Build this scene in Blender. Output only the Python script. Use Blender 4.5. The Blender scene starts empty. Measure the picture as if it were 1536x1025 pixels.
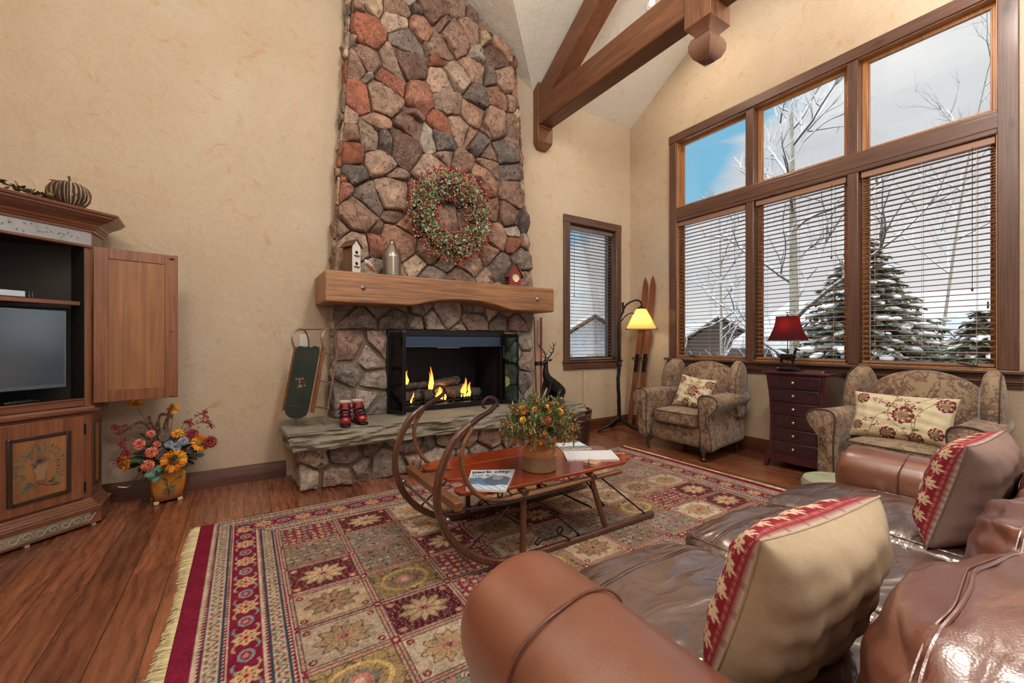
import bpy, math, random
import numpy as np
from mathutils import Vector as V, Matrix, noise as mnoise
PI = math.pi
scene = bpy.context.scene
COL = scene.collection
rnd = random.Random(7)

def lin(c):
    return tuple(((x / 255.0) / 12.92 if x / 255.0 <= 0.04045 else ((x / 255.0 + 0.055) / 1.055) ** 2.4) for x in c)

def R(d): return math.radians(d)
def rotz(a): return Matrix.Rotation(a, 3, 'Z')
def rotx(a): return Matrix.Rotation(a, 3, 'X')
def roty(a): return Matrix.Rotation(a, 3, 'Y')

# ------------------------------------------------------------------ mesh builder
class MB:
    def __init__(s):
        s.v = []; s.f = []; s.c = []; s.m = []; s.cur = (1, 1, 1); s.mi = 0
    def add(s, vs, fs, col=None):
        b = len(s.v); s.v += [tuple(p) for p in vs]
        s.f += [tuple(b + i for i in f) for f in fs]; s.m += [s.mi] * len(fs)
        if isinstance(col, list): s.c += col
        else: s.c += [col or s.cur] * len(vs)
        return s
    def box(s, c, size, rot=None, col=None):
        c = V(c); h = V(size) / 2; vs = []
        for x in (-1, 1):
            for y in (-1, 1):
                for z in (-1, 1):
                    p = V((x * h.x, y * h.y, z * h.z))
                    vs.append(c + (rot @ p if rot else p))
        return s.add(vs, [(0, 1, 3, 2), (4, 6, 7, 5), (0, 4, 5, 1), (2, 3, 7, 6), (0, 2, 6, 4), (1, 5, 7, 3)], col)
    def b2(s, a, b, col=None):      # box between two corners
        a = V(a); b = V(b)
        return s.box((a + b) / 2, [abs(x) for x in (b - a)], None, col)
    def bar(s, a, b, w, h, up=(0, 0, 1), col=None):   # rectangular bar from a to b
        a = V(a); b = V(b); d = (b - a).normalized(); sd = d.cross(V(up)).normalized(); u = sd.cross(d)
        vs = [p + sd * x * w / 2 + u * y * h / 2 for p in (a, b) for x, y in ((-1, -1), (1, -1), (1, 1), (-1, 1))]
        return s.add(vs, [(3, 2, 1, 0), (4, 5, 6, 7), (0, 1, 5, 4), (1, 2, 6, 5), (2, 3, 7, 6), (3, 0, 4, 7)], col)
    def loft(s, rings, cap=True, col=None, close=True):
        n = len(rings[0]); vs = [p for r in rings for p in r]; fs = []
        for i in range(len(rings) - 1):
            for j in range(n if close else n - 1):
                k = (j + 1) % n
                fs.append((i * n + j, i * n + k, (i + 1) * n + k, (i + 1) * n + j))
        if cap:
            fs.append(tuple(range(n - 1, -1, -1))); fs.append(tuple((len(rings) - 1) * n + j for j in range(n)))
        return s.add(vs, fs, col)
    def tube(s, pts, r, n=8, col=None, cap=True, flat=1.0):
        pts = [V(p) for p in pts]
        if not hasattr(r, '__len__'): r = [r] * len(pts)
        t0 = (pts[1] - pts[0]).normalized()
        ref = V((0, 0, 1)) if abs(t0.z) < .9 else V((1, 0, 0))
        u = t0.cross(ref).normalized(); rings = []
        for i, p in enumerate(pts):
            t = (pts[min(i + 1, len(pts) - 1)] - pts[max(i - 1, 0)])
            t = t.normalized() if t.length > 1e-9 else t0
            u = (u - t * u.dot(t)); u = u.normalized() if u.length > 1e-6 else t.orthogonal().normalized()
            w = t.cross(u)
            rings.append([p + (u * math.cos(2 * PI * k / n) + w * math.sin(2 * PI * k / n) * flat) * r[i] for k in range(n)])
        return s.loft(rings, cap, col)
    def sweep(s, pts, w, h, side, col=None, taper=None):   # rectangular section, 'side' fixed
        pts = [V(p) for p in pts]; side = V(side).normalized(); rings = []
        for i, p in enumerate(pts):
            t = (pts[min(i + 1, len(pts) - 1)] - pts[max(i - 1, 0)]).normalized()
            u = side.cross(t).normalized(); k = taper[i] if taper else 1
            rings.append([p + side * x * w / 2 * k + u * y * h / 2 * k for x, y in ((-1, -.6), (-.6, -1), (.6, -1), (1, -.6), (1, .6), (.6, 1), (-.6, 1), (-1, .6))])
        return s.loft(rings, True, col)
    def lathe(s, prof, c=(0, 0, 0), n=24, col=None, rot=None, sq=None):
        c = V(c); rings = []
        for r, z in prof:
            ring = []
            for k in range(n):
                a = 2 * PI * k / n; q = 1
                if sq: q = 1 / (abs(math.cos(a)) ** sq + abs(math.sin(a)) ** sq) ** (1 / sq)
                p = V((r * q * math.cos(a), r * q * math.sin(a), z))
                ring.append(c + (rot @ p if rot else p))
            rings.append(ring)
        return s.loft(rings, True, col)
    def prism(s, poly, o, u, v, w, t, col=None):  # poly (a,b) in u,v extruded from o by w*t
        o = V(o); u = V(u); v = V(v); w = V(w)
        r0 = [o + u * a + v * b for a, b in poly]; r1 = [p + w * t for p in r0]
        return s.loft([r0, r1], True, col)
    def ball(s, c, r, n=10, m=7, col=None, rot=None):
        if not hasattr(r, '__len__'): r = (r, r, r)
        c = V(c); rings = []
        for i in range(m + 1):
            t = -PI / 2 + PI * (i + .02) / (m + .04); ring = []
            for k in range(n):
                a = 2 * PI * k / n
                p = V((r[0] * math.cos(t) * math.cos(a), r[1] * math.cos(t) * math.sin(a), r[2] * math.sin(t)))
                ring.append(c + (rot @ p if rot else p))
            rings.append(ring)
        return s.loft(rings, True, col)
    def soft(s, c, size, n=6, k=8, rot=None, fn=None, col=None):  # soft box
        c = V(c); h = V(size) / 2; ids = {}; vs = []; fs = []
        def vid(p):
            key = (round(p[0], 5), round(p[1], 5), round(p[2], 5))
            if key not in ids:
                q = (abs(p[0]) ** n + abs(p[1]) ** n + abs(p[2]) ** n) ** (1 / n)
                w = V((p[0] / q * h.x, p[1] / q * h.y, p[2] / q * h.z))
                if fn: w = V(fn(w, p))
                ids[key] = len(vs); vs.append(c + (rot @ w if rot else w))
            return ids[key]
        g = [-1 + 2 * i / k for i in range(k + 1)]
        g = [math.sin(x * PI / 2 * .8) / math.sin(PI / 2 * .8) for x in g]
        for ax in range(3):
            for sg in (-1, 1):
                for i in range(k):
                    for j in range(k):
                        q = []
                        for a, b in ((i, j), (i + 1, j), (i + 1, j + 1), (i, j + 1)):
                            p = [0, 0, 0]; p[ax] = sg; p[(ax + 1) % 3] = g[a]; p[(ax + 2) % 3] = g[b]; q.append(vid(p))
                        fs.append(tuple(q if sg > 0 else q[::-1]))
        return s.add(vs, fs, col)
    def puff(s, poly, o, u, v, w, t, inset=.86, col=None, bulge=.12):
        o = V(o); u = V(u); v = V(v); w = V(w); n = len(poly)
        ca = sum(p[0] for p in poly) / n; cb = sum(p[1] for p in poly) / n
        def ring(k, z): return [o + u * (ca + (a - ca) * k) + v * (cb + (b - cb) * k) + w * z for a, b in poly]
        rs = [ring(.05, -t / 2 * (1 + bulge)), ring(.5, -t / 2 * (1 + bulge * .8)), ring(inset, -t / 2 * .97), ring((1 + inset) / 2 + .02, -t * .42), ring(1, -t * .22), ring(1.005, 0), ring(1, t * .22),
              ring((1 + inset) / 2 + .02, t * .42), ring(inset, t / 2 * .97), ring(.5, t / 2 * (1 + bulge * .8)), ring(.05, t / 2 * (1 + bulge))]
        return s.loft(rs, True, col)
    def disc(s, c, nrm, r, n=12, col=None, t=.002):
        c = V(c); nrm = V(nrm).normalized(); u = nrm.orthogonal().normalized(); w = nrm.cross(u)
        r0 = [c + (u * math.cos(2 * PI * k / n) + w * math.sin(2 * PI * k / n)) * r for k in range(n)]
        return s.loft([r0, [p + nrm * t for p in r0]], True, col)
    def leaf(s, o, d, nrm, L, W, col=None, curl=.15, fold=.1):
        o = V(o); d = V(d).normalized(); nrm = V(nrm); sd = d.cross(nrm)
        sd = sd.normalized() if sd.length > 1e-6 else d.orthogonal().normalized(); up = sd.cross(d)
        P = [(0, 0), (.3, .42), (.6, .5), (.85, .28), (1, 0)]
        vs = []
        for t, w in P:
            c = o + d * L * t - up * curl * L * t * t
            vs.append(c - sd * W * w + up * fold * W * w); vs.append(c); vs.append(c + sd * W * w + up * fold * W * w)
        fs = []
        for i in range(len(P) - 1):
            a = i * 3; fs += [(a, a + 1, a + 4, a + 3), (a + 1, a + 2, a + 5, a + 4)]
        return s.add(vs, fs, col)
    def build(s, name, mat, parent=None, smooth=True, bevel=0, sub=0, ang=42, seg=2, xf=None, solid=0):
        me = bpy.data.meshes.new(name); me.from_pydata(s.v, [], s.f)
        mats = mat if isinstance(mat, (list, tuple)) else [mat]
        for m in mats: me.materials.append(m)
        if len(mats) > 1: me.polygons.foreach_set('material_index', s.m)
        ca = me.color_attributes.new('Col', 'FLOAT_COLOR', 'POINT')
        arr = np.ones((len(s.v), 4), dtype=np.float32); arr[:, :3] = np.array([c[:3] for c in s.c], dtype=np.float32)
        ca.data.foreach_set('color', arr.ravel())
        me.validate(); me.update()
        o = bpy.data.objects.new(name, me); COL.objects.link(o)
        if xf is not None: me.transform(xf)
        if parent: o.parent = parent
        if smooth:
            me.polygons.foreach_set('use_smooth', [True] * len(me.polygons))
            me.set_sharp_from_angle(angle=R(ang))
        import bmesh
        bm = bmesh.new(); bm.from_mesh(me); bmesh.ops.recalc_face_normals(bm, faces=bm.faces); bm.to_mesh(me); bm.free()
        if solid:
            m = o.modifiers.new('s', 'SOLIDIFY'); m.thickness = solid; m.offset = 0
        if bevel:
            m = o.modifiers.new('b', 'BEVEL'); m.width = bevel; m.segments = seg; m.limit_method = 'ANGLE'; m.angle_limit = R(35)
            m.harden_normals = False
        if sub:
            m = o.modifiers.new('u', 'SUBSURF'); m.levels = sub; m.render_levels = sub
        return o

def tag(o, label, cat, group=None):
    o['label'] = label; o['category'] = cat
    if group: o['group'] = group
    return o
def thing(name, label, cat, loc=(0, 0, 0), rz=0, group=None):
    o = bpy.data.objects.new(name, None); COL.objects.link(o); o.empty_display_size = .1
    o.location = loc; o.rotation_euler = (0, 0, rz)
    return tag(o, label, cat, group)
def struct(o): o['kind'] = 'structure'; return o
def stuff(o): o['kind'] = 'stuff'; return o
def dup_tree(o, parent=None):
    c = o.copy(); COL.objects.link(c)
    if parent is not None: c.parent = parent
    for ch in list(o.children): dup_tree(ch, c)
    return c
def bez(pts, n=8):   # catmull-rom smoothing
    P = [V(p) for p in pts]; out = []
    for i in range(len(P) - 1):
        a = P[max(i - 1, 0)]; b = P[i]; c = P[i + 1]; d = P[min(i + 2, len(P) - 1)]
        for k in range(n):
            t = k / n
            out.append(.5 * ((2 * b) + (c - a) * t + (2 * a - 5 * b + 4 * c - d) * t * t + (3 * b - a - 3 * c + d) * t ** 3))
    out.append(P[-1]); return out

# ------------------------------------------------------------------ materials
class NT:
    def __init__(s, name):
        s.m = bpy.data.materials.new(name); s.m.use_nodes = True; s.t = s.m.node_tree
        s.t.nodes.clear(); s.out = s.n('ShaderNodeOutputMaterial'); s.b = s.n('ShaderNodeBsdfPrincipled')
        s.t.links.new(s.b.outputs[0], s.out.inputs[0])
    def n(s, k, **kw):
        x = s.t.nodes.new(k)
        for a, v in kw.items(): setattr(x, a, v)
        return x
    def l(s, a, b): s.t.links.new(a, b)
    def set(s, **kw):
        for k, v in kw.items():
            inp = s.b.inputs[k.replace('_', ' ')]
            if hasattr(v, 'is_linked') or isinstance(v, bpy.types.NodeSocket): s.l(v, inp)
            else: inp.default_value = (*v, 1) if isinstance(v, tuple) and len(v) == 3 else v
        return s
    def coord(s, scale=(1, 1, 1), kind='Object', rot=(0, 0, 0), loc=(0, 0, 0)):
        tc = s.n('ShaderNodeTexCoord'); mp = s.n('ShaderNodeMapping')
        mp.inputs['Scale'].default_value = scale; mp.inputs['Rotation'].default_value = rot; mp.inputs['Location'].default_value = loc
        s.l(tc.outputs[kind], mp.inputs[0]); return mp.outputs[0]
    def noise(s, vec, scale=5, detail=5, rough=.55, dist=0):
        x = s.n('ShaderNodeTexNoise'); x.inputs['Scale'].default_value = scale; x.inputs['Detail'].default_value = detail
        x.inputs['Roughness'].default_value = rough; x.inputs['Distortion'].default_value = dist
        s.l(vec, x.inputs['Vector']); return x.outputs[0]
    def vor(s, vec, scale=5, feat='F1', out=0, rand=1):
        x = s.n('ShaderNodeTexVoronoi'); x.feature = feat; x.inputs['Scale'].default_value = scale
        x.inputs['Randomness'].default_value = rand; s.l(vec, x.inputs['Vector']); return x.outputs[out]
    def ramp(s, fac, stops, interp='LINEAR'):
        x = s.n('ShaderNodeValToRGB'); x.color_ramp.interpolation = interp; e = x.color_ramp.elements
        while len(e) < len(stops): e.new(.5)
        for i, (p, c) in enumerate(stops):
            e[i].position = p; e[i].color = (*c, 1) if hasattr(c, '__len__') else (c, c, c, 1)
        s.l(fac, x.inputs[0]); return x.outputs[0]
    def mix(s, fac, a, b, mode='MIX'):
        x = s.n('ShaderNodeMix'); x.data_type = 'RGBA'; x.blend_type = mode
        for sock, v in ((x.inputs[0], fac), (x.inputs[6], a), (x.inputs[7], b)):
            if isinstance(v, bpy.types.NodeSocket): s.l(v, sock)
            elif hasattr(v, '__len__'): sock.default_value = (*v, 1)
            else: sock.default_value = v
        return x.outputs[2]
    def math(s, op, a, b=0.0, clamp=False):
        x = s.n('ShaderNodeMath'); x.operation = op; x.use_clamp = clamp
        for i, v in enumerate((a, b)):
            if isinstance(v, bpy.types.NodeSocket): s.l(v, x.inputs[i])
            else: x.inputs[i].default_value = v
        return x.outputs[0]
    def bump(s, h, strength=.3, dist=.01, prev=None):
        x = s.n('ShaderNodeBump'); x.inputs['Strength'].default_value = strength; x.inputs['Distance'].default_value = dist
        s.l(h, x.inputs['Height'])
        if prev: s.l(prev, x.inputs['Normal'])
        s.l(x.outputs[0], s.b.inputs['Normal']); return x.outputs[0]
    def attr(s, name='Col'):
        x = s.n('ShaderNodeAttribute'); x.attribute_name = name; return x.outputs[0]

def simple(name, col, rough=.5, metal=0, spec=.5, bump=0, bscale=60, coat=0, var=0):
    t = NT(name); t.set(Roughness=rough, Metallic=metal); t.b.inputs['Specular IOR Level'].default_value = spec
    c = lin(col); v = t.coord()
    if var:
        nz = t.noise(v, 6, 4); dk = tuple(x * (1 - var) for x in c); lt = tuple(min(1, x * (1 + var)) for x in c)
        t.set(Base_Color=t.ramp(nz, [(.3, dk), (.7, lt)]))
    else: t.set(Base_Color=c)
    if bump: t.bump(t.noise(v, bscale, 4), bump, .004)
    if coat: t.b.inputs['Coat Weight'].default_value = coat; t.b.inputs['Coat Roughness'].default_value = .15
    return t.m

def vcol(name, rough=.6, bump=0, bscale=150, spec=.4, sss=0, var=.0):
    t = NT(name); a = t.attr(); v = t.coord()
    if var: a = t.mix(1.0, a, t.ramp(t.noise(v, 40, 4), [(.25, 1 - var), (.75, 1 + var * .3)]), 'MULTIPLY')
    t.set(Base_Color=a, Roughness=rough); t.b.inputs['Specular IOR Level'].default_value = spec
    if bump: t.bump(t.noise(v, bscale, 3), bump, .003)
    return t.m

def wood(name, light, dark, axis='x', rough=.4, scale=1.0, coat=0, contrast=1.0, spec=.5, knots=True, bump=.12):
    """grain runs along axis"""
    t = NT(name); s = [9 * scale] * 3; s['xyz'.index(axis)] = .55 * scale
    v = t.coord(tuple(s)); n1 = t.noise(v, 3.2, 8, .62, .7)
    s2 = [60 * scale] * 3; s2['xyz'.index(axis)] = 1.2 * scale
    n2 = t.noise(t.coord(tuple(s2)), 2, 5, .6)
    n3 = t.noise(t.coord((.9, .9, .9)), 1.7, 3)
    L = lin(light); D = lin(dark); M = tuple((a + b) / 2 for a, b in zip(L, D))
    c = t.ramp(n1, [(.32, D), (.5, M), (.66, L)])
    c = t.mix(.55 * contrast, c, t.ramp(n2, [(.3, tuple(x * .55 for x in D)), (.6, L)]), 'MIX')
    c = t.mix(.5, c, t.ramp(n3, [(.3, .55), (.7, 1.15)]), 'MULTIPLY')
    if knots:
        ks = [3.2 * scale] * 3; ks['xyz'.index(axis)] = 1.3 * scale
        kv = t.vor(t.coord(tuple(ks)), 1.0); kf = t.ramp(kv, [(.04, 1.0), (.11, 0.0)])
        c = t.mix(kf, c, tuple(x * .35 for x in D))
    t.set(Base_Color=c, Roughness=rough); t.b.inputs['Specular IOR Level'].default_value = spec
    if coat: t.b.inputs['Coat Weight'].default_value = coat; t.b.inputs['Coat Roughness'].default_value = .12
    t.bump(n2, bump, .004); return t.m

def plaster(name, base, blotch, light, rough=.85, b=.35):
    t = NT(name); v = t.coord((1, 1, 1))
    n1 = t.noise(v, .9, 5, .6, .6); n2 = t.noise(v, 5.5, 7, .7, 1.2); n3 = t.noise(v, 17, 6, .65, 2.0)
    c = t.ramp(n1, [(.3, lin(base)), (.7, lin(light))])
    f = t.ramp(n2, [(.55, 0.0), (.72, .75)])
    c = t.mix(f, c, lin(blotch))
    c = t.mix(.25, c, t.ramp(n3, [(.35, .75), (.65, 1.1)]), 'MULTIPLY')
    t.set(Base_Color=c, Roughness=rough); t.b.inputs['Specular IOR Level'].default_value = .25
    h = t.math('ADD', t.math('MULTIPLY', n3, .5), t.ramp(n2, [(.45, 0.0), (.55, 1.0)]))
    t.bump(h, b, .006); return t.m

M = {}
M['wall'] = plaster('wall_plaster', (190, 168, 142), (186, 144, 102), (200, 184, 162))
M['ceil'] = plaster('ceiling_plaster', (226, 222, 208), (208, 196, 170), (232, 229, 218), b=.5)
M['beam_y'] = wood('beam_wood_y', (140, 90, 58), (74, 44, 28), 'y', .45)
M['beam_z'] = wood('beam_wood_z', (140, 90, 58), (74, 44, 28), 'z', .45)
M['mantel'] = wood('mantel_wood', (182, 128, 84), (88, 66, 54), 'x', .45, contrast=1.3, bump=.5)
M['trim_y'] = wood('trim_wood_y', (112, 78, 62), (64, 42, 34), 'y', .38, coat=.3)
M['trim_x'] = wood('trim_wood_x', (112, 78, 62), (64, 42, 34), 'x', .38, coat=.3)
M['trim_z'] = wood('trim_wood_z', (112, 78, 62), (64, 42, 34), 'z', .38, coat=.3)
M['jamb'] = wood('window_jamb_wood', (198, 140, 86), (150, 92, 50), 'z', .35, coat=.4, knots=False)
M['base_x'] = wood('baseboard_wood_x', (110, 62, 40), (60, 32, 22), 'x', .35, coat=.3)
M['base_y'] = wood('baseboard_wood_y', (110, 62, 40), (60, 32, 22), 'y', .35, coat=.3)
M['cab_x'] = wood('armoire_wood_x', (140, 88, 62), (92, 52, 36), 'x', .33, coat=.35, contrast=.6, knots=False)
M['cab_z'] = wood('armoire_wood_z', (148, 94, 64), (96, 54, 36), 'z', .33, coat=.35, contrast=.6, knots=False)
M['door_z'] = wood('armoire_door_wood', (150, 92, 54), (104, 60, 34), 'z', .4, coat=.2, contrast=.6, knots=False)
M['door_panel'] = wood('armoire_panel_wood', (164, 112, 68), (120, 76, 44), 'z', .45, scale=.5, contrast=.4, knots=False)
M['cab_dark'] = simple('armoire_dark_moulding', (52, 34, 28), .35, coat=.4)
M['cab_in'] = simple('armoire_black_inside', (38, 34, 32), .45)
M['frieze'] = plaster('painted_frieze', (150, 150, 150), (104, 100, 96), (172, 174, 178), rough=.3, b=.05)
M['stencil'] = simple('stencil_band', (128, 116, 100), .5, var=.3)
M['sled_wood'] = wood('sled_wood', (150, 100, 62), (84, 48, 30), 'x', .35, coat=.5, scale=1.5, knots=False)
M['sled_dark'] = wood('sled_dark_wood', (112, 66, 46), (50, 28, 22), 'z', .35, coat=.5, scale=1.5, knots=False)
M['tabletop'] = wood('tabletop_red_wood', (176, 72, 34), (110, 36, 18), 'x', .2, coat=.8, scale=1.3, contrast=.45, knots=False)
M['ski'] = wood('ski_wood', (150, 86, 56), (92, 50, 34), 'z', .4, coat=.3, scale=1.5, knots=False)
M['iron'] = simple('black_iron', (38, 34, 34), .42, .6, bump=.3)
M['bronze'] = simple('dark_bronze', (44, 40, 40), .38, .7, bump=.3, bscale=40)
M['steel'] = simple('dull_steel', (130, 122, 124), .32, .85)
M['rust'] = simple('rusty_sled_steel', (150, 118, 112), .38, .6, bump=.3, var=.25)
M['brass'] = simple('brass', (205, 165, 110), .25, .9)
M['black'] = simple('black_metal', (22, 22, 26), .35, .3)
M['firebox'] = simple('firebox_black', (30, 28, 34), .55, var=.3)
M['white'] = simple('white_plastic', (225, 222, 215), .4)
M['snow'] = simple('snow', (240, 240, 242), .8, bump=.2, bscale=3)
M['vcol'] = vcol('painted_colours', .6)
M['vgloss'] = vcol('glossy_colours', .25)
M['vcloth'] = vcol('woven_colours', .85, .5, 500, .2, var=.25)
M['vrug'] = vcol('rug_wool', .95, .6, 350, .1, var=.3)
M['vleaf'] = vcol('leaf_colours', .55, spec=.3)

def leather(name, a, b, rough, wr=.35):
    t = NT(name); v = t.coord()
    n1 = t.noise(v, 2.2, 4, .5); n2 = t.noise(t.coord((2.2, 5, 3)), 2.0, 2.5, .4, 1.2); n3 = t.vor(v, 260)
    t.set(Base_Color=t.ramp(n1, [(.3, lin(a)), (.7, lin(b))]), Roughness=rough)
    t.b.inputs['Specular IOR Level'].default_value = .8
    t.b.inputs['Coat Weight'].default_value = .8; t.b.inputs['Coat Roughness'].default_value = .26; t.b.inputs['Coat IOR'].default_value = 1.9
    h = t.math('ADD', t.math('MULTIPLY', n2, wr * 4), t.math('MULTIPLY', n3, .04))
    bp = t.bump(h, .5, .012); t.l(bp, t.b.inputs['Coat Normal']); return t.m
M['leather'] = leather('brown_leather', (108, 58, 38), (142, 84, 60), .36, .05)
M['leather_seat'] = leather('dark_brown_leather', (76, 54, 50), (102, 76, 68), .30, .9)
M['leather_seat'].node_tree.nodes['Principled BSDF'].inputs['Coat IOR'].default_value = 2.5; M['leather_seat'].node_tree.nodes['Principled BSDF'].inputs['Coat Roughness'].default_value = .22
M['tabletop'].node_tree.nodes['Principled BSDF'].inputs['Coat IOR'].default_value = 1.9
M['leather_back'] = leather('red_brown_leather', (92, 44, 32), (124, 66, 48), .33, .4)

def floorwood():
    t = NT('walnut_floor'); c = t.n('ShaderNodeTexCoord'); mp = t.n('ShaderNodeMapping')
    mp.inputs['Rotation'].default_value = (0, 0, PI / 2); t.l(c.outputs['Object'], mp.inputs[0])
    br = t.n('ShaderNodeTexBrick'); br.offset = .37; br.inputs['Scale'].default_value = 1
    br.inputs['Brick Width'].default_value = 1.5; br.inputs['Row Height'].default_value = .17
    br.inputs['Mortar Size'].default_value = .0022; br.inputs['Mortar Smooth'].default_value = .1
    br.inputs['Color1'].default_value = (0, 0, 0, 1); br.inputs['Color2'].default_value = (1, 1, 1, 1); br.inputs['Mortar'].default_value = (.5, .5, .5, 1)
    t.l(mp.outputs[0], br.inputs[0])
    off = t.n('ShaderNodeVectorMath'); off.operation = 'MULTIPLY_ADD'
    t.l(br.outputs['Color'], off.inputs[0]); off.inputs[1].default_value = (37, 53, 11); 
    mp2 = t.n('ShaderNodeMapping'); mp2.inputs['Scale'].default_value = (1, 1, 1); t.l(c.outputs['Object'], mp2.inputs[0])
    t.l(mp2.outputs[0], off.inputs[2])
    m3 = t.n('ShaderNodeMapping'); m3.inputs['Scale'].default_value = (3.4, 1.0, 1); t.l(off.outputs[0], m3.inputs[0])
    n1 = t.noise(m3.outputs[0], 1.5, 6, .6, 1.9)
    m4 = t.n('ShaderNodeMapping'); m4.inputs['Scale'].default_value = (60, 3, 1); t.l(off.outputs[0], m4.inputs[0])
    n2 = t.noise(m4.outputs[0], 1.5, 4, .6)
    w = t.n('ShaderNodeTexWave'); w.inputs['Scale'].default_value = 1.6; w.inputs['Distortion'].default_value = 9; w.inputs['Detail'].default_value = 3; w.inputs['Detail Scale'].default_value = 1.2
    t.l(m3.outputs[0], w.inputs[0])
    col = t.ramp(n1, [(.3, lin((62, 36, 26))), (.5, lin((118, 70, 48))), (.68, lin((158, 102, 72)))])
    col = t.mix(.45, col, t.ramp(w.outputs[0], [(.0, lin((74, 42, 30))), (.5, lin((140, 86, 58))), (1, lin((158, 100, 70)))]))
    col = t.mix(.35, col, t.ramp(n2, [(.3, lin((80, 44, 30))), (.7, lin((160, 96, 62)))]))
    col = t.mix(.75, col, t.ramp(br.outputs['Color'], [(0, (.52, .48, .46)), (.5, (.95, .92, .9)), (1, (1.42, 1.38, 1.32))]), 'MULTIPLY')
    col = t.mix(br.outputs['Fac'], col, lin((52, 30, 22)))
    t.set(Base_Color=col, Roughness=t.ramp(n2, [(.3, .22), (.7, .36)])); t.b.inputs['Coat Weight'].default_value = .5; t.b.inputs['Coat Roughness'].default_value = .18
    t.bump(t.math('SUBTRACT', t.math('MULTIPLY', n2, .3), br.outputs['Fac']), .25, .003); return t.m
M['floor'] = floorwood()

def stone_mat(name, colattr=True, base=(150, 142, 126)):
    t = NT(name); v = t.coord()
    a = t.attr() if colattr else None
    n1 = t.noise(v, 7, 8, .72, .8); n2 = t.noise(v, 26, 8, .75, .5); n3 = t.noise(v, 3.1, 5, .6); n4 = t.noise(v, 70, 5, .7)
    if not colattr:
        a = t.ramp(n3, [(.3, lin(tuple(x * .82 for x in base))), (.7, lin(base))])
        c = t.mix(.35, a, t.ramp(n1, [(.3, lin((112, 104, 90))), (.7, lin((186, 180, 164)))]))
    else:
        c = t.mix(1.0, a, t.ramp(n1, [(.3, (.45, .40, .37)), (.5, (1, 1, 1)), (.72, (1.7, 1.6, 1.5))]), 'MULTIPLY')
        c = t.mix(t.ramp(n2, [(.53, 0.0), (.62, .85)]), c, lin((48, 43, 42)))
        c = t.mix(t.math('MULTIPLY', t.ramp(n4, [(.56, 0.0), (.64, .7)]), t.ramp(n3, [(.38, 0.0), (.55, 1.0)])), c, lin((206, 192, 174)))
    t.set(Base_Color=c, Roughness=.75); t.b.inputs['Specular IOR Level'].default_value = .35
    b1 = t.bump(n1, .7, .03); t.bump(n2, .6, .012, b1); return t.m
M['stone'] = stone_mat('field_stone'); M['slab'] = stone_mat('sandstone_slab', False)
M['mortar'] = simple('grey_mortar', (122, 108, 92), .9, bump=.8, bscale=30, var=.25)

def tapestry():
    t = NT('tapestry_upholstery'); v = t.coord(); 
    n0 = t.noise(v, 3, 4); c = t.ramp(n0, [(.3, lin((136, 114, 90))), (.7, lin((166, 144, 114)))])
    wv = t.n('ShaderNodeVectorMath'); wv.operation = 'ADD'
    nz = t.n('ShaderNodeTexNoise'); nz.inputs['Scale'].default_value = 7; t.l(v, nz.inputs['Vector'])
    sc = t.n('ShaderNodeVectorMath'); sc.operation = 'SCALE'; sc.inputs['Scale'].default_value = .12; t.l(nz.outputs['Color'], sc.inputs[0])
    t.l(v, wv.inputs[0]); t.l(sc.outputs[0], wv.inputs[1]); w = wv.outputs[0]
    f1 = t.vor(w, 6.0); f2 = t.vor(w, 19); f3 = t.noise(w, 9, 3, .5, 1.2); f4 = t.noise(v, 5, 2, .5, 2.5)
    c = t.mix(t.ramp(f3, [(.44, 0.0), (.47, .9), (.49, .9), (.52, 0.0)]), c, lin((80, 70, 64)))
    c = t.mix(t.ramp(f4, [(.50, 0.0), (.53, .8), (.58, .7), (.60, 0.0)]), c, lin((116, 74, 60)))
    c = t.mix(t.ramp(f1, [(.2, .85), (.27, 0.0)]), c, lin((104, 66, 62)))
    c = t.mix(t.ramp(f1, [(.07, 0.0), (.09, .8), (.12, .8), (.14, 0.0)]), c, lin((70, 64, 64)))
    c = t.mix(t.ramp(f2, [(.14, .7), (.22, 0.0)]), c, lin((92, 80, 74)))
    n2 = t.noise(v, 220, 3)
    c = t.mix(.5, c, t.ramp(n2, [(.3, .6), (.7, 1.2)]), 'MULTIPLY')
    t.set(Base_Color=c, Roughness=.75); t.b.inputs['Sheen Weight'].default_value = .35; t.b.inputs['Sheen Roughness'].default_value = .4
    t.bump(n2, .3, .003); return t.m
M['tapestry'] = tapestry()

def glass(name, tint=(1, 1, 1), refl=.5):
    t = NT(name); t.t.nodes.remove(t.b)
    tr = t.n('ShaderNodeBsdfTransparent'); tr.inputs[0].default_value = (*tint, 1)
    gl = t.n('ShaderNodeBsdfGlossy'); gl.inputs['Roughness'].default_value = .02
    fr = t.n('ShaderNodeFresnel'); fr.inputs[0].default_value = 1.45
    mx = t.n('ShaderNodeMixShader'); t.l(t.math('MULTIPLY', fr.outputs[0], refl), mx.inputs[0])
    t.l(tr.outputs[0], mx.inputs[1]); t.l(gl.outputs[0], mx.inputs[2]); t.l(mx.outputs[0], t.out.inputs[0]); return t.m
M['glass'] = glass('window_glass', (.97, .98, .98), .6)
M['doorglass'] = glass('fireplace_door_glass', (.72, .82, .82), 1.0)

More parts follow.
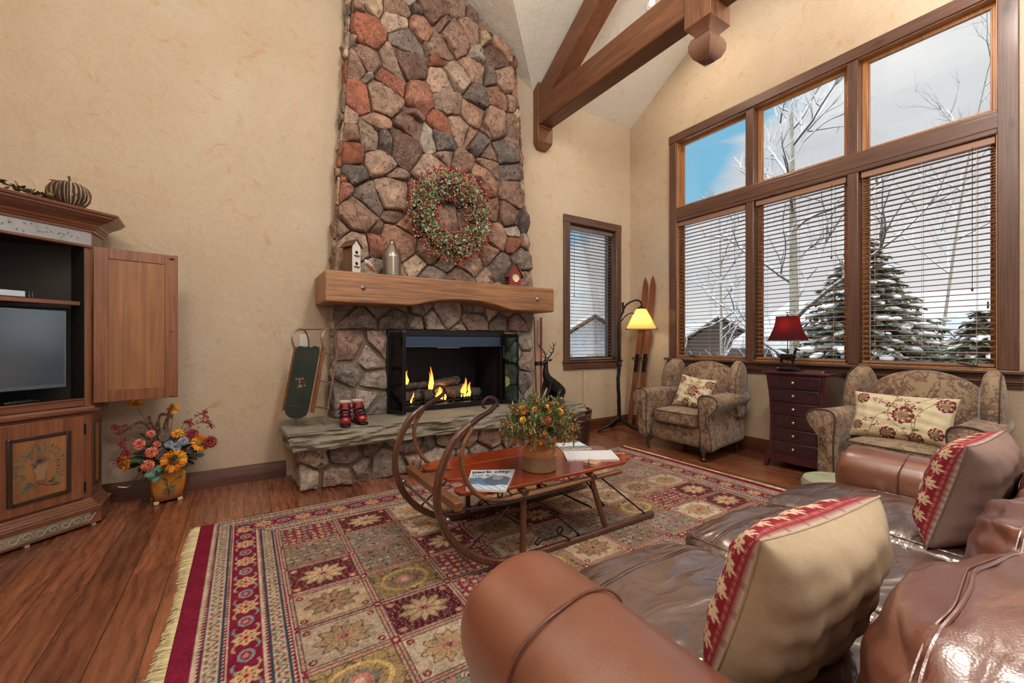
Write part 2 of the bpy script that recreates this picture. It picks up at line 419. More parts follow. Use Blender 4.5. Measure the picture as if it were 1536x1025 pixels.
def emit(name, stops, strength, colorramp=None):
    t = NT(name); t.t.nodes.remove(t.b); e = t.n('ShaderNodeEmission'); e.inputs[1].default_value = strength
    t.l(t.attr(), e.inputs[0]); t.l(e.outputs[0], t.out.inputs[0]); return t.m
M['flame'] = emit('flame', None, 2.2)
def glow(name, col, s):
    t = NT(name); t.set(Base_Color=lin(col), Roughness=.6); t.b.inputs['Emission Color'].default_value = (*lin(col), 1); t.b.inputs['Emission Strength'].default_value = s; return t.m
M['bulb'] = glow('lit_bulb', (255, 226, 170), 6)
M['canlens'] = glow('lit_can_lens', (255, 230, 190), 5)

def shade(name, col, trans):
    t = NT(name); t.t.nodes.remove(t.b); d = t.n('ShaderNodeBsdfDiffuse'); d.inputs[0].default_value = (*lin(col), 1)
    tl = t.n('ShaderNodeBsdfTranslucent'); tl.inputs[0].default_value = (*lin(trans), 1)
    mx = t.n('ShaderNodeMixShader'); mx.inputs[0].default_value = .6
    t.l(d.outputs[0], mx.inputs[1]); t.l(tl.outputs[0], mx.inputs[2]); t.l(mx.outputs[0], t.out.inputs[0]); return t.m
M['shade_yellow'] = shade('parchment_shade', (226, 204, 150), (250, 214, 120))
M['shade_red'] = shade('dark_red_shade', (84, 46, 54), (130, 26, 24))
# ================================================================== ROOM SHELL
XW = 4.94; YF = 4.42; XL = -2.22; YB = -5.2; PITCH = .62; EAVE = 4.47; YR = 2.08
def plate(name, poly_pts, thick, nrm, mat):
    b = MB(); n = V(nrm) * thick; r0 = [V(p) for p in poly_pts]; r1 = [p + n for p in r0]
    b.loft([r0, r1]); return struct(b.build(name, mat, smooth=False))
plate('floor', [(XL - .2, YB - .2, 0), (XW + .2, YB - .2, 0), (XW + .2, YF + .2, 0), (XL - .2, YF + .2, 0)], .2, (0, 0, -1), M['floor'])

def wall_cells(name, u0, u1, z0, z1, holes, place, mat, t, top=None):
    """wall with rectangular holes, built from cells; place(u, z, w)"""
    us = sorted({u0, u1, *[h[0] for h in holes], *[h[1] for h in holes]}); zs = sorted({z0, z1, *[h[2] for h in holes], *[h[3] for h in holes]})
    b = MB()
    def solid(i, j):
        cu = (us[i] + us[i + 1]) / 2; cz = (zs[j] + zs[j + 1]) / 2
        return not any(h[0] < cu < h[1] and h[2] < cz < h[3] for h in holes)
    def q(a, c):
        b.add([place(*p) for p in a], [c])
    for i in range(len(us) - 1):
        for j in range(len(zs) - 1):
            if not solid(i, j): continue
            A, B, Z0, Z1 = us[i], us[i + 1], zs[j], zs[j + 1]
            for w in (0, t):
                b.add([place(A, Z0, w), place(B, Z0, w), place(B, Z1, w), place(A, Z1, w)], [(0, 1, 2, 3) if w == 0 else (3, 2, 1, 0)])
            for di, dj, e in ((-1, 0, ((A, Z0), (A, Z1))), (1, 0, ((B, Z1), (B, Z0))), (0, -1, ((B, Z0), (A, Z0))), (0, 1, ((A, Z1), (B, Z1)))):
                ii, jj = i + di, j + dj
                if 0 <= ii < len(us) - 1 and 0 <= jj < len(zs) - 1 and solid(ii, jj): continue
                (p, pz), (r, rz_) = e
                b.add([place(p, pz, 0), place(r, rz_, 0), place(r, rz_, t), place(p, pz, t)], [(0, 1, 2, 3)])
    return b
# window wall (right): big window hole + a second glazed opening further back
BW = (.72, 3.60, 1.03, 3.95)
b = wall_cells('w', YB, YF + .2, 0, EAVE, [BW, (-4.4, -1.2, .3, 3.2)], lambda u, z, w: (XW + w, u, z), None, .16)
r0 = [V((XW, YF + .2, EAVE)), V((XW, YF, EAVE)), V((XW, YR, EAVE + PITCH * (YF - YR))), V((XW, 2 * YR - YF, EAVE)), V((XW, 2 * YR - YF, EAVE))]
b.loft([[V((XW, YF + .2, EAVE)), V((XW, YR, EAVE + PITCH * (YF + .2 - YR))), V((XW, 2 * YR - YF - .2, EAVE))], [V((XW + .16, YF + .2, EAVE)), V((XW + .16, YR, EAVE + PITCH * (YF + .2 - YR))), V((XW + .16, 2 * YR - YF - .2, EAVE))]])
struct(b.build('wall_right', M['wall'], smooth=False))
SW = (3.735, 4.625, .98, 2.875)
b = wall_cells('w', XL - .2, XW + .16, 0, EAVE, [SW, (1.2, 2.545, .5, 1.37)], lambda u, z, w: (u, YF + w, z), None, .2)
BX0, BXR, BX1 = .26, 1.70, 3.14; BP = .56
b.loft([[V((BX0, YF + w, EAVE)), V((BXR, YF + w, EAVE + BP * (BX1 - BXR))), V((BX1, YF + w, EAVE))] for w in (0, .2)])
struct(b.build('wall_back', M['wall'], smooth=False))
b = wall_cells('w', YB, YF + .2, 0, EAVE, [(-3.9, -.6, .3, 3.1)], lambda u, z, w: (XL - w, u, z), None, .2)
b.loft([[V((XL - w, YF + .2, EAVE)), V((XL - w, YR, EAVE + PITCH * (YF + .2 - YR))), V((XL - w, 2 * YR - YF - .2, EAVE))] for w in (0, .2)])
struct(b.build('wall_left', M['wall'], smooth=False))
b = wall_cells('w', XL - .2, XW + .2, 0, EAVE, [(-1.6, 1.0, .3, 3.2), (1.5, 4.3, .3, 3.2)], lambda u, z, w: (u, YB - w, z), None, .2)
struct(b.build('wall_front', M['wall'], smooth=False))
# ceiling : main vault (ridge along X) with a cross gable over the fireplace, as a height field
def ceil_z(x, y):
    if y < 2 * YR - YF: a = EAVE
    else: a = EAVE + PITCH * (YF - max(y, 2 * YR - y))
    c = EAVE + BP * ((x - BX0) if x < BXR else (BX1 - x)) if y > YR else -9
    return max(a, c)
YV = YF - BP * (BX1 - BXR) / PITCH; ZG = EAVE + BP * (BX1 - BXR); ZR = EAVE + PITCH * (YF - YR); YS = 2 * YR - YF; XA, XB = XL - .2, XW + .2; YE = YF + .0
polys = [[(XA, YR, ZR), (BXR, YR, ZR), (BXR, YV, ZG), (BX0, YF, EAVE), (XA, YF, EAVE)], [(BXR, YR, ZR), (XB, YR, ZR), (XB, YF, EAVE), (BX1, YF, EAVE), (BXR, YV, ZG)],
         [(BX0, YF, EAVE), (BXR, YV, ZG), (BXR, YF, ZG)], [(BX1, YF, EAVE), (BXR, YF, ZG), (BXR, YV, ZG)],
         [(XA, YR, ZR), (XA, YS, EAVE), (XB, YS, EAVE), (XB, YR, ZR)], [(XA, YS, EAVE), (XA, YB - .2, EAVE), (XB, YB - .2, EAVE), (XB, YS, EAVE)]]
b = MB()
for P in polys:
    r0 = [V(p) for p in P]; b.loft([r0, [p + V((0, 0, .12)) for p in r0]])
b.loft([[V((XA, YF + .21, EAVE - .2)), V((XB, YF + .21, EAVE - .2)), V((XB, YF + .25, EAVE - .2)), V((XA, YF + .25, EAVE - .2))], [V((XA, YF + .21, ZG + .2)), V((XB, YF + .21, ZG + .2)), V((XB, YF + .25, ZG + .2)), V((XA, YF + .25, ZG + .2))]])
o = b.build('ceiling', M['ceil'], smooth=False); struct(o)

# baseboards
def baseboard(name, p0, p1, nrm, mat):
    a = V(p0); c = V(p1); n = V(nrm); b = MB()
    prof = [(0, 0), (.022, 0), (.022, .10), (.017, .112), (.017, .122), (.010, .135), (.008, .15), (0, .15)]
    b.loft([[p + n * (q + .001) + V((0, 0, z)) for q, z in prof] for p in (a, c)])
    struct(b.build(name, mat, smooth=True, ang=30))
baseboard('baseboard_back_left', (XL, YF, 0), (.32, YF, 0), (0, -1, 0), M['base_x'])
baseboard('baseboard_back', (3.36, YF, 0), (XW, YF, 0), (0, -1, 0), M['base_x'])
baseboard('baseboard_right', (XW, YB, 0), (XW, YF - .024, 0), (-1, 0, 0), M['base_y'])
baseboard('baseboard_left', (XL, YB, 0), (XL, YF, 0), (1, 0, 0), M['base_y'])

# ------------------------------------------------------------------ windows
def win_parent(name):
    o = bpy.data.objects.new(name, None); COL.objects.link(o); o['kind'] = 'structure'; return o
# big window (window_1)
W1 = win_parent('window_1'); y0, y1, z0, z1 = BW
b = MB()
b.b2((XW - .025, y1 - .005, z0), (XW + .02, y1 + .105, z1 - .005)); b.b2((XW - .025, y0 - .105, z0), (XW + .02, y0 + .005, z1 - .005))
b.build('casing_side', M['trim_z'], W1, bevel=.006)
b = MB(); b.b2((XW - .03, y0 - .108, z1 - .005), (XW + .02, y1 + .108, z1 + .105)); b.build('casing_head', M['trim_y'], W1, bevel=.006)
TZ0, TZ1 = 2.86, 3.055
b = MB(); b.b2((XW - .02, y0 - .0, TZ0), (XW + .14, y1 + .0, TZ1)); b.b2((XW - .024, y0 - .1, TZ0 + .04), (XW, y1 + .1, TZ1 - .03)); b.build('transom', M['trim_y'], W1, bevel=.012, seg=3)
panes = [(.72, 1.60), (1.69, 2.575), (2.665, 3.60)]
for a, c in ((1.60, 1.69), (2.575, 2.665)):
    b = MB(); b.b2((XW - .015, a, z0), (XW + .14, c, z1)); b.build('mullion', M['trim_z'], W1, bevel=.008)
b = MB(); b.b2((XW - .085, y0 - .15, z0 - .03), (XW + .15, y1 + .15, z0)); b.build('sill', M['trim_y'], W1, bevel=.008, seg=3)
b = MB(); b.b2((XW - .035, y0 - .13, z0 - .115), (XW - .002, y1 + .13, z0 - .03)); b.b2((XW - .048, y0 - .13, z0 - .095), (XW - .002, y1 + .13, z0 - .082)); b.b2((XW - .025, y0 - .13, z0 - .14), (XW - .002, y1 + .13, z0 - .115)); b.build('apron', M['trim_y'], W1, bevel=.006)
b = MB()   # outer jamb lining
b.b2((XW - .01, y1 - .012, z0), (XW + .158, y1 + .004, z1)); b.b2((XW - .01, y0 - .004, z0), (XW + .158, y0 + .012, z1)); b.b2((XW - .01, y0, z1 - .012), (XW + .158, y1, z1 + .004)); b.b2((XW, y0, z0 - .001), (XW + .158, y1, z0 + .012))
b.build('jamb_lining', M['jamb'], W1)
for pa, pb in panes:
    for za, zb in ((z0, TZ0), (TZ1, z1)):
        b = MB(); s = .045; xa, xb = XW + .075, XW + .115
        b.b2((xa, pa, za), (xb, pa + s, zb)); b.b2((xa, pb - s, za), (xb, pb, zb)); b.b2((xa, pa + s, za), (xb, pb - s, za + s)); b.b2((xa, pa + s, zb - s), (xb, pb - s, zb))
        b.b2((xa + .008, pa + s, za + s), (xb - .008, pa + s + .012, zb - s)); b.b2((xa + .008, pb - s - .012, za + s), (xb - .008, pb - s, zb - s))
        b.build('sash', M['jamb'], W1, bevel=.004)
        b = MB(); b.b2((XW + .094, pa + s - .004, za + s - .004), (XW + .099, pb - s + .004, zb - s + .004)); b.build('pane', M['glass'], W1, smooth=False)
# sash crank handles
for yy in (3.42, .95):
    b = MB(); b.box((XW + .05, yy, z0 + .025), (.03, .09, .025)); b.tube([(XW + .035, yy, z0 + .04), (XW + .0, yy - .02, z0 + .05), (XW - .01, yy - .1, z0 + .035)], .008); b.ball((XW - .012, yy - .11, z0 + .035), .013); b.build('crank_handle', M['steel'], W1)
# small window (window_2)
W2 = win_parent('window_2'); x0, x1, z0s, z1s = SW
b = MB(); b.b2((x0 - .1, YF - .03, z0s - .0), (x0 + .004, YF + .02, z1s)); b.b2((x1 - .004, YF - .03, z0s), (x1 + .1, YF + .02, z1s)); b.build('casing_side', M['trim_z'], W2, bevel=.006)
b = MB(); b.b2((x0 - .103, YF - .034, z1s - .004), (x1 + .103, YF + .02, z1s + .1)); b.build('casing_head', M['trim_x'], W2, bevel=.006)
b = MB(); b.b2((x0 - .12, YF - .05, z0s - .022), (x1 + .12, YF + .18, z0s + .002)); b.build('sill', M['trim_x'], W2, bevel=.006)
b = MB(); b.b2((x0 - .103, YF - .034, z0s - .11), (x1 + .103, YF - .002, z0s - .022)); b.build('apron', M['trim_x'], W2, bevel=.006)
b = MB(); b.b2((x0 - .004, YF, z0s), (x0 + .012, YF + .198, z1s)); b.b2((x1 - .012, YF, z0s), (x1 + .004, YF + .198, z1s)); b.b2((x0, YF, z1s - .012), (x1, YF + .198, z1s + .004)); b.build('jamb_lining', M['trim_z'], W2)
b = MB(); s = .05
b.b2((x0, YF + .1, z0s), (x0 + s, YF + .145, z1s)); b.b2((x1 - s, YF + .1, z0s), (x1, YF + .145, z1s)); b.b2((x0 + s, YF + .1, z0s), (x1 - s, YF + .145, z0s + s)); b.b2((x0 + s, YF + .1, z1s - s), (x1 - s, YF + .145, z1s)); b.build('sash', M['trim_z'], W2, bevel=.004)
b = MB(); b.b2((x0 + s - .004, YF + .12, z0s + s - .004), (x1 - s + .004, YF + .125, z1s - s + .004)); b.build('pane', M['glass'], W2, smooth=False)
# other windows, behind the camera (plain glazing bars)
def plain_window(name, hole, place):
    w = win_parent(name); b = MB(); a, c, p, q = hole; n = 3
    for i in range(n + 1):
        u = a + (c - a) * i / n; uu = min(max(u, a + .04), c - .04)
        b.add([place(uu + du, z, dw) for du in (-.04, .04) for z in (p, q) for dw in (.02, .12)], [(0, 1, 3, 2), (4, 6, 7, 5), (0, 4, 5, 1), (2, 3, 7, 6), (0, 2, 6, 4), (1, 5, 7, 3)])
    for z in (p + .04, q - .04, p + (q - p) * .72):
        b.add([place(u, z + dz, dw) for u in (a, c) for dz in (-.04, .04) for dw in (.03, .11)], [(0, 1, 3, 2), (4, 6, 7, 5), (0, 4, 5, 1), (2, 3, 7, 6), (0, 2, 6, 4), (1, 5, 7, 3)])
    b.build('window_frame', M['trim_z'], w)
plain_window('window_3', (-4.4, -1.2, .3, 3.2), lambda u, z, w: (XW + w, u, z))
plain_window('window_4', (-3.9, -.6, .3, 3.1), lambda u, z, w: (XL - w, u, z))
plain_window('window_5', (-1.6, 1.0, .3, 3.2), lambda u, z, w: (u, YB - w, z))
plain_window('window_6', (1.5, 4.3, .3, 3.2), lambda u, z, w: (u, YB - w, z))

# ------------------------------------------------------------------ blinds
M['slat'] = simple('blind_slat_wood', (150, 112, 90), .4)
M['slat2'] = simple('blind_slat_grey', (120, 104, 98), .4)
M['cord'] = simple('blind_cord', (190, 180, 165), .6)
def blind(a, c, zt, zb, place, lab, mat, wand):
    p = place(a, zb, 0); t = thing('window_blind', lab, 'blind', (0, 0, 0), 0, None)
    def bx(m, u0, u1, q0, q1, w0, w1):
        vs = [place(u, z, w) for u in (u0, u1) for z in (q0, q1) for w in (w0, w1)]
        m.add(vs, [(0, 1, 3, 2), (4, 6, 7, 5), (0, 4, 5, 1), (2, 3, 7, 6), (0, 2, 6, 4), (1, 5, 7, 3)])
    m = MB(); bx(m, a, c, zt - .055, zt, .0, .058); m.build('headrail', mat, t, bevel=.004)
    m = MB(); z = zt - .085
    while z > zb + .04:
        vs = [place(u, z + dz, w) for u in (a + .006, c - .006) for w, dz in ((.006, .0045), (.031, .0085), (.056, .004), (.056, .001), (.031, .0055), (.006, .0015))]
        m.add(vs, [(0, 1, 7, 6), (1, 2, 8, 7), (2, 3, 9, 8), (3, 4, 10, 9), (4, 5, 11, 10), (5, 0, 6, 11), (5, 4, 3, 2, 1, 0), (6, 7, 8, 9, 10, 11)])
        z -= .0475
    m.build('slats', mat, t)
    m = MB(); bx(m, a + .004, c - .004, zb + .004, zb + .026, .006, .056); m.build('bottom_rail', mat, t, bevel=.004)
    m = MB()
    for k in (.12, .5, .88) if c - a > .7 else (.15, .85):
        u = a + (c - a) * k
        for w in (.008, .054): m.tube([place(u, zt - .05, w), place(u, zb + .02, w)], .0013, 4)
    m.build('ladder_cord', M['cord'], t)
    u, z = wand
    m = MB(); m.tube([place(u, zt - .04, -.006), place(u, z, -.006)], .0022, 5); m.ball(place(u, z - .012, -.006), (.008, .008, .016)); m.build('pull_cord', M['cab_dark'], t)
pl = lambda u, z, w: (XW + .002 + w, u, z)
blind(2.68, 3.585, TZ0 - .004, z0 + .014, pl, 'open slat blind in the big window, left pane, nearest the skis', M['slat'], (2.8, 2.2))
blind(1.705, 2.56, TZ0 - .004, z0 + .014, pl, 'open slat blind in the big window, middle pane, behind the red lamp', M['slat'], (1.82, 2.1))
blind(.738, 1.585, TZ0 - .004, z0 + .014, pl, 'open slat blind in the big window, right pane, above an armchair', M['slat'], (.86, 1.68))
blind(x0 + .018, x1 - .018, z1s - .016, z0s + .006, lambda u, z, w: (u, YF + .03 + w, z), 'open slat blind in the narrow window between the fireplace and the corner', M['slat2'], (x0 + .12, 1.9))

# ------------------------------------------------------------------ timber truss
TX = 3.135; TW = .235
T = thing('timber_truss', 'brown timber roof truss with a turned pendant, rising from its bracket beside the stone chimney', 'beam', (TX + TW / 2, YR, 4.0))
L = lambda x, y, z: (x - TX - TW / 2, y - YR, z - 4.0)
def post(yw, sg):
    b = MB(); yy = yw - sg * .11
    b.b2(L(TX, yw, 3.80), L(TX + TW, yy, 4.6)); 
    r = lambda k, z: [V(L(*p, z)) for p in ((TX + TW / 2 - TW / 2 * k, yw - sg * .0), (TX + TW / 2 + TW / 2 * k, yw), (TX + TW / 2 + TW / 2 * k, yw - sg * .11 * (1 if k > .9 else .55)), (TX + TW / 2 - TW / 2 * k, yw - sg * .11 * (1 if k > .9 else .55)))]
    b.loft([r(1, 3.80), r(.62, 3.73)]); b.build('wall_post', M['beam_z'], T, bevel=.006)
post(YF - .003, 1)
b = MB(); b.b2(L(TX + .012, YF - .10, 4.0), L(TX + TW - .012, 2 * YR - YF + .1, 4.32)); b.b2(L(TX + .03, YF - .14, 3.97), L(TX + TW - .03, YF - .10, 4.0)); b.build('tie_beam', M['beam_y'], T, bevel=.018)
M['beam_r'] = M['beam_y']
for sg in (1, -1):
    ye = YR + sg * (YF - YR - .05); b = MB(); ln = .26
    p = [(ye, 4.12), (ye, EAVE - .0 - .02), (YR, EAVE + PITCH * (YF - YR) - .03), (YR, EAVE + PITCH * (YF - YR) - .35)]
    b.loft([[V(L(x, y, z)) for y, z in p] for x in (TX + .015, TX + TW - .015)]); b.build('rafter', M['beam_y'], T, bevel=.01)
b = MB(); ky = YR; kw = .12
b.b2(L(TX - .02, ky - kw, 3.86), L(TX + TW + .02, ky + kw, 5.6)); b.build('king_post', M['beam_z'], T, bevel=.006)
b = MB(); hw = TW / 2 + .02; cx = TX + TW / 2
def sqr(kx, z): return [V(L(cx + sx * hw * kx, ky + sy * kw * kx, z)) for sx, sy in ((-1, -1), (1, -1), (1, 1), (-1, 1))]
b.loft([sqr(1, 3.86), sqr(.55, 3.80), sqr(.55, 3.79)]); b.loft([sqr(.45, 3.80), sqr(.72, 3.765), sqr(.84, 3.72), sqr(.82, 3.67), sqr(.62, 3.61), sqr(.3, 3.575), sqr(.04, 3.56)])
b.build('pendant', simple('pendant_wood', (104, 68, 50), .25, coat=.6, var=.2), T, smooth=True, ang=50)

# recessed can lights (the one in view)
def can(x, y, lab, power=60):
    z = ceil_z(x, y); sl = 0
    if y > 2 * YR - YF: sl = math.atan(PITCH) * (1 if y > YR else -1)
    Rm = Matrix.Rotation(-sl, 3, 'X')
    t = thing('recessed_light', lab, 'ceiling light', (x, y, z), 0, None); t.rotation_euler = (-sl, 0, 0)
    b = MB(); b.lathe([(.055, .02), (.056, -.002), (.078, -.008), (.082, -.004), (.082, .002), (.06, .01)], n=28); b.build('trim_ring', M['white'], t)
    b = MB(); b.lathe([(.052, .012), (.045, .004), (.03, -.003), (.005, -.006)], n=20); b.build('lamp', M['canlens'], t)
def area(name, loc, rot, size, power, col=(1, .93, .82), spread=180):
    d = bpy.data.lights.new(name, 'AREA'); d.shape = 'DISK'; d.size = size; d.energy = power; d.color = col; d.spread = R(spread)
    o = bpy.data.objects.new(name, d); COL.objects.link(o); o.location = loc; o.rotation_euler = rot; return o
can(4.0, 3.25, 'lit recessed can light in the sloped ceiling above the truss, next to the window wall')
# ================================================================== STONE FIREPLACE
PAL = [(156, 126, 108), (168, 140, 122), (142, 112, 96), (152, 102, 82), (164, 122, 100), (104, 94, 90), (124, 110, 102), (164, 152, 138), (190, 166, 138), (150, 120, 102), (136, 106, 90), (176, 154, 134), (116, 88, 76), (166, 130, 108), (146, 88, 68), (158, 134, 118), (146, 118, 100)]
PAL_LOW = [(166, 154, 144), (170, 146, 134), (150, 138, 130), (178, 162, 148), (140, 124, 116), (172, 156, 144), (156, 128, 114), (132, 122, 118)]
def clip_poly(P, a, b, c):      # keep a*x+b*y<=c
    out = []
    for i in range(len(P)):
        p, q = P[i], P[(i + 1) % len(P)]; dp = a * p[0] + b * p[1] - c; dq = a * q[0] + b * q[1] - c
        if dp <= 0: out.append(p)
        if dp * dq < 0:
            t = dp / (dp - dq); out.append((p[0] + (q[0] - p[0]) * t, p[1] + (q[1] - p[1]) * t))
    return out
def parea(P): return .5 * abs(sum(P[i][0] * P[(i + 1) % len(P)][1] - P[(i + 1) % len(P)][0] * P[i][1] for i in range(len(P)))) if len(P) > 2 else 0
def stones(mb, poly, size, o, u, v, n, seed, h=(.05, .10), gap=.012, pal=PAL, asp=1.0, jit=.42):
    """irregular field stones filling a convex polygon given in (u,v); asp squeezes cells"""
    r = random.Random(seed); o, u, v, n = V(o), V(u), V(v), V(n)
    x0, x1 = min(p[0] for p in poly), max(p[0] for p in poly); y0, y1 = min(p[1] for p in poly), max(p[1] for p in poly)
    S = []; ny = max(1, round((y1 - y0) / (size * asp))); sy = (y1 - y0) / ny
    for j in range(ny):
        nx = max(1, round((x1 - x0) / size)); sx = (x1 - x0) / nx
        for i in range(nx + 1):
            x = x0 + (i + (.5 if j % 2 else 0)) * sx + r.uniform(-jit, jit) * sx; y = y0 + (j + .5) * sy + r.uniform(-jit, jit) * sy
            if x0 < x < x1 and y0 < y < y1: S.append((x, y, r.uniform(-.28, .34) * size * size * .8))
    for k, (x, y, w) in enumerate(S):
        P = list(poly)
        for m, (a, b, w2) in enumerate(S):
            if m == k: continue
            dx, dy = a - x, b - y; L = math.hypot(dx, dy)
            if L > size * 4: continue
            P = clip_poly(P, dx / L, dy / L, (a * a + b * b - x * x - y * y + w - w2) / (2 * L) - gap / 2 * r.uniform(.5, 1.5))
            if len(P) < 3: break
        if parea(P) < size * size * .04: continue
        # drop tiny edges, then round the outline
        Q = []
        for p in P:
            if not Q or math.hypot(p[0] - Q[-1][0], p[1] - Q[-1][1]) > size * .06: Q.append(p)
        P = Q
        if len(P) < 3: continue
        cx = sum(p[0] for p in P) / len(P); cy = sum(p[1] for p in P) / len(P)
        Q = []
        for i in range(len(P)):
            p, q = P[i], P[(i + 1) % len(P)]; L = math.hypot(q[0] - p[0], q[1] - p[1]); c = min(.28, .012 / L)
            m_ = max(1, int(L / .035))
            for t in [c] + [c + (1 - 2 * c) * s_ / (m_ + 1) for s_ in range(1, m_ + 1)] + [1 - c]:
                Q.append((p[0] + (q[0] - p[0]) * t, p[1] + (q[1] - p[1]) * t))
        H = r.uniform(*h); tx, ty = r.uniform(-.55, .55), r.uniform(-.55, .55)
        fac = [(math.cos(t), math.sin(t), r.uniform(.3, 1.1)) for t in (r.uniform(0, 6.28) for _ in range(5))]
        base = lin(pal[r.randrange(len(pal))]); f = r.uniform(.8, 1.18); c = tuple(min(1, q * f) for q in base)
        rad = math.sqrt(parea(P)) * .5; sd = r.uniform(0, 100); rings = []
        for s_, z in ((1.0, -.015), (1.0, .35), (.965, .68), (.88, .88), (.72, .97), (.5, 1.0), (.28, 1.02), (.08, 1.02)):
            ring = []
            for a, b in Q:
                X, Y = cx + (a - cx) * s_, cy + (b - cy) * s_
                hh = H * z
                if z > .3:
                    rx, ry = (X - cx) / rad, (Y - cy) / rad
                    hh = min([hh] + [H * (1.05 + q * .5 - (rx * ca + ry * sa) * q) for ca, sa, q in fac]) + (tx * rx + ty * ry) * H * .35 * min(1, z)
                    hh += mnoise.noise(V((X * 14 + sd, Y * 14, sd))) * .022 + mnoise.noise(V((X * 38 + sd, Y * 38, sd))) * .011
                    hh = max(hh, .008)
                    X += mnoise.noise(V((Y * 25, sd, X * 25))) * .004; Y += mnoise.noise(V((X * 25, Y * 25, sd))) * .004
                ring.append(o + u * X + v * Y + n * hh)
            rings.append(ring)
        mb.loft(rings, True, c)

FX = 1.85; FY = YF
FP = thing('stone_fireplace', 'tall tapered field-stone fireplace with a timber mantel and a stone hearth bench', 'fireplace', (FX, FY, 0))
FI = Matrix.Translation((-FX, -FY, 0))
CY = 4.235      # mortar plane of the chimney
def cl(z): return .70 + (.883 - .70) * (z - 1.86) / (4.77 - 1.86)
def crr(z): return 2.985 + (2.72 - 2.985) * (z - 1.86) / (4.66 - 1.86)
# core
b = MB()
def coreprof(y): return [V((x, y, z)) for x, z in ((.715, .52), (.715, 1.9), (cl(4.7) + .01, 4.75), (BXR, 5.22), (crr(4.7) - .01, 4.67), (2.97, 1.9), (2.97, .52), (2.535, .52), (2.535, 1.36), (1.21, 1.36), (1.21, .52))]
b.loft([coreprof(CY), coreprof(YF - .002)]); b.build('chimney_breast', M['mortar'], FP, smooth=False, xf=FI)
b = MB()
stones(b, [(.705, 1.84), (2.975, 1.84), (2.715, 4.66), (2.2, 4.93), (1.7, 5.2), (1.25, 5.0), (.885, 4.77)], .245, (0, CY, 0), (1, 0, 0), (0, 0, 1), (0, -1, 0), 11, (.045, .12), .009, asp=.84, jit=.48)
b.build('stone_facing', M['stone'], FP, xf=FI, ang=28)
b = MB()
stones(b, [(.705, .53), (1.205, .53), (1.205, 1.36), (.705, 1.36)], .23, (0, CY, 0), (1, 0, 0), (0, 0, 1), (0, -1, 0), 5, (.04, .07), .03, PAL_LOW, asp=.95)
stones(b, [(2.54, .53), (2.98, .53), (2.98, 1.36), (2.54, 1.36)], .20, (0, CY, 0), (1, 0, 0), (0, 0, 1), (0, -1, 0), 8, (.04, .07), .02, PAL_LOW, asp=.95)
stones(b, [(.705, 1.37), (2.98, 1.37), (2.98, 1.70), (.705, 1.70)], .24, (0, CY, 0), (1, 0, 0), (0, 0, 1), (0, -1, 0), 21, (.05, .09), .02, PAL_LOW, asp=.75, jit=.3)
b.build('stone_facing', M['stone'], FP, xf=FI, ang=28)
for sd, (xo, sg) in enumerate(((.72, -1), (2.965, 1))):
    b = MB()
    stones(b, [(CY + .004, .53), (YF - .01, .53), (YF - .01, 1.9), (CY + .004, 1.9)], .2, (xo, 0, 0), (0, 1, 0), (0, 0, 1), (sg, 0, 0), 31 + sd, (.02, .04), .012, asp=.9, jit=.2)
    vv = V(((.155 if sg < 0 else -.23), 0, 2.8)).normalized()
    stones(b, [(CY + .004, 0), (YF - .01, 0), (YF - .01, 2.82), (CY + .004, 2.82)], .2, (xo, 0, 1.9), (0, 1, 0), vv, (sg, 0, 0), 41 + sd, (.02, .045), .012, asp=.9, jit=.2)
    b.build('stone_facing', M['stone'], FP, xf=FI, ang=28)
# hearth base
b = MB(); b.b2((.41, 3.90, 0), (3.26, YF - .002, .37)); b.build('hearth_base', M['mortar'], FP, xf=FI)
b = MB()
stones(b, [(.385, .005), (3.27, .005), (3.27, .362), (.385, .362)], .25, (0, 3.905, 0), (1, 0, 0), (0, 0, 1), (0, -1, 0), 77, (.05, .10), .022, PAL_LOW, asp=.72, jit=.34)
stones(b, [(3.905, .005), (YF - .01, .005), (YF - .01, .36), (3.905, .36)], .24, (.415, 0, 0), (0, 1, 0), (0, 0, 1), (-1, 0, 0), 78, (.03, .06), .02, PAL_LOW, asp=.8, jit=.2)
stones(b, [(3.905, .005), (YF - .01, .005), (YF - .01, .36), (3.905, .36)], .24, (3.255, 0, 0), (0, 1, 0), (0, 0, 1), (1, 0, 0), 79, (.03, .06), .02, PAL_LOW, asp=.8, jit=.2)
b.build('hearth_stones', M['stone'], FP, xf=FI, ang=28)
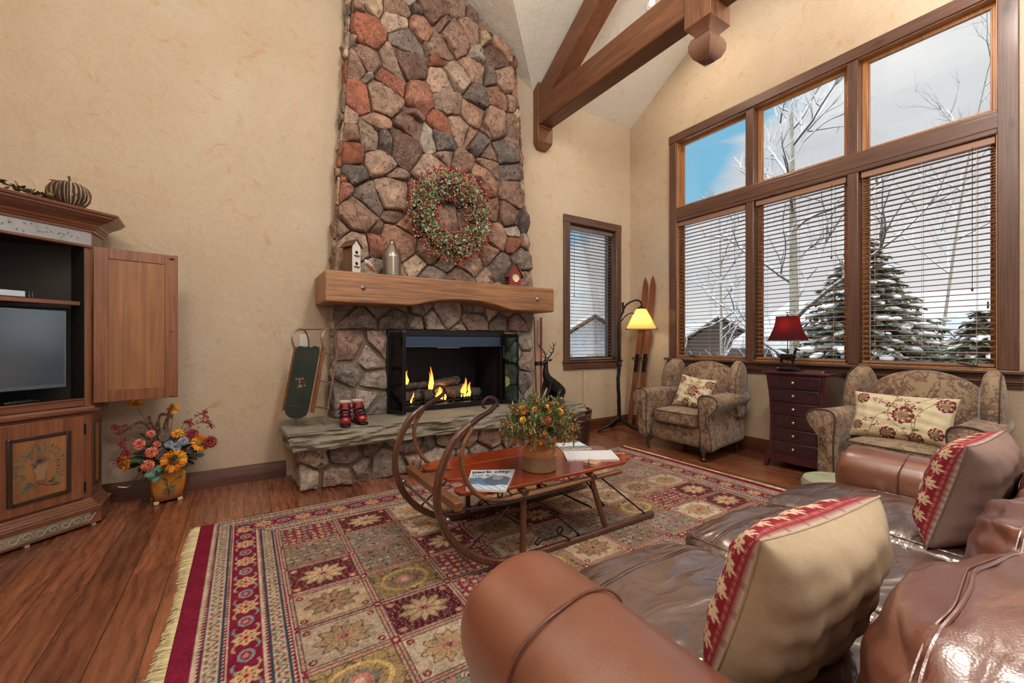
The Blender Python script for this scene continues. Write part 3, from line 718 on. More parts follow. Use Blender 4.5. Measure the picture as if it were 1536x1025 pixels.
# hearth slab : smooth top, split rough face in front and at both ends
b = MB(); xa, xb, yf, zt, zb = .30, 3.36, 3.70, .525, .365
path = [(xa, YF - .004 - k * (YF - yf) / 14) for k in range(14)] + [(xa + k * .0245, yf) for k in range(0, 126)] + [(xb, yf + k * (YF - .004 - yf) / 14) for k in range(15)]
rings = []
def nv(a, c, d): return mnoise.noise(V((a, c, d)))
cols = []
for i, (x, y) in enumerate(path):
    ox = -1 if i < 14 else (1 if i >= 140 else 0); oy = -1 if 14 <= i < 140 else 0
    if i == 14: ox = -1
    col = []
    cxy = V((x, y, 0)); s_ = i * .0245
    back = V((min(max(x, xa + .12), xb - .12), max(y, yf + .12), 0))
    for k, t in enumerate((0, .02, .1, .2, .3, .4, .5, .6, .7, .8, .9, .98, 1)):
        z = zt + (zb - zt) * t
        wv = nv(s_ * 2.2, t * 1.3, 3) * .05 + nv(s_ * 7, t * 5 + s_ * 1.2, 9) * .028 + abs(nv(s_ * 4.5, t * 7, 17)) * .035 + nv(s_ * 18, t * 12, 4) * .01
        if k == 0: wv = wv * .5 + .012
        if k == 1: wv = wv * .7 + .004
        d = wv + .012 * math.sin(t * PI)
        dn = t * .03 if ox == -1 or x < xa + .15 else t * .012
        col.append((x + ox * (d - dn), y + (oy * (d - dn) if not ox else (0 if i != 14 else -d + dn)), z + nv(s_ * 6, t, 2) * .004))
    cols.append(col)
b.loft([[V(p) for p in c] for c in cols], False, None, False)
n = len(cols); K = 13
top = [V(c[0]) for c in cols]
b2 = [V((p.x, p.y, zt)) for p in top]
ins = [V((min(max(p.x, xa + .05), xb - .05), max(p.y, yf + .05), zt + .003 + nv(p.x * 3, p.y * 3, 5) * .003)) for p in top]
mid = [V((min(max(p.x, xa + .3), xb - .3), YF - .004, zt + .002)) for p in top]
b.loft([top, ins, mid], False, None, False)
bot = [V(c[-1]) for c in cols]; b.loft([bot, [V((p.x, YF - .004, p.z)) for p in bot]], False, None, False)
b.build('hearth_slab', M['slab'], FP, xf=FI, ang=30)
# mantel beam with an arched underside
b = MB(); mx0, mx1, my, mz0, mz1 = .571, 3.03, 3.842, 1.59, 1.863
ys_ = YF - .002
low = [(mx0, mz0), (1.33, mz0)]
for k in range(0, 13):
    t = k / 12; x = 1.42 + t * (2.36 - 1.42); low.append((x, mz0 + .018 + .062 * math.sin(t * PI) ** .75))
low += [(2.45, mz0), (mx1, mz0)]
prof = low + [(mx1, mz1), (mx0, mz1)]
b.prism(prof, (0, my, 0), (1, 0, 0), (0, 0, 1), (0, 1, 0), ys_ - my)
o = b.build('mantel', M['mantel'], FP, smooth=False, xf=FI, bevel=.016, seg=3)
for x in (.888, 2.79):
    b = MB(); q = [V((x + a, my - .001, 1.725 + c)) for a, c in ((-.028, 0), (0, -.032), (.028, 0), (0, .032))]; b.loft([q, [V((x, my - .014, 1.725))] * 4], True)
    b.build('pyramid_nail', M['steel'], o, smooth=False, xf=FI)
# firebox
b = MB(); fx0, fx1, fz0, fz1, fb = 1.215, 2.53, .528, 1.355, 4.85
def shell(m, x0, x1, z0, z1, ya, yb, t):
    m.b2((x0, ya, z0 - .0), (x1, yb, z0 + t)); m.b2((x0, ya, z1 - t), (x1, yb, z1)); m.b2((x0, ya, z0), (x0 + t, yb, z1)); m.b2((x1 - t, ya, z0), (x1, yb, z1))
for a, c in (((fx0, YF - .01, fz0), (fx0 + .015, fb, fz1)), ((fx1 - .015, YF - .01, fz0), (fx1, fb, fz1)), ((fx0, CY, fz0), (fx1, fb, fz0 + .02)), ((fx0, CY, fz1 - .015), (fx1, fb, fz1)), ((fx0, fb - .015, fz0), (fx1, fb, fz1)), ((fx0, CY, fz0), (fx0 + .015, YF, fz1)), ((fx1 - .015, CY, fz0), (fx1, YF, fz1))):
    b.b2(a, c)
for k in range(9):
    x = fx0 + .2 + k * .115; b.b2((x, fb - .022, fz0), (x + .05, fb - .014, fz1 - .02))
b.build('firebox', M['firebox'], FP, smooth=False, xf=FI)
b = MB(); yy = CY - .075
b.b2((fx0 - .02, yy, fz1 - .05), (fx1 + .02, yy + .10, fz1 + .012)); b.b2((fx0 - .02, yy + .02, fz0 + .0), (fx0 + .03, yy + .1, fz1)); b.b2((fx1 - .03, yy + .02, fz0), (fx1 + .02, yy + .1, fz1)); b.b2((fx0, yy + .015, fz0), (fx1, yy + .1, fz0 + .055))
b.build('door_frame', M['black'], FP, xf=FI, bevel=.004)
b = MB(); b.b2((fx0 + .03, yy + .01, fz1 - .155), (fx1 - .03, yy + .05, fz1 - .05)); b.b2((fx0 + .03, yy + .004, fz1 - .165), (fx1 - .03, yy + .03, fz1 - .152)); b.build('smoke_hood', simple('blued_steel_hood', (66, 82, 104), .3, .7), FP, xf=FI, bevel=.003)
b = MB(); b.b2((1.72, yy + .002, fz1 - .176), (1.98, yy + .012, fz1 - .166)); b.build('damper_slide', M['steel'], FP, xf=FI)
def glass_door(x0, y0, x1, y1, handle):
    a = V((x0, y0, 0)); c = V((x1, y1, 0)); za, zb_ = fz0 + .02, fz1 - .02
    b = MB(); up = V((0, 0, 1))
    b.bar(a + up * (za + .012), c + up * (za + .012), .014, .03); b.bar(a + up * (zb_ - .02), c + up * (zb_ - .02), .014, .045)
    for p in (a, c): b.bar(p + up * za, p + up * zb_, .012, .012, (0, 1, 0))
    d = b.build('glass_door', M['black'], FP, xf=FI)
    g = MB(); n_ = (c - a).cross(up).normalized() * .002
    g.loft([[a + up * (za + .02) - n_, c + up * (za + .02) - n_, c + up * (zb_ - .03) - n_, a + up * (zb_ - .03) - n_], [a + up * (za + .02) + n_, c + up * (za + .02) + n_, c + up * (zb_ - .03) + n_, a + up * (zb_ - .03) + n_]])
    g.build('glass_panel', M['doorglass'], d, smooth=False, xf=FI)
    if handle:
        h = MB(); q = a + (c - a) * handle[0]; w = V((-.0, -.03, 0)); z = handle[1]
        h.tube([q + up * (z - .07), q + w + up * (z - .065), q + w + up * (z + .065), q + up * (z + .07)], .005, 6); h.build('handle', M['steel'], d, xf=FI)
glass_door(fx0 + .006, yy, fx0 + .07, yy - .205, None); glass_door(fx0 + .088, yy - .2, fx0 + .036, yy - .01, None)
glass_door(fx1 - .02, yy, fx1 + .075, yy - .19, (.05, 1.13)); glass_door(fx1 + .083, yy - .186, fx1 + .01, yy - .004, None)
for x in (fx0 + .079, fx1 + .08):
    for z in (fz0 + .035, fz1 - .01):
        b = MB(); b.tube([(x - .012, yy - .205, z - .022), (x - .012, yy - .205, z + .022)], .005, 6); b.tube([(x + .012, yy - .2, z - .018), (x + .012, yy - .2, z + .018)], .005, 6)
        b.build('door_hinge', M['steel'], FP, xf=FI)

# gas logs with flames
G = thing('gas_log_set', 'charred gas logs on a grate burning with orange flames in the firebox', 'fire logs', (1.85, 4.45, fz0 + .02))
GI = Matrix.Translation((-1.85, -4.45, -fz0 - .02))
b = MB()
for x in [1.38 + .115 * k for k in range(9)]:
    b.tube([(x, 4.62, .62), (x, 4.3, .60), (x, 4.27, .66)], .008, 6)
b.tube([(1.34, 4.32, .598), (2.34, 4.32, .598)], .009, 6); b.tube([(1.34, 4.58, .598), (2.34, 4.58, .598)], .009, 6)
for x in (1.4, 2.28):
    for y in (4.32, 4.58): b.tube([(x, y, .6), (x, y, .549)], .009, 6)
b.build('grate', M['iron'], G, xf=GI)
M['log'] = NT('charred_log'); t = M['log']; v = t.coord()
t.set(Base_Color=t.ramp(t.noise(v, 16, 6, .7), [(.35, lin((34, 30, 30))), (.55, lin((86, 76, 72))), (.75, lin((150, 136, 126)))]), Roughness=.9); t.bump(t.noise(v, 30, 6, .7), .9, .012); M['log'] = t.m
for i, (p, q, rr) in enumerate((((1.33, 4.36, .66), (1.76, 4.42, .63), .052), ((1.62, 4.34, .66), (2.02, 4.44, .67), .062), ((1.98, 4.36, .66), (2.34, 4.42, .65), .058), ((1.40, 4.52, .67), (2.26, 4.56, .68), .062), ((1.34, 4.43, .745), (1.72, 4.5, .76), .04), ((1.74, 4.40, .76), (2.12, 4.52, .79), .05))):
    b = MB(); P = bez([V(p), V(p).lerp(V(q), .5) + V((0, 0, .012)), V(q)], 5)
    b.tube([x + V((nv(x.x * 9, i, 1), nv(i, x.x * 9, 2), nv(i, 3, x.x * 9))) * .014 for x in P], [rr * (1 + .16 * nv(k * 1.7, i * 3.1, 0)) for k in range(len(P))], 12); b.build('log', M['log'], G, xf=GI, ang=60)
b = MB()
for k in range(150): b.ball((rnd.uniform(1.34, 2.34), rnd.uniform(4.3, 4.62), .556 + rnd.random() * .015), rnd.uniform(.008, .018), 6, 4)
stuff(b.build('ember_bed', M['log'], G, xf=GI))
def flame(x, y, z, h, w, sd):
    r = random.Random(sd); b = MB(); hot = (1.0, .62, .10); red = (.9, .16, .02)
    for q in range(2):
        ax = x + (q - .5) * w * .5; hh = h * (1 if q else r.uniform(.55, .8)); ph = r.uniform(0, 6); rings = []; cc_ = []
        for k in range(11):
            t = k / 10; wd = w * (.45 if q else .38) * (math.sin(min(1, t * 1.5 + .18) * PI * .5) if t < .3 else (1 - t) ** .8 * 1.15)
            ox = math.sin(t * 4 + ph) * w * .3 * t; rings.append([V((ax + ox + math.cos(a) * wd, y + math.sin(a) * wd * .5, z + hh * t)) for a in [2 * PI * m / 8 for m in range(8)]])
            m = min(1, max(0, (t - .25) * 1.5)); cc_ += [tuple(hot[i] * (1 - m) + red[i] * m for i in range(3))] * 8
        b.loft(rings, True, cc_)
    b.build('flame', M['flame'], G, xf=GI)
for i, a in enumerate(((1.45, 4.40, .79, .15, .07), (1.49, 4.30, .60, .12, .035), (1.72, 4.36, .70, .28, .05), (1.80, 4.30, .62, .16, .07), (1.86, 4.32, .60, .13, .05), (2.10, 4.33, .62, .22, .07), (2.17, 4.34, .62, .17, .06))): flame(*a, i)

# ------------------------------------------------------------------ wreath
WC = V((1.83, 4.06, 2.575))
t = thing('berry_wreath', 'round wreath of red, orange and green berries and leaves hung on the chimney stones', 'wreath', WC)
b = MB()
for k in range(7):
    ph = k * .9; b.tube([(math.cos(a) * (.32 + .05 * math.cos(3 * a + ph)), .03 * math.sin(5 * a + ph), math.sin(a) * (.32 + .05 * math.cos(3 * a + ph))) for a in [2 * PI * m / 40 for m in range(41)]], .011, 6, cap=False)
b.build('twig_ring', M['cab_dark'], t)
lv, br = MB(), MB(); r = random.Random(3)
GR = [lin(c) for c in ((96, 120, 84), (134, 160, 132), (70, 92, 62), (150, 150, 90), (168, 186, 164), (120, 130, 70))]
BR = [lin(c) for c in ((122, 34, 48), (112, 30, 56), (138, 40, 62), (150, 48, 50), (190, 84, 44), (204, 108, 62), (96, 26, 44), (172, 60, 44), (206, 196, 170))]
for k in range(3600):
    a = r.uniform(0, 2 * PI); q = r.gauss(0, .5); q = max(-1, min(1, q)); rad = .325 + q * .125; dep = math.sqrt(max(0, 1 - q * q)) * .085 * r.uniform(.3, 1.1)
    p = V((math.cos(a) * rad, -dep, math.sin(a) * rad)); d = V((math.cos(a) * q * 1.2 + r.gauss(0, .7), -.8 + r.gauss(0, .4), math.sin(a) * q * 1.2 + r.gauss(0, .7))).normalized()
    if r.random() < .52: lv.leaf(p, d, V((r.random() - .5, -1, r.random() - .5)), r.uniform(.022, .042), r.uniform(.014, .026), r.choice(GR))
    else:
        q2 = p + d * r.uniform(.005, .045); br.ball(q2, r.uniform(.005, .0085), 6, 4, r.choice(BR))
for k in range(260):
    a = r.uniform(0, 2 * PI); sg = 1 if r.random() < .75 else -1; rad = .325 + sg * .12; p = V((math.cos(a) * rad, -.03, math.sin(a) * rad)); d = V((math.cos(a) * sg, -.3 + r.gauss(0, .3), math.sin(a) * sg)).normalized() + V((r.gauss(0, .4), 0, r.gauss(0, .4)))
    for m in range(5): br.ball(p + d * .012 * m + V((r.gauss(0, .005), r.gauss(0, .005), r.gauss(0, .005))), r.uniform(.005, .008), 6, 4, r.choice(BR))
stuff(lv.build('leaves', M['vleaf'], t, smooth=False)); stuff(br.build('berries', M['vgloss'], t))

# ------------------------------------------------------------------ things on the mantel
zt = 1.863
t = thing('birdhouse', 'tall narrow wooden birdhouse with a white front and two holes, left on the mantel', 'birdhouse', (.83, 3.99, zt), R(26))
b = MB(); w, d_, hh = .085, .13, .24
b.prism([(-w / 2, 0), (w / 2, 0), (w / 2, hh), (0, hh + .055), (-w / 2, hh)], (0, -.045, 0), (1, 0, 0), (0, 0, 1), (0, 1, 0), d_); b.build('body', wood('birdhouse_wood', (128, 92, 66), (78, 52, 38), 'z', .8), t)
b = MB(); b.prism([(-w / 2, 0), (w / 2, 0), (w / 2, hh), (0, hh + .055), (-w / 2, hh)], (0, -.051, 0), (1, 0, 0), (0, 0, 1), (0, 1, 0), .006); fr = b.build('front_panel', plaster('chipped_white_paint', (214, 208, 198), (128, 100, 80), (226, 222, 214), b=.3), t, smooth=False)
for z in (.09, .19):
    b = MB(); b.disc((0, -.0515, z), (0, -1, 0), .015, 16); b.build('entrance_hole', M['black'], fr)
    b = MB(); b.b2((-.028, -.066, z - .032), (.028, -.051, z - .026)); b.build('perch', M['steel'], fr)
b = MB()
for sg in (-1, 1):
    o_ = V((0, -.06, hh + .062)); dd = V((sg * .062, 0, -.068)); nn = V((sg * .068, 0, .062)).normalized() * .008
    b.loft([[o_, o_ + dd, o_ + dd + nn, o_ + nn], [p + V((0, .16, 0)) for p in (o_, o_ + dd, o_ + dd + nn, o_ + nn)]])
b.build('roof', wood('birdhouse_roof_wood', (112, 76, 54), (66, 42, 32), 'y', .8), t, smooth=False)
t = thing('bird_figurine', 'small painted bird with an orange breast standing on a pale rock on the mantel', 'figurine', (.965, 3.94, zt), R(8))
b = MB(); b.soft((0, 0, .013), (.085, .05, .03), 3, 6, fn=lambda w, p: w + V((nv(p[0] * 3, p[1] * 3, 1), nv(p[1] * 3, p[0], 2), nv(p[0] * 4, p[2], 3))) * .006); b.build('rock_base', M['slab'], t)
b = MB(); OR, WH, BL = lin((190, 110, 50)), lin((210, 206, 200)), lin((52, 54, 62))
P = bez([(-.022, 0, .098), (-.012, 0, .085), (.005, 0, .068), (.022, 0, .052), (.045, 0, .03)], 4); rr = [.013 + .0085 * math.sin(min(1, k / 12) * PI) if k < 12 else max(.003, .013 - (k - 12) * .0025) for k in range(len(P))]
b.tube(P, rr, 10)
b.c = [(OR if (V(p) - V((.012, 0, .062))).dot(V((-.55, 0, -.83))) > .0 and (i // 10) > 2 else (BL if (i // 10) % 3 == 0 else WH)) for i, p in enumerate(b.v)]
b.ball((-.026, 0, .1), .0135, 10, 7, WH); b.tube([(-.036, 0, .1), (-.048, 0, .097)], [.004, .0005], 6, lin((90, 110, 130)))
b.v = [(x * 1.25, y * 1.25, z * 1.18) for x, y, z in b.v]; b.build('body', M['vcol'], t)
b = MB(); b.tube([(.005, .006, .055), (.004, .007, .025)], .0013, 5); b.tube([(.008, -.006, .055), (.008, -.007, .025)], .0013, 5); b.build('leg', M['black'], t)
t = thing('pewter_jug', 'grey pewter bottle-shaped jug with a narrow neck standing on the mantel', 'jug', (1.187, 4.0, zt))
b = MB(); prof = [(.07, 0), (.083, .004)] + [(.084 + .0015 * (k % 2), .01 + k * .0135) for k in range(14)] + [(.082, .205), (.072, .235), (.058, .265), (.044, .29), (.034, .308), (.026, .318), (.022, .325), (.021, .352), (.024, .356), (.018, .357), (.016, .33)]
b.lathe(prof, n=36); b.build('body', simple('pewter', (150, 138, 130), .3, .8, bump=.1, bscale=20), t)
t = thing('house_clock', 'small red barn-shaped clock with a brown gabled roof, right on the mantel', 'clock', (2.565, 3.99, zt), R(-6))
b = MB(); w = .075
b.prism([(-w, .012), (w, .012), (w, .13), (0, .262), (-w, .13)], (0, -.035, 0), (1, 0, 0), (0, 0, 1), (0, 1, 0), .09); b.build('body', simple('barn_red_dark', (92, 36, 36), .6), t, smooth=False)
b = MB()
for k in range(14):
    z = .02 + k * .0155; ww = w if z < .13 else w * (.262 - z) / .132
    if ww > .012: b.b2((-ww + .004, -.041, z), (ww - .004, -.034, z + .011))
b.build('clapboard', simple('barn_red', (150, 52, 52), .55), t)
b = MB(); b.b2((-w - .012, -.05, 0), (w + .012, .06, .013)); b.build('base', M['beam_z'], t)
b = MB()
for sg in (-1, 1):
    o_ = V((0, -.058, .268)); dd = V((sg * .098, 0, -.165)); nn = V((sg * .165, 0, .098)).normalized() * .01
    q = (o_, o_ + dd, o_ + dd + nn, o_ + nn); b.loft([q, [p + V((0, .12, 0)) for p in q]])
b.build('roof', M['trim_z'], t, smooth=False)
b = MB(); b.lathe([(.034, 0), (.036, .004), (.045, .006), (.047, .001), (.046, -.002)], (0, -.043, .1), 28, rot=rotx(PI / 2)); f_ = b.build('clock_case', M['brass'], t)
b = MB(); b.disc((0, -.045, .1), (0, -1, 0), .04, 28); f_ = b.build('clock_face', simple('clock_face_cream', (222, 210, 180), .4), t)
b = MB()
for k in range(12): a = k * PI / 6; b.box((math.sin(a) * .032, -.0478, .1 + math.cos(a) * .032), (.003, .001, .007), roty(a))
b.bar((0, -.0482, .1), (-.018, -.0482, .112), .0008, .003); b.bar((0, -.0482, .1), (-.008, -.0482, .128), .0008, .002); b.build('clock_hands', M['black'], f_)
# ================================================================== CORNER ARMOIRE (front faces the room diagonally)
# local frame: x along the front (right end = 0, left = -W), y = outwards normal (negative = into the cupboard)
AW = 1.06; AO = V((-.885, 3.975, 0)); AD = V((.749, .663, 0)).normalized(); AN = V((AD.y, -AD.x, 0))   # AN points to the room
AR = math.atan2(AD.y, AD.x)
A = thing('corner_armoire', 'dark reddish wood corner armoire with painted panels, open upper doors and crown moulding', 'armoire', AO, AR)
# in local coords room side is -y
def plan(e, ch=.20, back=.34):   # outline of the cupboard grown by e
    return [(0 + e * .7, -e), (ch * .72 + e, ch * .72 - e * .3), (ch * .72 + e, ch * .72 + .12), (-AW / 2, .66), (-AW - ch * .72 - e, ch * .72 + .12), (-AW - ch * .72 - e, ch * .72 - e * .3), (-AW - e * .7, -e)]
def slabp(b, e, z0, z1, e2=None):
    e2 = e if e2 is None else e2
    b.loft([[V((x, y, z0)) for x, y in plan(e)], [V((x, y, z1)) for x, y in plan(e2)]])
# base plinth with mouldings
b = MB(); slabp(b, .045, .018, .125); slabp(b, .05, .125, .135, .045); slabp(b, .03, .135, .15, .022); slabp(b, .022, .15, .165, .012); slabp(b, .012, .165, .185, .0); b.build('plinth', M['cab_x'], A, smooth=False, bevel=.003)
b = MB(); b.b2((-AW + .02, -.0465, .035), (-.03, -.0445, .098)); sb_ = b.build('stencil_band', M['stencil'], A)
b = MB()
for k in range(17):
    xc_ = -AW + .06 + k * .06; s_ = 1 if k % 2 else -1
    b.tube([(xc_ + .024 * math.cos(a) * (1 - a / 12), -.047, .066 + s_ * .022 * math.sin(a) * (1 - a / 12)) for a in [m * .5 for m in range(13)]], .0028, 4); b.tube([(xc_ + .02, -.047, .066), (xc_ + .04, -.047, .066 - s_ * .02)], .0024, 4)
b.build('scroll_stencil', simple('pale_scroll_paint', (172, 162, 142), .5), sb_)
for x, y in ((.0, -.02), (-.33, -.02), (-.75, -.02), (-AW, -.02), (.1, .2), (-AW - .1, .2)):
    b = MB(); b.box((x, y, .009), (.022, .02, .018)); b.build('foot', M['white'], A)
# lower case
b = MB(); slabp(b, 0, .185, .765); b.build('lower_case', M['cab_z'], A, smooth=False, bevel=.003)
b = MB(); slabp(b, .005, .765, .775, .02); slabp(b, .03, .775, .795, .034); slabp(b, .02, .795, .812, .01); b.build('waist_moulding', M['cab_x'], A, smooth=False, bevel=.004)
def frame_panel(par, x0, x1, z0, z1, y, w, pname, matp, painted=False, deep=.006):
    # raised moulding frame round a panel
    b = MB()
    for a, c in (((x0, y - .012, z0), (x0 + w, y, z1)), ((x1 - w, y - .012, z0), (x1, y, z1)), ((x0 + w, y - .012, z0), (x1 - w, y, z0 + w)), ((x0 + w, y - .012, z1 - w), (x1 - w, y, z1))): b.b2(a, c)
    b.build('panel_moulding', M['cab_dark'], par, bevel=.004)
    b = MB(); b.b2((x0 + w, y - deep, z0 + w), (x1 - w, y, z1 - w)); return b.build(pname, matp, par)
def lower_door(x0, x1, knob):
    b = MB(); b.b2((x0, -.018, .20), (x1, 0, .75)); d = b.build('lower_door', M['cab_z'], A, bevel=.003)
    p = frame_panel(d, x0 + .075, x1 - .075, .262, .668, -.018, .024, 'door_panel', M['door_panel'])
    # painted garland and urn on the panel
    b = MB(); cx = (x0 + x1) / 2; cz = .465; y = -.0255; r = random.Random(4)
    gr = [lin(c) for c in ((98, 96, 78), (112, 108, 88), (84, 84, 72))]
    for k in range(62):
        a = -1.1 + k / 61 * (PI + 2.2); px, pz = cx + math.cos(a) * .098, cz + math.sin(a) * .13
        b.leaf((px, y, pz), (math.cos(a + 1.2 * (1 if k % 2 else -1) + PI / 2), 0, math.sin(a + 1.2 * (1 if k % 2 else -1) + PI / 2)), (0, -1, 0), .028, .013, r.choice(gr), 0, 0)
    for k in range(26):
        b.leaf((cx + r.uniform(-.045, .045), y, cz + r.uniform(.015, .08)), (r.uniform(-1, 1), 0, r.uniform(-.4, 1)), (0, -1, 0), .026, .013, r.choice(gr + [lin((122, 72, 78)), lin((110, 60, 70))]), 0, 0)
    for k in range(16):
        sg = 1 if k % 2 else -1; b.leaf((cx + sg * (.03 + .006 * (k // 2)), y, cz - .10 - .002 * k), (sg, 0, r.uniform(-.6, .9)), (0, -1, 0), .03, .013, r.choice(gr), 0, 0)
    b.prism([(-.03, .03), (.03, .03), (.033, 0), (.018, -.05), (.022, -.075), (-.022, -.075), (-.018, -.05), (-.033, 0)], (cx, y, cz), (1, 0, 0), (0, 0, 1), (0, 1, 0), .001, lin((142, 112, 84)))
    b.prism([(-.012, .055), (.012, .055), (.02, .03), (-.02, .03)], (cx, y, cz), (1, 0, 0), (0, 0, 1), (0, 1, 0), .001, lin((98, 88, 74)))
    b.tube([(cx - .06, y, cz - .13), (cx - .03, y, cz - .115), (cx - .005, y, cz - .1), (cx - .02, y, cz - .085), (cx, y, cz - .105), (cx + .02, y, cz - .085), (cx + .005, y, cz - .1), (cx + .03, y, cz - .12), (cx + .06, y, cz - .115)], .0018, 4, lin((92, 52, 64)))
    b.build('painted_motif', M['vcol'], d, smooth=False)
    b = MB(); b.ball((knob, -.036, .46), .013, 12, 8); b.tube([(knob, -.018, .46), (knob, -.03, .46)], .005, 8); b.build('knob', M['black'], d)
    for z in (.27, .66):
        b = MB(); xx = x1 if knob < (x0 + x1) / 2 else x0; b.tube([(xx, -.02, z - .035), (xx, -.02, z + .035)], .006, 8); b.build('hinge', M['black'], d)
lower_door(-.49, -.045, -.47); lower_door(-AW + .045, -AW + .49, -AW + .47)
# chamfer side panels
ca = math.atan2(.144, .144); 
def side_panel(z0, z1, sg=1):
    b = MB(); c = V((.072, .072, 0)) if sg > 0 else V((-AW - .072, .072, 0)); rt = rotz(R(45) * sg)
    for q, ww in ((.0055, .105), (.008, .085)):
        pass
    n = V((1, -1, 0)).normalized() if sg > 0 else V((-1, -1, 0)).normalized(); u = V((n.y, -n.x, 0)) * -1
    for s0, s1, za, zb in ((-.055, -.042, z0, z1), (.042, .055, z0, z1), (-.042, .042, z0, z0 + .013), (-.042, .042, z1 - .013, z1)):
        r0 = [c + u * s + V((0, 0, z)) for s, z in ((s0, za), (s1, za), (s1, zb), (s0, zb))]; b.loft([r0, [p + n * .007 for p in r0]])
    b.build('side_moulding', M['cab_dark'], A, bevel=.002)
    b = MB(); r0 = [c + u * s + V((0, 0, z)) for s, z in ((-.03, z0 + .03), (.03, z0 + .03), (.03, z1 - .03), (-.03, z1 - .03))]; b.loft([r0, [p + n * .004 for p in r0]]); b.build('side_inlay', M['door_panel'], A)
side_panel(.25, .70); side_panel(.25, .70, -1); side_panel(.90, 1.84); side_panel(.90, 1.84, -1)
# upper case : walls round a dark interior
b = MB(); U0, U1 = .812, 2.0
P = plan(0); Pi = [(-.035, .0), (-.035, .12), (-.03, .14), (-AW / 2, .60), (-AW + .03, .14), (-AW + .035, .12), (-AW + .035, .0)]
for i in range(6):
    q = [V((*P[i], 0)), V((*P[i + 1], 0)), V((*Pi[i + 1], 0)), V((*Pi[i], 0))]
    b.loft([[p + V((0, 0, U0)) for p in q], [p + V((0, 0, U1)) for p in q]])
b.build('upper_case', M['cab_z'], A, smooth=False)
b = MB(); ins = .003
for i in range(6):
    q = [V((*Pi[i], 0)), V((*Pi[i + 1], 0))]; cm = V((-AW / 2, .2, 0))
    q2 = [p + (cm - p).normalized() * .004 for p in q]
    b.loft([[p + V((0, 0, U0 + .002)) for p in q + q2[::-1]], [p + V((0, 0, U1 - .09)) for p in q + q2[::-1]]])
for z in (U0 + .001, U1 - .105): b.prism([(x, y) for x, y in Pi], (0, 0, z), (1, 0, 0), (0, 1, 0), (0, 0, 1), .006)
b.build('interior', M['cab_in'], A, smooth=False)
b = MB(); b.b2((-AW + .035, .0, U0), (-.035, .02, .86)); b.b2((-AW + .035, -.004, .855), (-.035, .02, .868)); b.build('opening_sill', M['cab_x'], A, bevel=.004)
b = MB(); b.prism([(-.05, .03), (-.05, .11), (-AW / 2, .54), (-AW + .05, .11), (-AW + .05, .03)], (0, 0, 1.50), (1, 0, 0), (0, 1, 0), (0, 0, 1), .014); b.b2((-AW + .045, .022, 1.492), (-.045, .038, 1.52)); b.build('shelf', M['cab_x'], A, bevel=.004)
b = MB(); b.b2((-AW + .002, -.004, 1.905), (-.002, .03, 2.0)); fz_ = b.build('frieze_panel', M['frieze'], A)
b = MB(); r = random.Random(9)
for k in range(46):
    xc_ = -AW + .08 + k * .02; b.leaf((xc_, -.0045, 1.952 + r.uniform(-.022, .022)), (r.uniform(-1, 1), 0, r.uniform(-1, 1)), (0, -1, 0), .024, .009, lin((118, 116, 116)), 0, 0)
b.build('painted_vine', M['vcol'], fz_, smooth=False)
b = MB(); b.b2((-AW, -.012, 1.888), (0, .03, 1.906)); b.build('top_rail_moulding', M['cab_x'], A, bevel=.004)
b = MB(); c = V((.072, .072, 0)); n = V((1, -1, 0)).normalized(); u = V((n.y, -n.x, 0)) * -1
r0 = [c + u * s + V((0, 0, z)) for s, z in ((-.06, 1.925), (.06, 1.925), (.06, 1.975), (-.06, 1.975))]; b.loft([r0, [p + n * .002 for p in r0]]); b.build('side_stencil', M['stencil'], A)
# crown
b = MB(); prof = [(.0, 1.99), (.012, 1.995), (.014, 2.01), (.022, 2.014), (.026, 2.024), (.034, 2.03), (.04, 2.045), (.06, 2.062), (.085, 2.075), (.09, 2.082), (.10, 2.086), (.108, 2.094), (.108, 2.102), (.122, 2.108), (.124, 2.120), (.118, 2.126)]
b.loft([[V((x, y, z)) for x, y in plan(e)] for e, z in prof]); b.build('crown_moulding', M['cab_x'], A, smooth=False)
# open upper doors
def upper_door(hx, hy, ang, w, lab):
    b = MB(); d = MB(); rt = rotz(ang); h = V((hx, hy, 0)); z0, z1 = .828, 1.902
    I = Matrix.Translation(h) @ Matrix.Rotation(ang, 4, 'Z')
    for a, c in (((.0, -.011, z0), (.075, .011, z1)), ((w - .075, -.011, z0), (w, .011, z1)), ((.075, -.011, z0), (w - .075, .011, z0 + .085)), ((.075, -.011, z1 - .075), (w - .075, .011, z1))): b.b2(a, c)
    dd = b.build('upper_door', M['door_z'], A, xf=I, bevel=.003)
    d.b2((.073, -.005, z0 + .083), (w - .073, .005, z1 - .073)); d.build('door_panel', M['door_panel'], dd, xf=I)
    d = MB(); d.b2((w - .018, .0, z0 - .004), (w + .004, .016, z1 + .004)); d.build('door_edge', M['cab_x'], dd, xf=I)
    for z in (z1 - .028, z0 + .012):
        m = MB(); m.tube([(w - .05, -.018, z), (w - .02, -.018, z)], .005, 8); m.build('catch', M['black'], dd, xf=I)
    m = MB(); m.ball((w - .035, -.014, 1.33), .007, 8, 6); m.build('screw_knob', M['steel'], dd, xf=I)
upper_door(.005, -.012, R(14.6) - AR, .455, 'r'); upper_door(-AW - .005, -.012, -(R(14.6) - AR) + PI, .455, 'l')
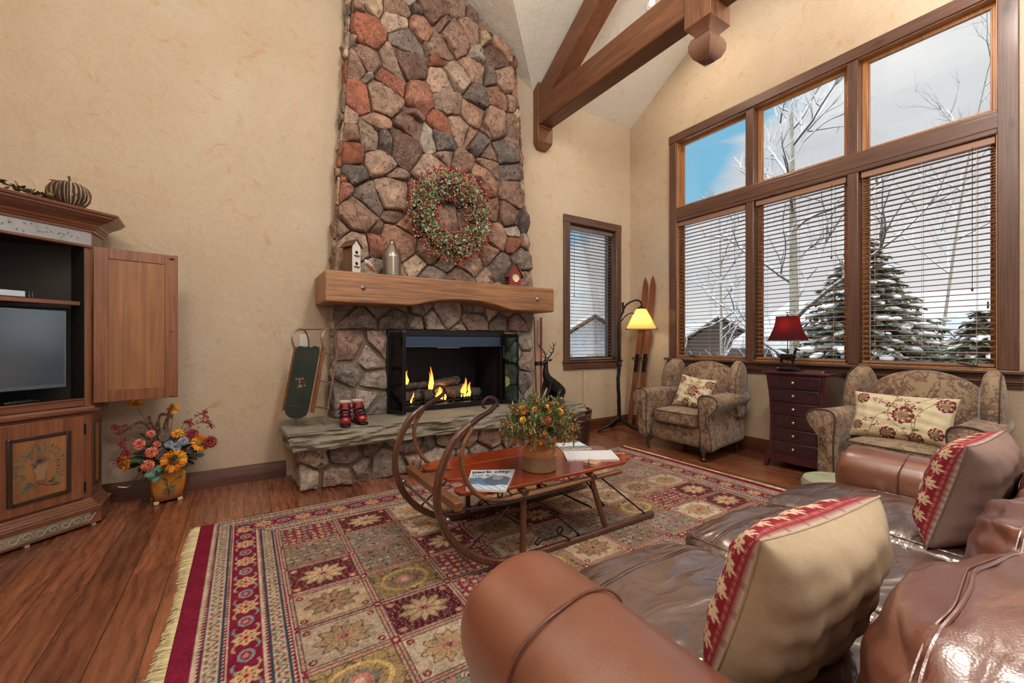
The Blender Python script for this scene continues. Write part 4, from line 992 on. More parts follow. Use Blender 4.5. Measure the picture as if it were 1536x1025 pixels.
# television
T = thing('television', 'silver framed flat television showing a dark screen inside the armoire', 'television', AO + AD * (-.53) + AN * (-.075), AR)
b = MB(); b.b2((-.43, -.02, .945), (.43, .03, 1.455)); b.build('bezel', simple('silver_bezel', (120, 134, 146), .25, .7), T, bevel=.006)
b = MB(); b.b2((-.414, -.0225, .975), (.414, -.019, 1.44)); scr = simple('tv_screen', (62, 76, 90), .12, 0, .9, coat=1); b.build('screen', scr, T)
b = MB(); b.b2((-.05, -.01, .875), (.05, .02, .96)); b.b2((-.095, -.05, .8685), (.095, .08, .880)); b.build('stand', M['black'], T)
# things on the shelf
def onarm(x, y): return AO + AD * x + AN * (-y)
t = thing('cable_box', 'black cable box with a pale lit display on the armoire shelf', 'electronics', onarm(-.42, .13) + V((0, 0, 1.520)), AR)
b = MB(); b.b2((-.16, -.07, 0), (.16, .12, .05)); b.build('case', M['black'], t, bevel=.003)
b = MB(); b.b2((.0, -.073, .008), (.12, -.0705, .042)); b.build('display', simple('pale_display', (190, 205, 215), .3), t)
for k in (.14, .155):
    b = MB(); b.b2((k - .003, -.074, .006), (k, -.0705, .044)); b.build('silver_strip', M['steel'], t)
t = thing('remote_control', 'black remote control lying below the television on the armoire floor', 'remote', onarm(-.335, .024) + V((0, 0, .8685)), AR)
b = MB(); b.b2((-.08, -.02, 0), (.08, .02, .018)); b.build('case', M['black'], t, bevel=.006)
b = MB()
for k in range(5): b.ball((-.05 + k * .022, -.0, .019), .004, 6, 4)
b.build('buttons', M['steel'], t)

# pumpkin and garland on top
t = thing('bark_pumpkin', 'brown pumpkin made of bark strips with a twig stem on top of the armoire', 'pumpkin', (-.965, 3.86, 2.128))
b = MB(); r = random.Random(5); BC = [lin(c) for c in ((70, 48, 36), (98, 72, 56), (52, 36, 28), (140, 116, 96), (84, 58, 44), (178, 160, 140))]
for k in range(96):
    a = 2 * PI * k / 96 + r.uniform(-.02, .02); lob = .86 + .14 * abs(math.cos(a * 4)); pts = []
    for m in range(9):
        t_ = -1.15 + m / 8 * 2.55; q = math.cos(t_) ** .7 if math.cos(t_) > 0 else 0
        rr = .105 * lob * (q * .9 + .1) + r.uniform(-.003, .003); z = .078 + math.sin(t_) * .078 - (.016 if m == 8 else 0)
        pts.append((math.cos(a) * rr, math.sin(a) * rr, max(.003, z)))
    b.tube(pts, [r.uniform(.0028, .0048) for _ in pts], 5, r.choice(BC))
b.build('bark_strips', vcol('bark_colours', .85, .5, 120), t)
b = MB(); b.soft((0, 0, .076), (.18, .18, .13), 2.5, 6); b.build('core', M['cab_dark'], t)
b = MB(); b.tube([(0, 0, .13), (.004, .0, .165), (.0, .003, .2)], [.009, .006, .007], 7); b.build('stem', M['cab_dark'], t)
b = MB(); b.leaf((-.02, 0, .15), (-1, -.3, .2), (0, 0, 1), .07, .035, lin((48, 50, 38))); b.leaf((-.01, -.01, .152), (-.4, -1, .1), (0, 0, 1), .05, .03, lin((58, 56, 42))); b.build('leaf', M['vleaf'], t, solid=.001)
t = thing('leaf_garland', 'trailing garland of small green and brown leaves on top of the armoire', 'garland', (-1.22, 3.62, 2.128))
b = MB(); lv = MB(); ctl = [(-.36, -.26, .02), (-.22, -.18, .035), (-.1, -.11, .045), (0, -.03, .045), (.08, .04, .03), (.14, .1, .012), (.2, .14, .02)]
P = bez(ctl, 8); b.tube(P, .004, 5); b.build('vine', M['cab_dark'], t)
for k in range(190):
    p = P[r.randrange(len(P))]; d = V((r.gauss(0, 1), r.gauss(0, 1), r.gauss(.5, .5))).normalized(); lv.leaf(p + d * .008, d, (r.random(), r.random(), 1), r.uniform(.022, .04), .016, lin(r.choice([(96, 96, 50), (70, 76, 44), (134, 60, 50), (120, 98, 60), (150, 140, 80)])))
stuff(lv.build('leaves', M['vleaf'], t))

# ------------------------------------------------------------------ planter and floral arrangement by the armoire
PT = thing('square_planter', 'ochre flared square planter with a painted plant motif on the floor below the armoire door', 'planter', (-.515, 4.25, 0), R(14))
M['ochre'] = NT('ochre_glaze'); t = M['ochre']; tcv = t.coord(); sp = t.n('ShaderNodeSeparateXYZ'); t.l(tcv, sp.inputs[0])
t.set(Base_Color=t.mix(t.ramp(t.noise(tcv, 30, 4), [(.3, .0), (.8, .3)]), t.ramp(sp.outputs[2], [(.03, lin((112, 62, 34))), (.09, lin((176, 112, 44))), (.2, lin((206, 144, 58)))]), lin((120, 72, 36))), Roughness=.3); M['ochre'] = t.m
b = MB(); prof = [(.082, .022), (.086, .03), (.098, .08), (.108, .14), (.112, .2), (.110, .235), (.103, .262), (.108, .275), (.1, .277), (.094, .262), (.096, .24), (.09, .2)]
b.lathe(prof, n=32, sq=7); b.build('pot', M['ochre'], PT)
b = MB(); b.lathe([(.094, .245), (.05, .25), (.001, .25)], n=24, sq=7); b.build('moss', M['cab_dark'], PT)
for x in (-1, 1):
    for y in (-1, 1):
        b = MB(); b.soft((x * .072, y * .072, .013), (.036, .036, .03), 3, 5); b.build('foot', simple('pale_glaze', (196, 176, 150), .3) if 'pale_glaze' not in bpy.data.materials else bpy.data.materials['pale_glaze'], PT)
b = MB(); y = -.128; GL = lin((84, 98, 74)); BRN = lin((74, 44, 34))
def yf(z): return -(.090 + .026 * min(1, max(0, (z - .03) / .17))) * 1.04 - .003
b.tube([(x, yf(z), z) for x, z in ((.0, .06), (.002, .09), (-.004, .12), (.01, .15), (.03, .175), (.045, .19))], .002, 4, BRN); b.tube([(x, yf(z), z) for x, z in ((.0, .08), (-.012, .12), (-.01, .19))], .0018, 4, BRN)
for x, z, dx, dz in ((0, .09, 1, .25), (0, .09, -1, .3), (0, .11, 1, .5), (0, .11, -1, .45), (0, .075, 1, .6), (0, .075, -1, .7), (.002, .13, 1, .1), (-.01, .185, -1, .9), (.045, .185, 1, .6), (-.004, .14, -1, 1)):
    b.leaf((x, yf(z) - .001, z), (dx, -.02, dz), (0, -1, 0), .042, .012, GL, .0, 0)
b.build('painted_plant', M['vcol'], PT)

FA = thing('floral_arrangement', 'autumn arrangement of artificial sunflowers, lotus pods, plumes and berries filling the ochre planter', 'flowers', (-.515, 4.25, .25))
r = random.Random(12)
def W(x, z, y=4.22): return V((x + .515, y - 4.25, z - .25))
def stem(p, name='stem', col=(72, 84, 52), rad=.0022, par=None):
    b = MB(); P = bez([V((r.uniform(-.03, .03), r.uniform(-.02, .02), .0)), p * .5 + V((0, 0, .04)), p], 5); b.tube(P, rad, 5, lin(col)); b.build(name, M['vcol'], par or FA)
def sunflower(p, d, R_, n=22):
    d = V(d).normalized(); u = d.orthogonal().normalized(); w = d.cross(u); b = MB()
    for lay in range(2):
        for k in range(n):
            a = 2 * PI * (k + lay * .5) / n + r.uniform(-.1, .1); q = u * math.cos(a) + w * math.sin(a); b.leaf(p + q * R_ * .32, q + d * (.25 + .25 * lay + r.uniform(-.15, .15)), d, R_ * r.uniform(.6, .75), R_ * .28, lin(r.choice([(236, 160, 36), (222, 130, 26), (240, 176, 60), (206, 110, 30)])), .2, .3)
    s = b.build('sunflower', M['vleaf'], FA, solid=.0008)
    b = MB(); rt = d.to_track_quat('Z', 'Y').to_matrix(); b.ball(p + d * R_ * .06, (R_ * .36, R_ * .36, R_ * .16), 14, 6, lin((142, 116, 52)), rt)
    for k in range(60):
        a = k * 2.4; q = math.sqrt(k / 60) * R_ * .34; b.ball(p + (u * math.cos(a) + w * math.sin(a)) * q + d * (R_ * .06 + R_ * .15 * math.sqrt(max(0, 1 - (q / R_ / .36) ** 2))), R_ * .025, 4, 3, lin((120, 92, 40)))
    b.build('seed_head', M['vcol'], s)
for x, z, y, d, R_ in ((-.455, .34, 4.09, (.25, -1, .1), .088), (-.695, .775, 4.22, (.2, -.6, .8), .05), (-.47, .72, 4.2, (.1, -.8, .7), .045), (-.30, .44, 4.16, (.6, -.8, .3), .07), (-.745, .35, 4.16, (-.8, -.7, .0), .06), (-.44, .53, 4.17, (.0, -.7, .8), .042)):
    p = W(x, z, y); stem(p * .96); sunflower(p, d, R_)
def pod(p, d, R_):
    d = V(d).normalized(); rt = d.to_track_quat('Z', 'Y').to_matrix(); b = MB(); b.lathe([(R_ * .15, -R_ * .9), (R_ * .5, -R_ * .5), (R_ * .9, -.1 * R_), (R_, 0), (R_ * .95, R_ * .06), (.001, R_ * .1)], p, 18, lin((104, 88, 80)), rt)
    for k in range(14):
        a = k * 2.4; q = math.sqrt((k + .3) / 14) * R_ * .82; c = p + rt @ V((math.cos(a) * q, math.sin(a) * q, R_ * .09)); b.lathe([(R_ * .13, 0), (R_ * .13, R_ * .05), (R_ * .08, R_ * .02)], c, 8, lin((46, 36, 34)), rt)
    b.build('lotus_pod', M['vcol'], FA)
for x, z, y, d, R_ in ((-.515, .525, 4.12, (.1, -1, .25), .034), (-.53, .40, 4.10, (-.1, -1, .1), .045), (-.36, .40, 4.13, (.7, -.7, .1), .03)): pod(W(x, z, y), d, R_)
def bloom(p, d, R_, cols, n=14):
    d = V(d).normalized(); u = d.orthogonal().normalized(); w = d.cross(u); b = MB()
    for lay in range(3):
        for k in range(n - lay * 3):
            a = 2 * PI * (k + lay * .4) / (n - lay * 3); q = u * math.cos(a) + w * math.sin(a); b.leaf(p + q * R_ * .08, q * (1 - .3 * lay) + d * (.35 + .5 * lay), d, R_ * (1 - .2 * lay), R_ * .5, lin(r.choice(cols)), .2, .3)
    b.ball(p + d * R_ * .1, R_ * .14, 6, 4, lin((150, 90, 50))); b.build('blossom', M['vleaf'], FA, solid=.0008)
SAL = [(206, 110, 84), (222, 140, 110), (186, 84, 70)]; RED = [(132, 44, 48), (112, 34, 40), (160, 70, 62)]; BLU = [(140, 150, 170), (112, 124, 146), (160, 168, 184)]
for x, z, y, c, R_ in ((-.66, .485, 4.13, SAL, .038), (-.585, .42, 4.10, SAL, .04), (-.605, .33, 4.08, SAL, .042), (-.35, .515, 4.16, RED, .045), (-.235, .44, 4.15, RED, .05), (-.40, .475, 4.12, BLU, .034), (-.445, .435, 4.11, BLU, .034), (-.49, .46, 4.14, BLU, .03), (-.60, .55, 4.16, SAL, .03), (-.74, .42, 4.17, RED, .03), (-.56, .47, 4.14, SAL, .026)):
    stem(W(x, z, y) * .95); bloom(W(x, z, y), (x * .8 + .45, -1, .3), R_, c)
for (x, z), (x2, z2), (x3, z3) in (((-.60, .55), (-.66, .64), (-.76, .58)), ((-.55, .5), (-.55, .68), (-.47, .67)), ((-.55, .45), (-.57, .55), (-.56, .64)), ((-.52, .5), (-.52, .6), (-.49, .70)), ((-.53, .5), (-.60, .62), (-.61, .68)), ((-.5, .5), (-.5, .66), (-.47, .76))):
    b = MB(); P = bez([W(x, z, 4.2), W(x2, z2, 4.18), W(x3, z3, 4.16)], 14); b.tube(P, .004, 5, lin((96, 68, 54)))
    for p in P[4:]:
        for k in range(16):
            d = V((r.gauss(0, 1), r.gauss(0, 1), r.gauss(0, 1))).normalized(); b.leaf(p, d, (0, 0, 1), .02, .0035, lin(r.choice([(132, 86, 70), (104, 68, 56), (156, 108, 90)])), .2, 0)
    b.build('grass_plume', M['vleaf'], FA)
for x, z in ((-.80, .62), (-.77, .5), (-.28, .68), (-.25, .60), (-.38, .62), (-.79, .38)):
    b = MB(); P = bez([W(-.52, .35, 4.2), W((-.52 + x) / 2 + r.uniform(-.04, .04), (.4 + z) / 2 + .06, 4.19), W(x, z, 4.18), W(x + .02, z - .04, 4.17)], 8); b.tube(P, .002, 5, lin((110, 74, 62)))
    for p in P[12:]:
        for k in range(4):
            q = p + V((r.gauss(0, .012), r.gauss(0, .01), r.gauss(0, .012))); b.tube([p, q], .0008, 4, lin((110, 60, 60))); b.ball(q, .0055, 6, 4, lin(r.choice([(150, 40, 60), (176, 60, 74), (120, 30, 46)])))
    b.build('berry_spray', M['vcol'], FA)
b = MB()
for k in range(110):
    a = r.uniform(0, 2 * PI); e = r.uniform(-.2, .9); d = V((math.cos(a) * 1.2, math.sin(a) * .6 - .3, e)).normalized(); p = V((0, 0, .06)) + d * r.uniform(.05, .2); b.leaf(p, d, (r.gauss(0, .5), -.5, 1), r.uniform(.05, .11), r.uniform(.025, .05), lin(r.choice([(46, 60, 44), (60, 78, 56), (40, 48, 38), (88, 120, 110), (70, 84, 66), (38, 42, 36)])), .4)
stuff(b.build('foliage', M['vleaf'], FA))
b = MB()
for x, z, dx, dz in ((-.53, .30, -.9, -.5), (-.57, .3, .1, -1), (-.51, .33, -.6, -.9)): b.leaf(W(x, z, 4.09), (dx, -.3, dz), (0, -1, .3), .11, .07, lin((104, 142, 128)), .1)
b.build('pale_leaf', M['vleaf'], FA, solid=.001)
# cable from the armoire
t = MB(); t.tube(bez([(-.80, 4.24, .16), (-.74, 4.24, .15), (-.70, 4.25, .2), (-.67, 4.27, .27), (-.665, 4.3, .33), (-.66, 4.37, .34), (-.65, 4.41, .33)], 8), .004, 6)
tag(t.build('power_cable', M['steel']), 'grey cable curving out from behind the armoire towards the wall', 'cable')
# ================================================================== PATTERNED RUG
RX0, RX1, RY0, RY1 = -.25, 3.78, .52, 3.50
def rug_colors(X, Y):
    """X, Y arrays in metres from the rug's corner; returns linear rgb"""
    Lx, Ly = RX1 - RX0, RY1 - RY0; rg = np.random.RandomState(5)
    c = lambda t: np.array(lin(t))
    CR, DK, CRM, NAVY, SAGE, GOLD, ROSE, TAN, BLUE, BRN = map(c, ((124, 30, 54), (86, 24, 42), (190, 172, 150), (58, 66, 82), (120, 122, 108), (170, 132, 82), (186, 116, 104), (176, 150, 118), (130, 142, 146), (104, 84, 64)))
    out = np.empty(X.shape + (3,)); out[:] = CR
    dx = np.minimum(X, Lx - X); dy = np.minimum(Y, Ly - Y)
    horiz = dy < (dx - .08 + .02)              # nearest edge is a long side
    e = np.minimum(dx - .08, dy - .012)        # distance inside the plain end bands
    along = np.where(horiz, X, Y)
    def put(m, col): out[m] = col
    def near(v, w): return np.abs(v) < w
    B = [(0, .012, CRM), (.012, .026, CR), (.026, .034, NAVY), (.034, .085, CRM), (.085, .095, NAVY), (.095, .108, CR), (.108, .116, CRM), (.116, .235, CR), (.235, .243, CRM), (.243, .256, CR), (.256, .264, NAVY), (.264, .318, CRM), (.318, .326, NAVY), (.326, .340, CR), (.340, .348, CRM)]
    for a, b_, col in B: put((e >= a) & (e < b_), col)
    # little triangles in the guard stripes
    for a, b_ in ((.012, .026), (.095, .108), (.243, .256), (.326, .340)):
        t = (e - a) / (b_ - a); f = (along / .022) % 1; put((t > 0) & (t < 1) & (np.abs(f - .5) < .42 * (1 - t)), CRM)
    # vine in the cream bands
    for a, b_ in ((.034, .085), (.264, .318)):
        t = (e - a) / (b_ - a); ph = along / .075 * 2 * np.pi; m = (t > .04) & (t < .96)
        put(m & near(t - .5 - .3 * np.sin(ph), .09), BRN); s = ((along / .0375) % 1 - .5)
        put(m & ((s * .75) ** 2 + ((t - .5 + .28 * np.sin(ph)) * 1.1) ** 2 < .045), ROSE); put(m & ((s * .75) ** 2 + ((t - .5 + .28 * np.sin(ph)) * 1.1) ** 2 < .012), CR)
        q = (along / .019 + t * 1.5) % 1; put(m & (np.abs(q - .5) < .1) & near(t - .5, .42), SAGE)
    # rosettes in the main border
    t = (e - .1755) / .0595; m = np.abs(t) < 1; per = .24; k = np.floor(along / per); f = (along / per - k - .5) * per / .0595
    def ell(f0, a, b_, tt=0): return ((f - f0) / a) ** 2 + ((t - tt) / b_) ** 2
    ang = np.arctan2(t, f); r_ = np.sqrt(f ** 2 + t ** 2)
    put(m & (np.sqrt((f / .95) ** 2 + (t / .88) ** 2) < .86 + .12 * np.cos(8 * ang)), c((196, 166, 124))); put(m & (ell(0, .62, .5) < 1) & (np.cos(8 * ang) > .55), CR); put(m & (ell(0, .38, .3) < 1), c((206, 150, 112))); put(m & (ell(0, .16, .14) < 1), CR)
    f2 = (((along / per) % 1) - np.round((along / per) % 1)) * per / .0595
    put(m & (np.abs(np.sqrt((f2 / .55) ** 2 + (t / .42) ** 2) - 1) < .22), BLUE); put(m & (((f2 / .26) ** 2 + (t / .2) ** 2) < 1), ROSE)
    put(m & near(t - .78 * np.sin(along / per * 2 * np.pi * 1), .08) & (np.abs(f2) < 1.6) & (np.abs(f2) > .6), BLUE); put(m & near(t + .78 * np.sin(along / per * 2 * np.pi * 1), .08) & (np.abs(f2) < 1.6) & (np.abs(f2) > .6), TAN)
    # field of garden panels
    F = e >= .348; fx0 = .08 + .348; fy0 = .012 + .348; fw = Lx - 2 * fx0; fh = Ly - 2 * fy0; nx, ny = 9, 8
    U = (X - fx0) / fw * nx; Vv = (Y - fy0) / fh * ny; i = np.clip(np.floor(U), 0, nx - 1).astype(int); j = np.clip(np.floor(Vv), 0, ny - 1).astype(int)
    u = (U - i - .5) * fw / nx; v = (Vv - j - .5) * fh / ny; hw, hh = fw / nx / 2, fh / ny / 2
    put(F, c((166, 146, 124)))
    bx = np.minimum(hw - np.abs(u), hh - np.abs(v))
    put(F & (bx < .016), TAN); put(F & (bx < .016) & (((X / .03) % 1 < .45) ^ ((Y / .03) % 1 < .45)), ROSE); put(F & (bx < .003), NAVY); put(F & (bx > .015) & (bx < .020), NAVY)
    cb = (hw - np.abs(u) < .02) & (hh - np.abs(v) < .02); put(F & cb, CR); put(F & cb & (hw - np.abs(u) < .008) & (hh - np.abs(v) < .008), CRM)
    inn = F & (bx >= .020)
    kinds = rg.randint(0, 7, (nx, ny)); 
    for a in range(nx):
        for b_ in range(ny): kinds[a, b_] = ((a * 3 + b_ * 5 + (a * b_) % 3) % 7)
    K = kinds[i, j]; bg = [CR, CRM, SAGE, c((150, 128, 88)), DK, c((128, 134, 126)), c((184, 160, 132))]; fade = rg.uniform(.8, 1.15, (nx, ny))
    for k in range(7):
        m = inn & (K == k); put(m, bg[k])
        fl = c((200, 170, 130)); A = np.arctan2(v, u); r_ = np.sqrt((u / (hw - .02)) ** 2 + (v / (hh - .02)) ** 2)
        if k in (0, 2, 5):       # scattered flowers
            g = .042; iu = np.floor(u / g); iv = np.floor(v / g); hsh = np.sin(iu * 12.9 + iv * 78.2 + k) * 43758.5; hsh -= np.floor(hsh); h2 = np.sin(iu * 39.3 + iv * 11.1 + k) * 24634.6; h2 -= np.floor(h2)
            du = u - (iu + .5 + (hsh - .5) * .4) * g; dv = v - (iv + .5 + (h2 - .5) * .4) * g; rr = np.sqrt(du ** 2 + dv ** 2); aa = np.arctan2(dv, du)
            put(m & near(np.sin(u * 75 + np.sin(v * 60) * 2) * .5 + np.cos(v * 70) * .5, .08), NAVY if k != 0 else BRN)
            pc = np.where((hsh > .5)[..., None], fl, ROSE if k != 0 else BLUE); mm = m & (rr < .0125 + .003 * np.cos(5 * aa)); out[mm] = pc[mm]; put(m & (rr < .005), CR if k != 0 else GOLD)
        elif k in (1, 4, 6):     # big star flower
            put(m & (r_ < .64 + .12 * np.cos(10 * A)), {1: TAN, 4: c((178, 150, 116)), 6: c((140, 116, 88))}[k]); put(m & near(r_ - (.64 + .12 * np.cos(10 * A)), .03), BRN); put(m & (r_ < .5) & (np.cos(10 * A) > .2), {1: c((164, 134, 96)), 4: c((196, 172, 134)), 6: c((160, 134, 100))}[k]); put(m & (r_ < .6) & (np.cos(10 * A + np.pi) > .93), BRN); put(m & (r_ < .2), ROSE); put(m & (r_ < .09), NAVY)
            cu = (hw - .045) - np.abs(u); cv = (hh - .045) - np.abs(v); rr = np.sqrt(cu ** 2 + cv ** 2); put(m & (rr < .017), CR if k != 4 else ROSE); put(m & (rr < .007), fl)
        else:                    # arabesque oval
            w = np.sin(u * 62 + 2.2 * np.sin(v * 48)) + np.sin(v * 72 + 2.0 * np.sin(u * 52)); put(m & near(w, .22), c((92, 74, 56))); put(m & (r_ < .8) & (r_ > .68), c((196, 164, 108))); put(m & (r_ < .45 + .1 * np.cos(6 * A)), c((112, 110, 98))); put(m & (r_ < .3), ROSE); put(m & (r_ < .14), CRM)
    out[inn] *= fade[i, j][inn][:, None]
    fil = F & (np.abs(np.sin(X * 150 + 2.5 * np.sin(Y * 90)) + np.sin(Y * 165 + 2.2 * np.sin(X * 110))) < .28); out[fil] = out[fil] * .55 + np.array(lin((120, 92, 78))) * .45
    fil = F & ((np.sin(X * 210 + 3 * np.sin(Y * 60)) * np.sin(Y * 190)) > .72); out[fil] = out[fil] * .5 + np.array(lin((196, 160, 132))) * .5
    # wool mottling, tone changes row by row
    n = rg.uniform(.78, 1.2, X.shape); n2 = 1 + .1 * np.sin(Y * 31 + np.sin(X * 7) * 2) * np.sin(X * 23)
    return np.clip(out * (n * n2)[..., None], 0, 1)
def grid_mesh(name, nx, ny, fpos, fcol, mat, parent=None):
    U, W_ = np.meshgrid(np.linspace(0, 1, nx), np.linspace(0, 1, ny), indexing='ij'); P = fpos(U, W_); Cc = fcol(U, W_)
    me = bpy.data.meshes.new(name); me.vertices.add(nx * ny); me.vertices.foreach_set('co', P.reshape(-1, 3).astype(np.float32).ravel())
    idx = np.arange(nx * ny).reshape(nx, ny); q = np.stack([idx[:-1, :-1], idx[1:, :-1], idx[1:, 1:], idx[:-1, 1:]], -1).reshape(-1, 4)
    me.loops.add(q.size); me.loops.foreach_set('vertex_index', q.ravel().astype(np.int32)); me.polygons.add(len(q)); me.polygons.foreach_set('loop_start', np.arange(0, q.size, 4, dtype=np.int32)); me.polygons.foreach_set('loop_total', np.full(len(q), 4, dtype=np.int32))
    me.polygons.foreach_set('use_smooth', np.ones(len(q), bool)); me.update(); me.validate()
    ca = me.color_attributes.new('Col', 'FLOAT_COLOR', 'POINT'); arr = np.ones((nx * ny, 4), np.float32); arr[:, :3] = Cc.reshape(-1, 3); ca.data.foreach_set('color', arr.ravel())
    me.materials.append(mat); o = bpy.data.objects.new(name, me); COL.objects.link(o)
    if parent: o.parent = parent
    return o
RT = .012; Lx, Ly = RX1 - RX0, RY1 - RY0
RG = thing('patterned_rug', 'large red and cream fringed wool rug of small garden panels', 'rug', (RX0, RY0, 0))
def rpos(U, W_):
    d = np.minimum(np.minimum(U, 1 - U) * Lx, np.minimum(W_, 1 - W_) * Ly)
    return np.stack([U * Lx, W_ * Ly, np.where(d < .001, .0005, RT) + 0 * U], -1)
grid_mesh('pile', 740, 548, rpos, lambda U, W_: rug_colors(U * Lx, W_ * Ly), M['vrug'], RG)
b = MB(); r = random.Random(8)
for sg, x in ((-1, .002), (1, Lx - .002)):
    b.cur = lin((206, 188, 142)); b.b2((x - .012 if sg < 0 else x, .01, .001), (x if sg < 0 else x + .012, Ly - .01, .009))
    y = .01
    while y < Ly - .01:
        dr = .012 * math.sin(y * 9) + .01 * math.sin(y * 23); L = .05 + .012 * math.sin(y * 5 + 1) + r.uniform(-.006, .006); col = lin(r.choice([(214, 198, 152), (196, 178, 132), (224, 210, 168)]))
        b.tube([(x, y, .008), (x + sg * L * .5, y + dr * .6 + r.uniform(-.004, .004), .009 + r.random() * .004), (x + sg * L, y + dr + r.uniform(-.01, .01), .003)], [.0028, .0024, .0012], 4, col); y += r.uniform(.0045, .008)
stuff(b.build('fringe', M['vcloth'], RG))

# ================================================================== SLED COFFEE TABLE
SO = V((1.6, 2.315, RT)); YN, YFAR = 1.97, 2.66
SL = thing('sled_coffee_table', 'antique wooden sleigh with tall curled runners used as a coffee table on the rug', 'coffee table', SO)
SI = Matrix.Translation(-SO); z0 = RT
def shift(P, y): return [V((x, y, z)) for x, z in P]
RP = [(2.43, .034), (2.1, .032), (1.7, .03), (1.3, .034), (1.14, .058), (.985, .145), (.868, .275), (.812, .437), (.828, .585), (.90, .735), (1.0, .815)]
CP = [(.965, .79), (1.05, .845), (1.115, .875), (1.15, .91), (1.14, .94), (1.105, .95), (1.075, .93), (1.07, .905), (1.088, .893)]
for y, sg in ((YN, -1), (YFAR, 1)):
    b = MB(); P = bez(shift(RP, y), 8); b.sweep(P, .036, .036, (0, 1, 0)); rn = b.build('runner', M['sled_dark'], SL, xf=SI)
    b = MB(); Q = bez(shift([(x, z) for x, z in RP[:8]], y), 8); Q2 = []
    for i, p in enumerate(Q):
        t_ = (Q[min(i + 1, len(Q) - 1)] - Q[max(i - 1, 0)]).normalized(); n_ = V((t_.z, 0, -t_.x)); n_ = n_ if n_.z < 0 or n_.x < 0 else -n_
        Q2.append(p + n_ * .0195)
    b.sweep([V((p.x, p.y, max(p.z, z0 + .003))) for p in Q2], .026, .006, (0, 1, 0)); b.build('steel_shoe', M['steel'], rn, xf=SI)
    b = MB(); P = bez(shift(CP, y), 6); b.sweep(P, .03, .022, (0, 1, 0), taper=[1.15 - .75 * i / (len(P) - 1) for i in range(len(P))]); b.ball((1.155, y, .905), (.018, .014, .014), 8, 6); b.build('scroll_tip', simple('plum_iron', (84, 58, 60), .35, .7) if 'plum_iron' not in bpy.data.materials else bpy.data.materials['plum_iron'], rn, xf=SI)
    b = MB(); P = bez(shift([(1.005, .80), (.955, .725), (.94, .65), (.955, .56), (.995, .485), (1.07, .42), (1.2, .385), (1.45, .378), (1.8, .385), (2.09, .392)], y + sg * .012), 6); b.tube(P, [.0125] * len(P), 10); b.build('bent_rail', M['sled_wood'], SL, xf=SI)
    b = MB(); b.tube([(.83, y + sg * .014, .395), (1.2, y + sg * .026, .366), (1.75, y + sg * .026, .368)], .007, 6); b.build('iron_strap', M['iron'], SL, xf=SI)
    b = MB(); b.b2((1.25, y - .016, .372), (2.12, y + .016, .396)); b.build('side_rail', M['sled_wood'], SL, xf=SI, bevel=.005)
    for xt, xb in ((1.33, 1.325), (1.85, 1.975)):
        b = MB(); b.sweep([(xt, y, .38), ((xt + xb) / 2, y + sg * .004, .2), (xb, y, .05)], .026, .034, (0, 1, 0)); ps = b.build('support_post', M['sled_dark'], SL, xf=SI)
    for p, q in (((1.93, .375), (2.34, .06)), ((1.38, .375), (1.74, .06)), ((1.28, .375), (.985, .165)), ((1.80, .375), (1.95, .2))):
        b = MB(); b.tube([(p[0], y + sg * .004, p[1]), (q[0], y + sg * .004, q[1])], .0055, 6); b.ball((q[0], y, q[1] - .005), .012, 6, 5); b.build('brace_rod', M['iron'], SL, xf=SI)
    b = MB(); b.tube(bez([(1.43, y - .02, .12), (1.40, y - .02, .10), (1.42, y - .02, .085), (1.45, y - .02, .10), (1.56, y - .02, .10), (1.60, y - .02, .13), (1.57, y - .02, .15), (1.56, y - .02, .12), (1.61, y - .02, .085), (1.66, y - .02, .05)], 5), .0055, 6); b.build('rope_hook', M['iron'], SL, xf=SI)
for x in (1.33, 1.85):
    b = MB(); b.sweep(bez([(x, YN - .03, .40), (x, 2.1, .425), (x, 2.315, .405), (x, 2.53, .425), (x, YFAR + .03, .40)], 5), .04, .03, (1, 0, 0)); b.build('cross_beam', M['sled_dark'], SL, xf=SI)
    b = MB(); b.tube([(x, YN, .2), (x, YFAR, .2)], .006, 6); b.build('tie_rod', M['iron'], SL, xf=SI)
b = MB(); b.b2((.885, YN - .05, .395), (.93, YFAR + .02, .44)); b.build('front_crossbar', M['sled_wood'], SL, xf=SI, bevel=.004)
b = MB(); b.tube([(.865, YN, .345), (.865, YFAR, .345)], .008, 8); b.ball((.865, YN - .005, .345), .018, 8, 6); b.ball((.865, YFAR, .345), .018, 8, 6); b.build('front_tie_rod', M['steel'], SL, xf=SI)
def plank(y0, y1, x0, x1):
    yc = (y0 + y1) / 2; h = (y1 - y0) / 2
    def end(x, s):   # ogee bulb end
        return [(x - s * .16, -h), (x - s * .13, -h * .97), (x - s * .10, -h * .80), (x - s * .085, -h * .62), (x - s * .06, -h * .52), (x - s * .03, -h * .5), (x - s * .008, -h * .36), (x, 0), (x - s * .008, h * .36), (x - s * .03, h * .5), (x - s * .06, h * .52), (x - s * .085, h * .62), (x - s * .10, h * .80), (x - s * .13, h * .97), (x - s * .16, h)]
    P = end(x1, 1) + end(x0, -1)[::-1]; b = MB(); b.prism([(x, yc + q) for x, q in P], (0, 0, .428), (1, 0, 0), (0, 1, 0), (0, 0, 1), .022); b.build('top_plank', M['tabletop'], SL, smooth=False, xf=SI, bevel=.005)
plank(1.955, 2.172, .955, 2.275); plank(2.175, 2.455, .99, 2.30); plank(2.458, 2.675, .955, 2.275)
TZ = .4505
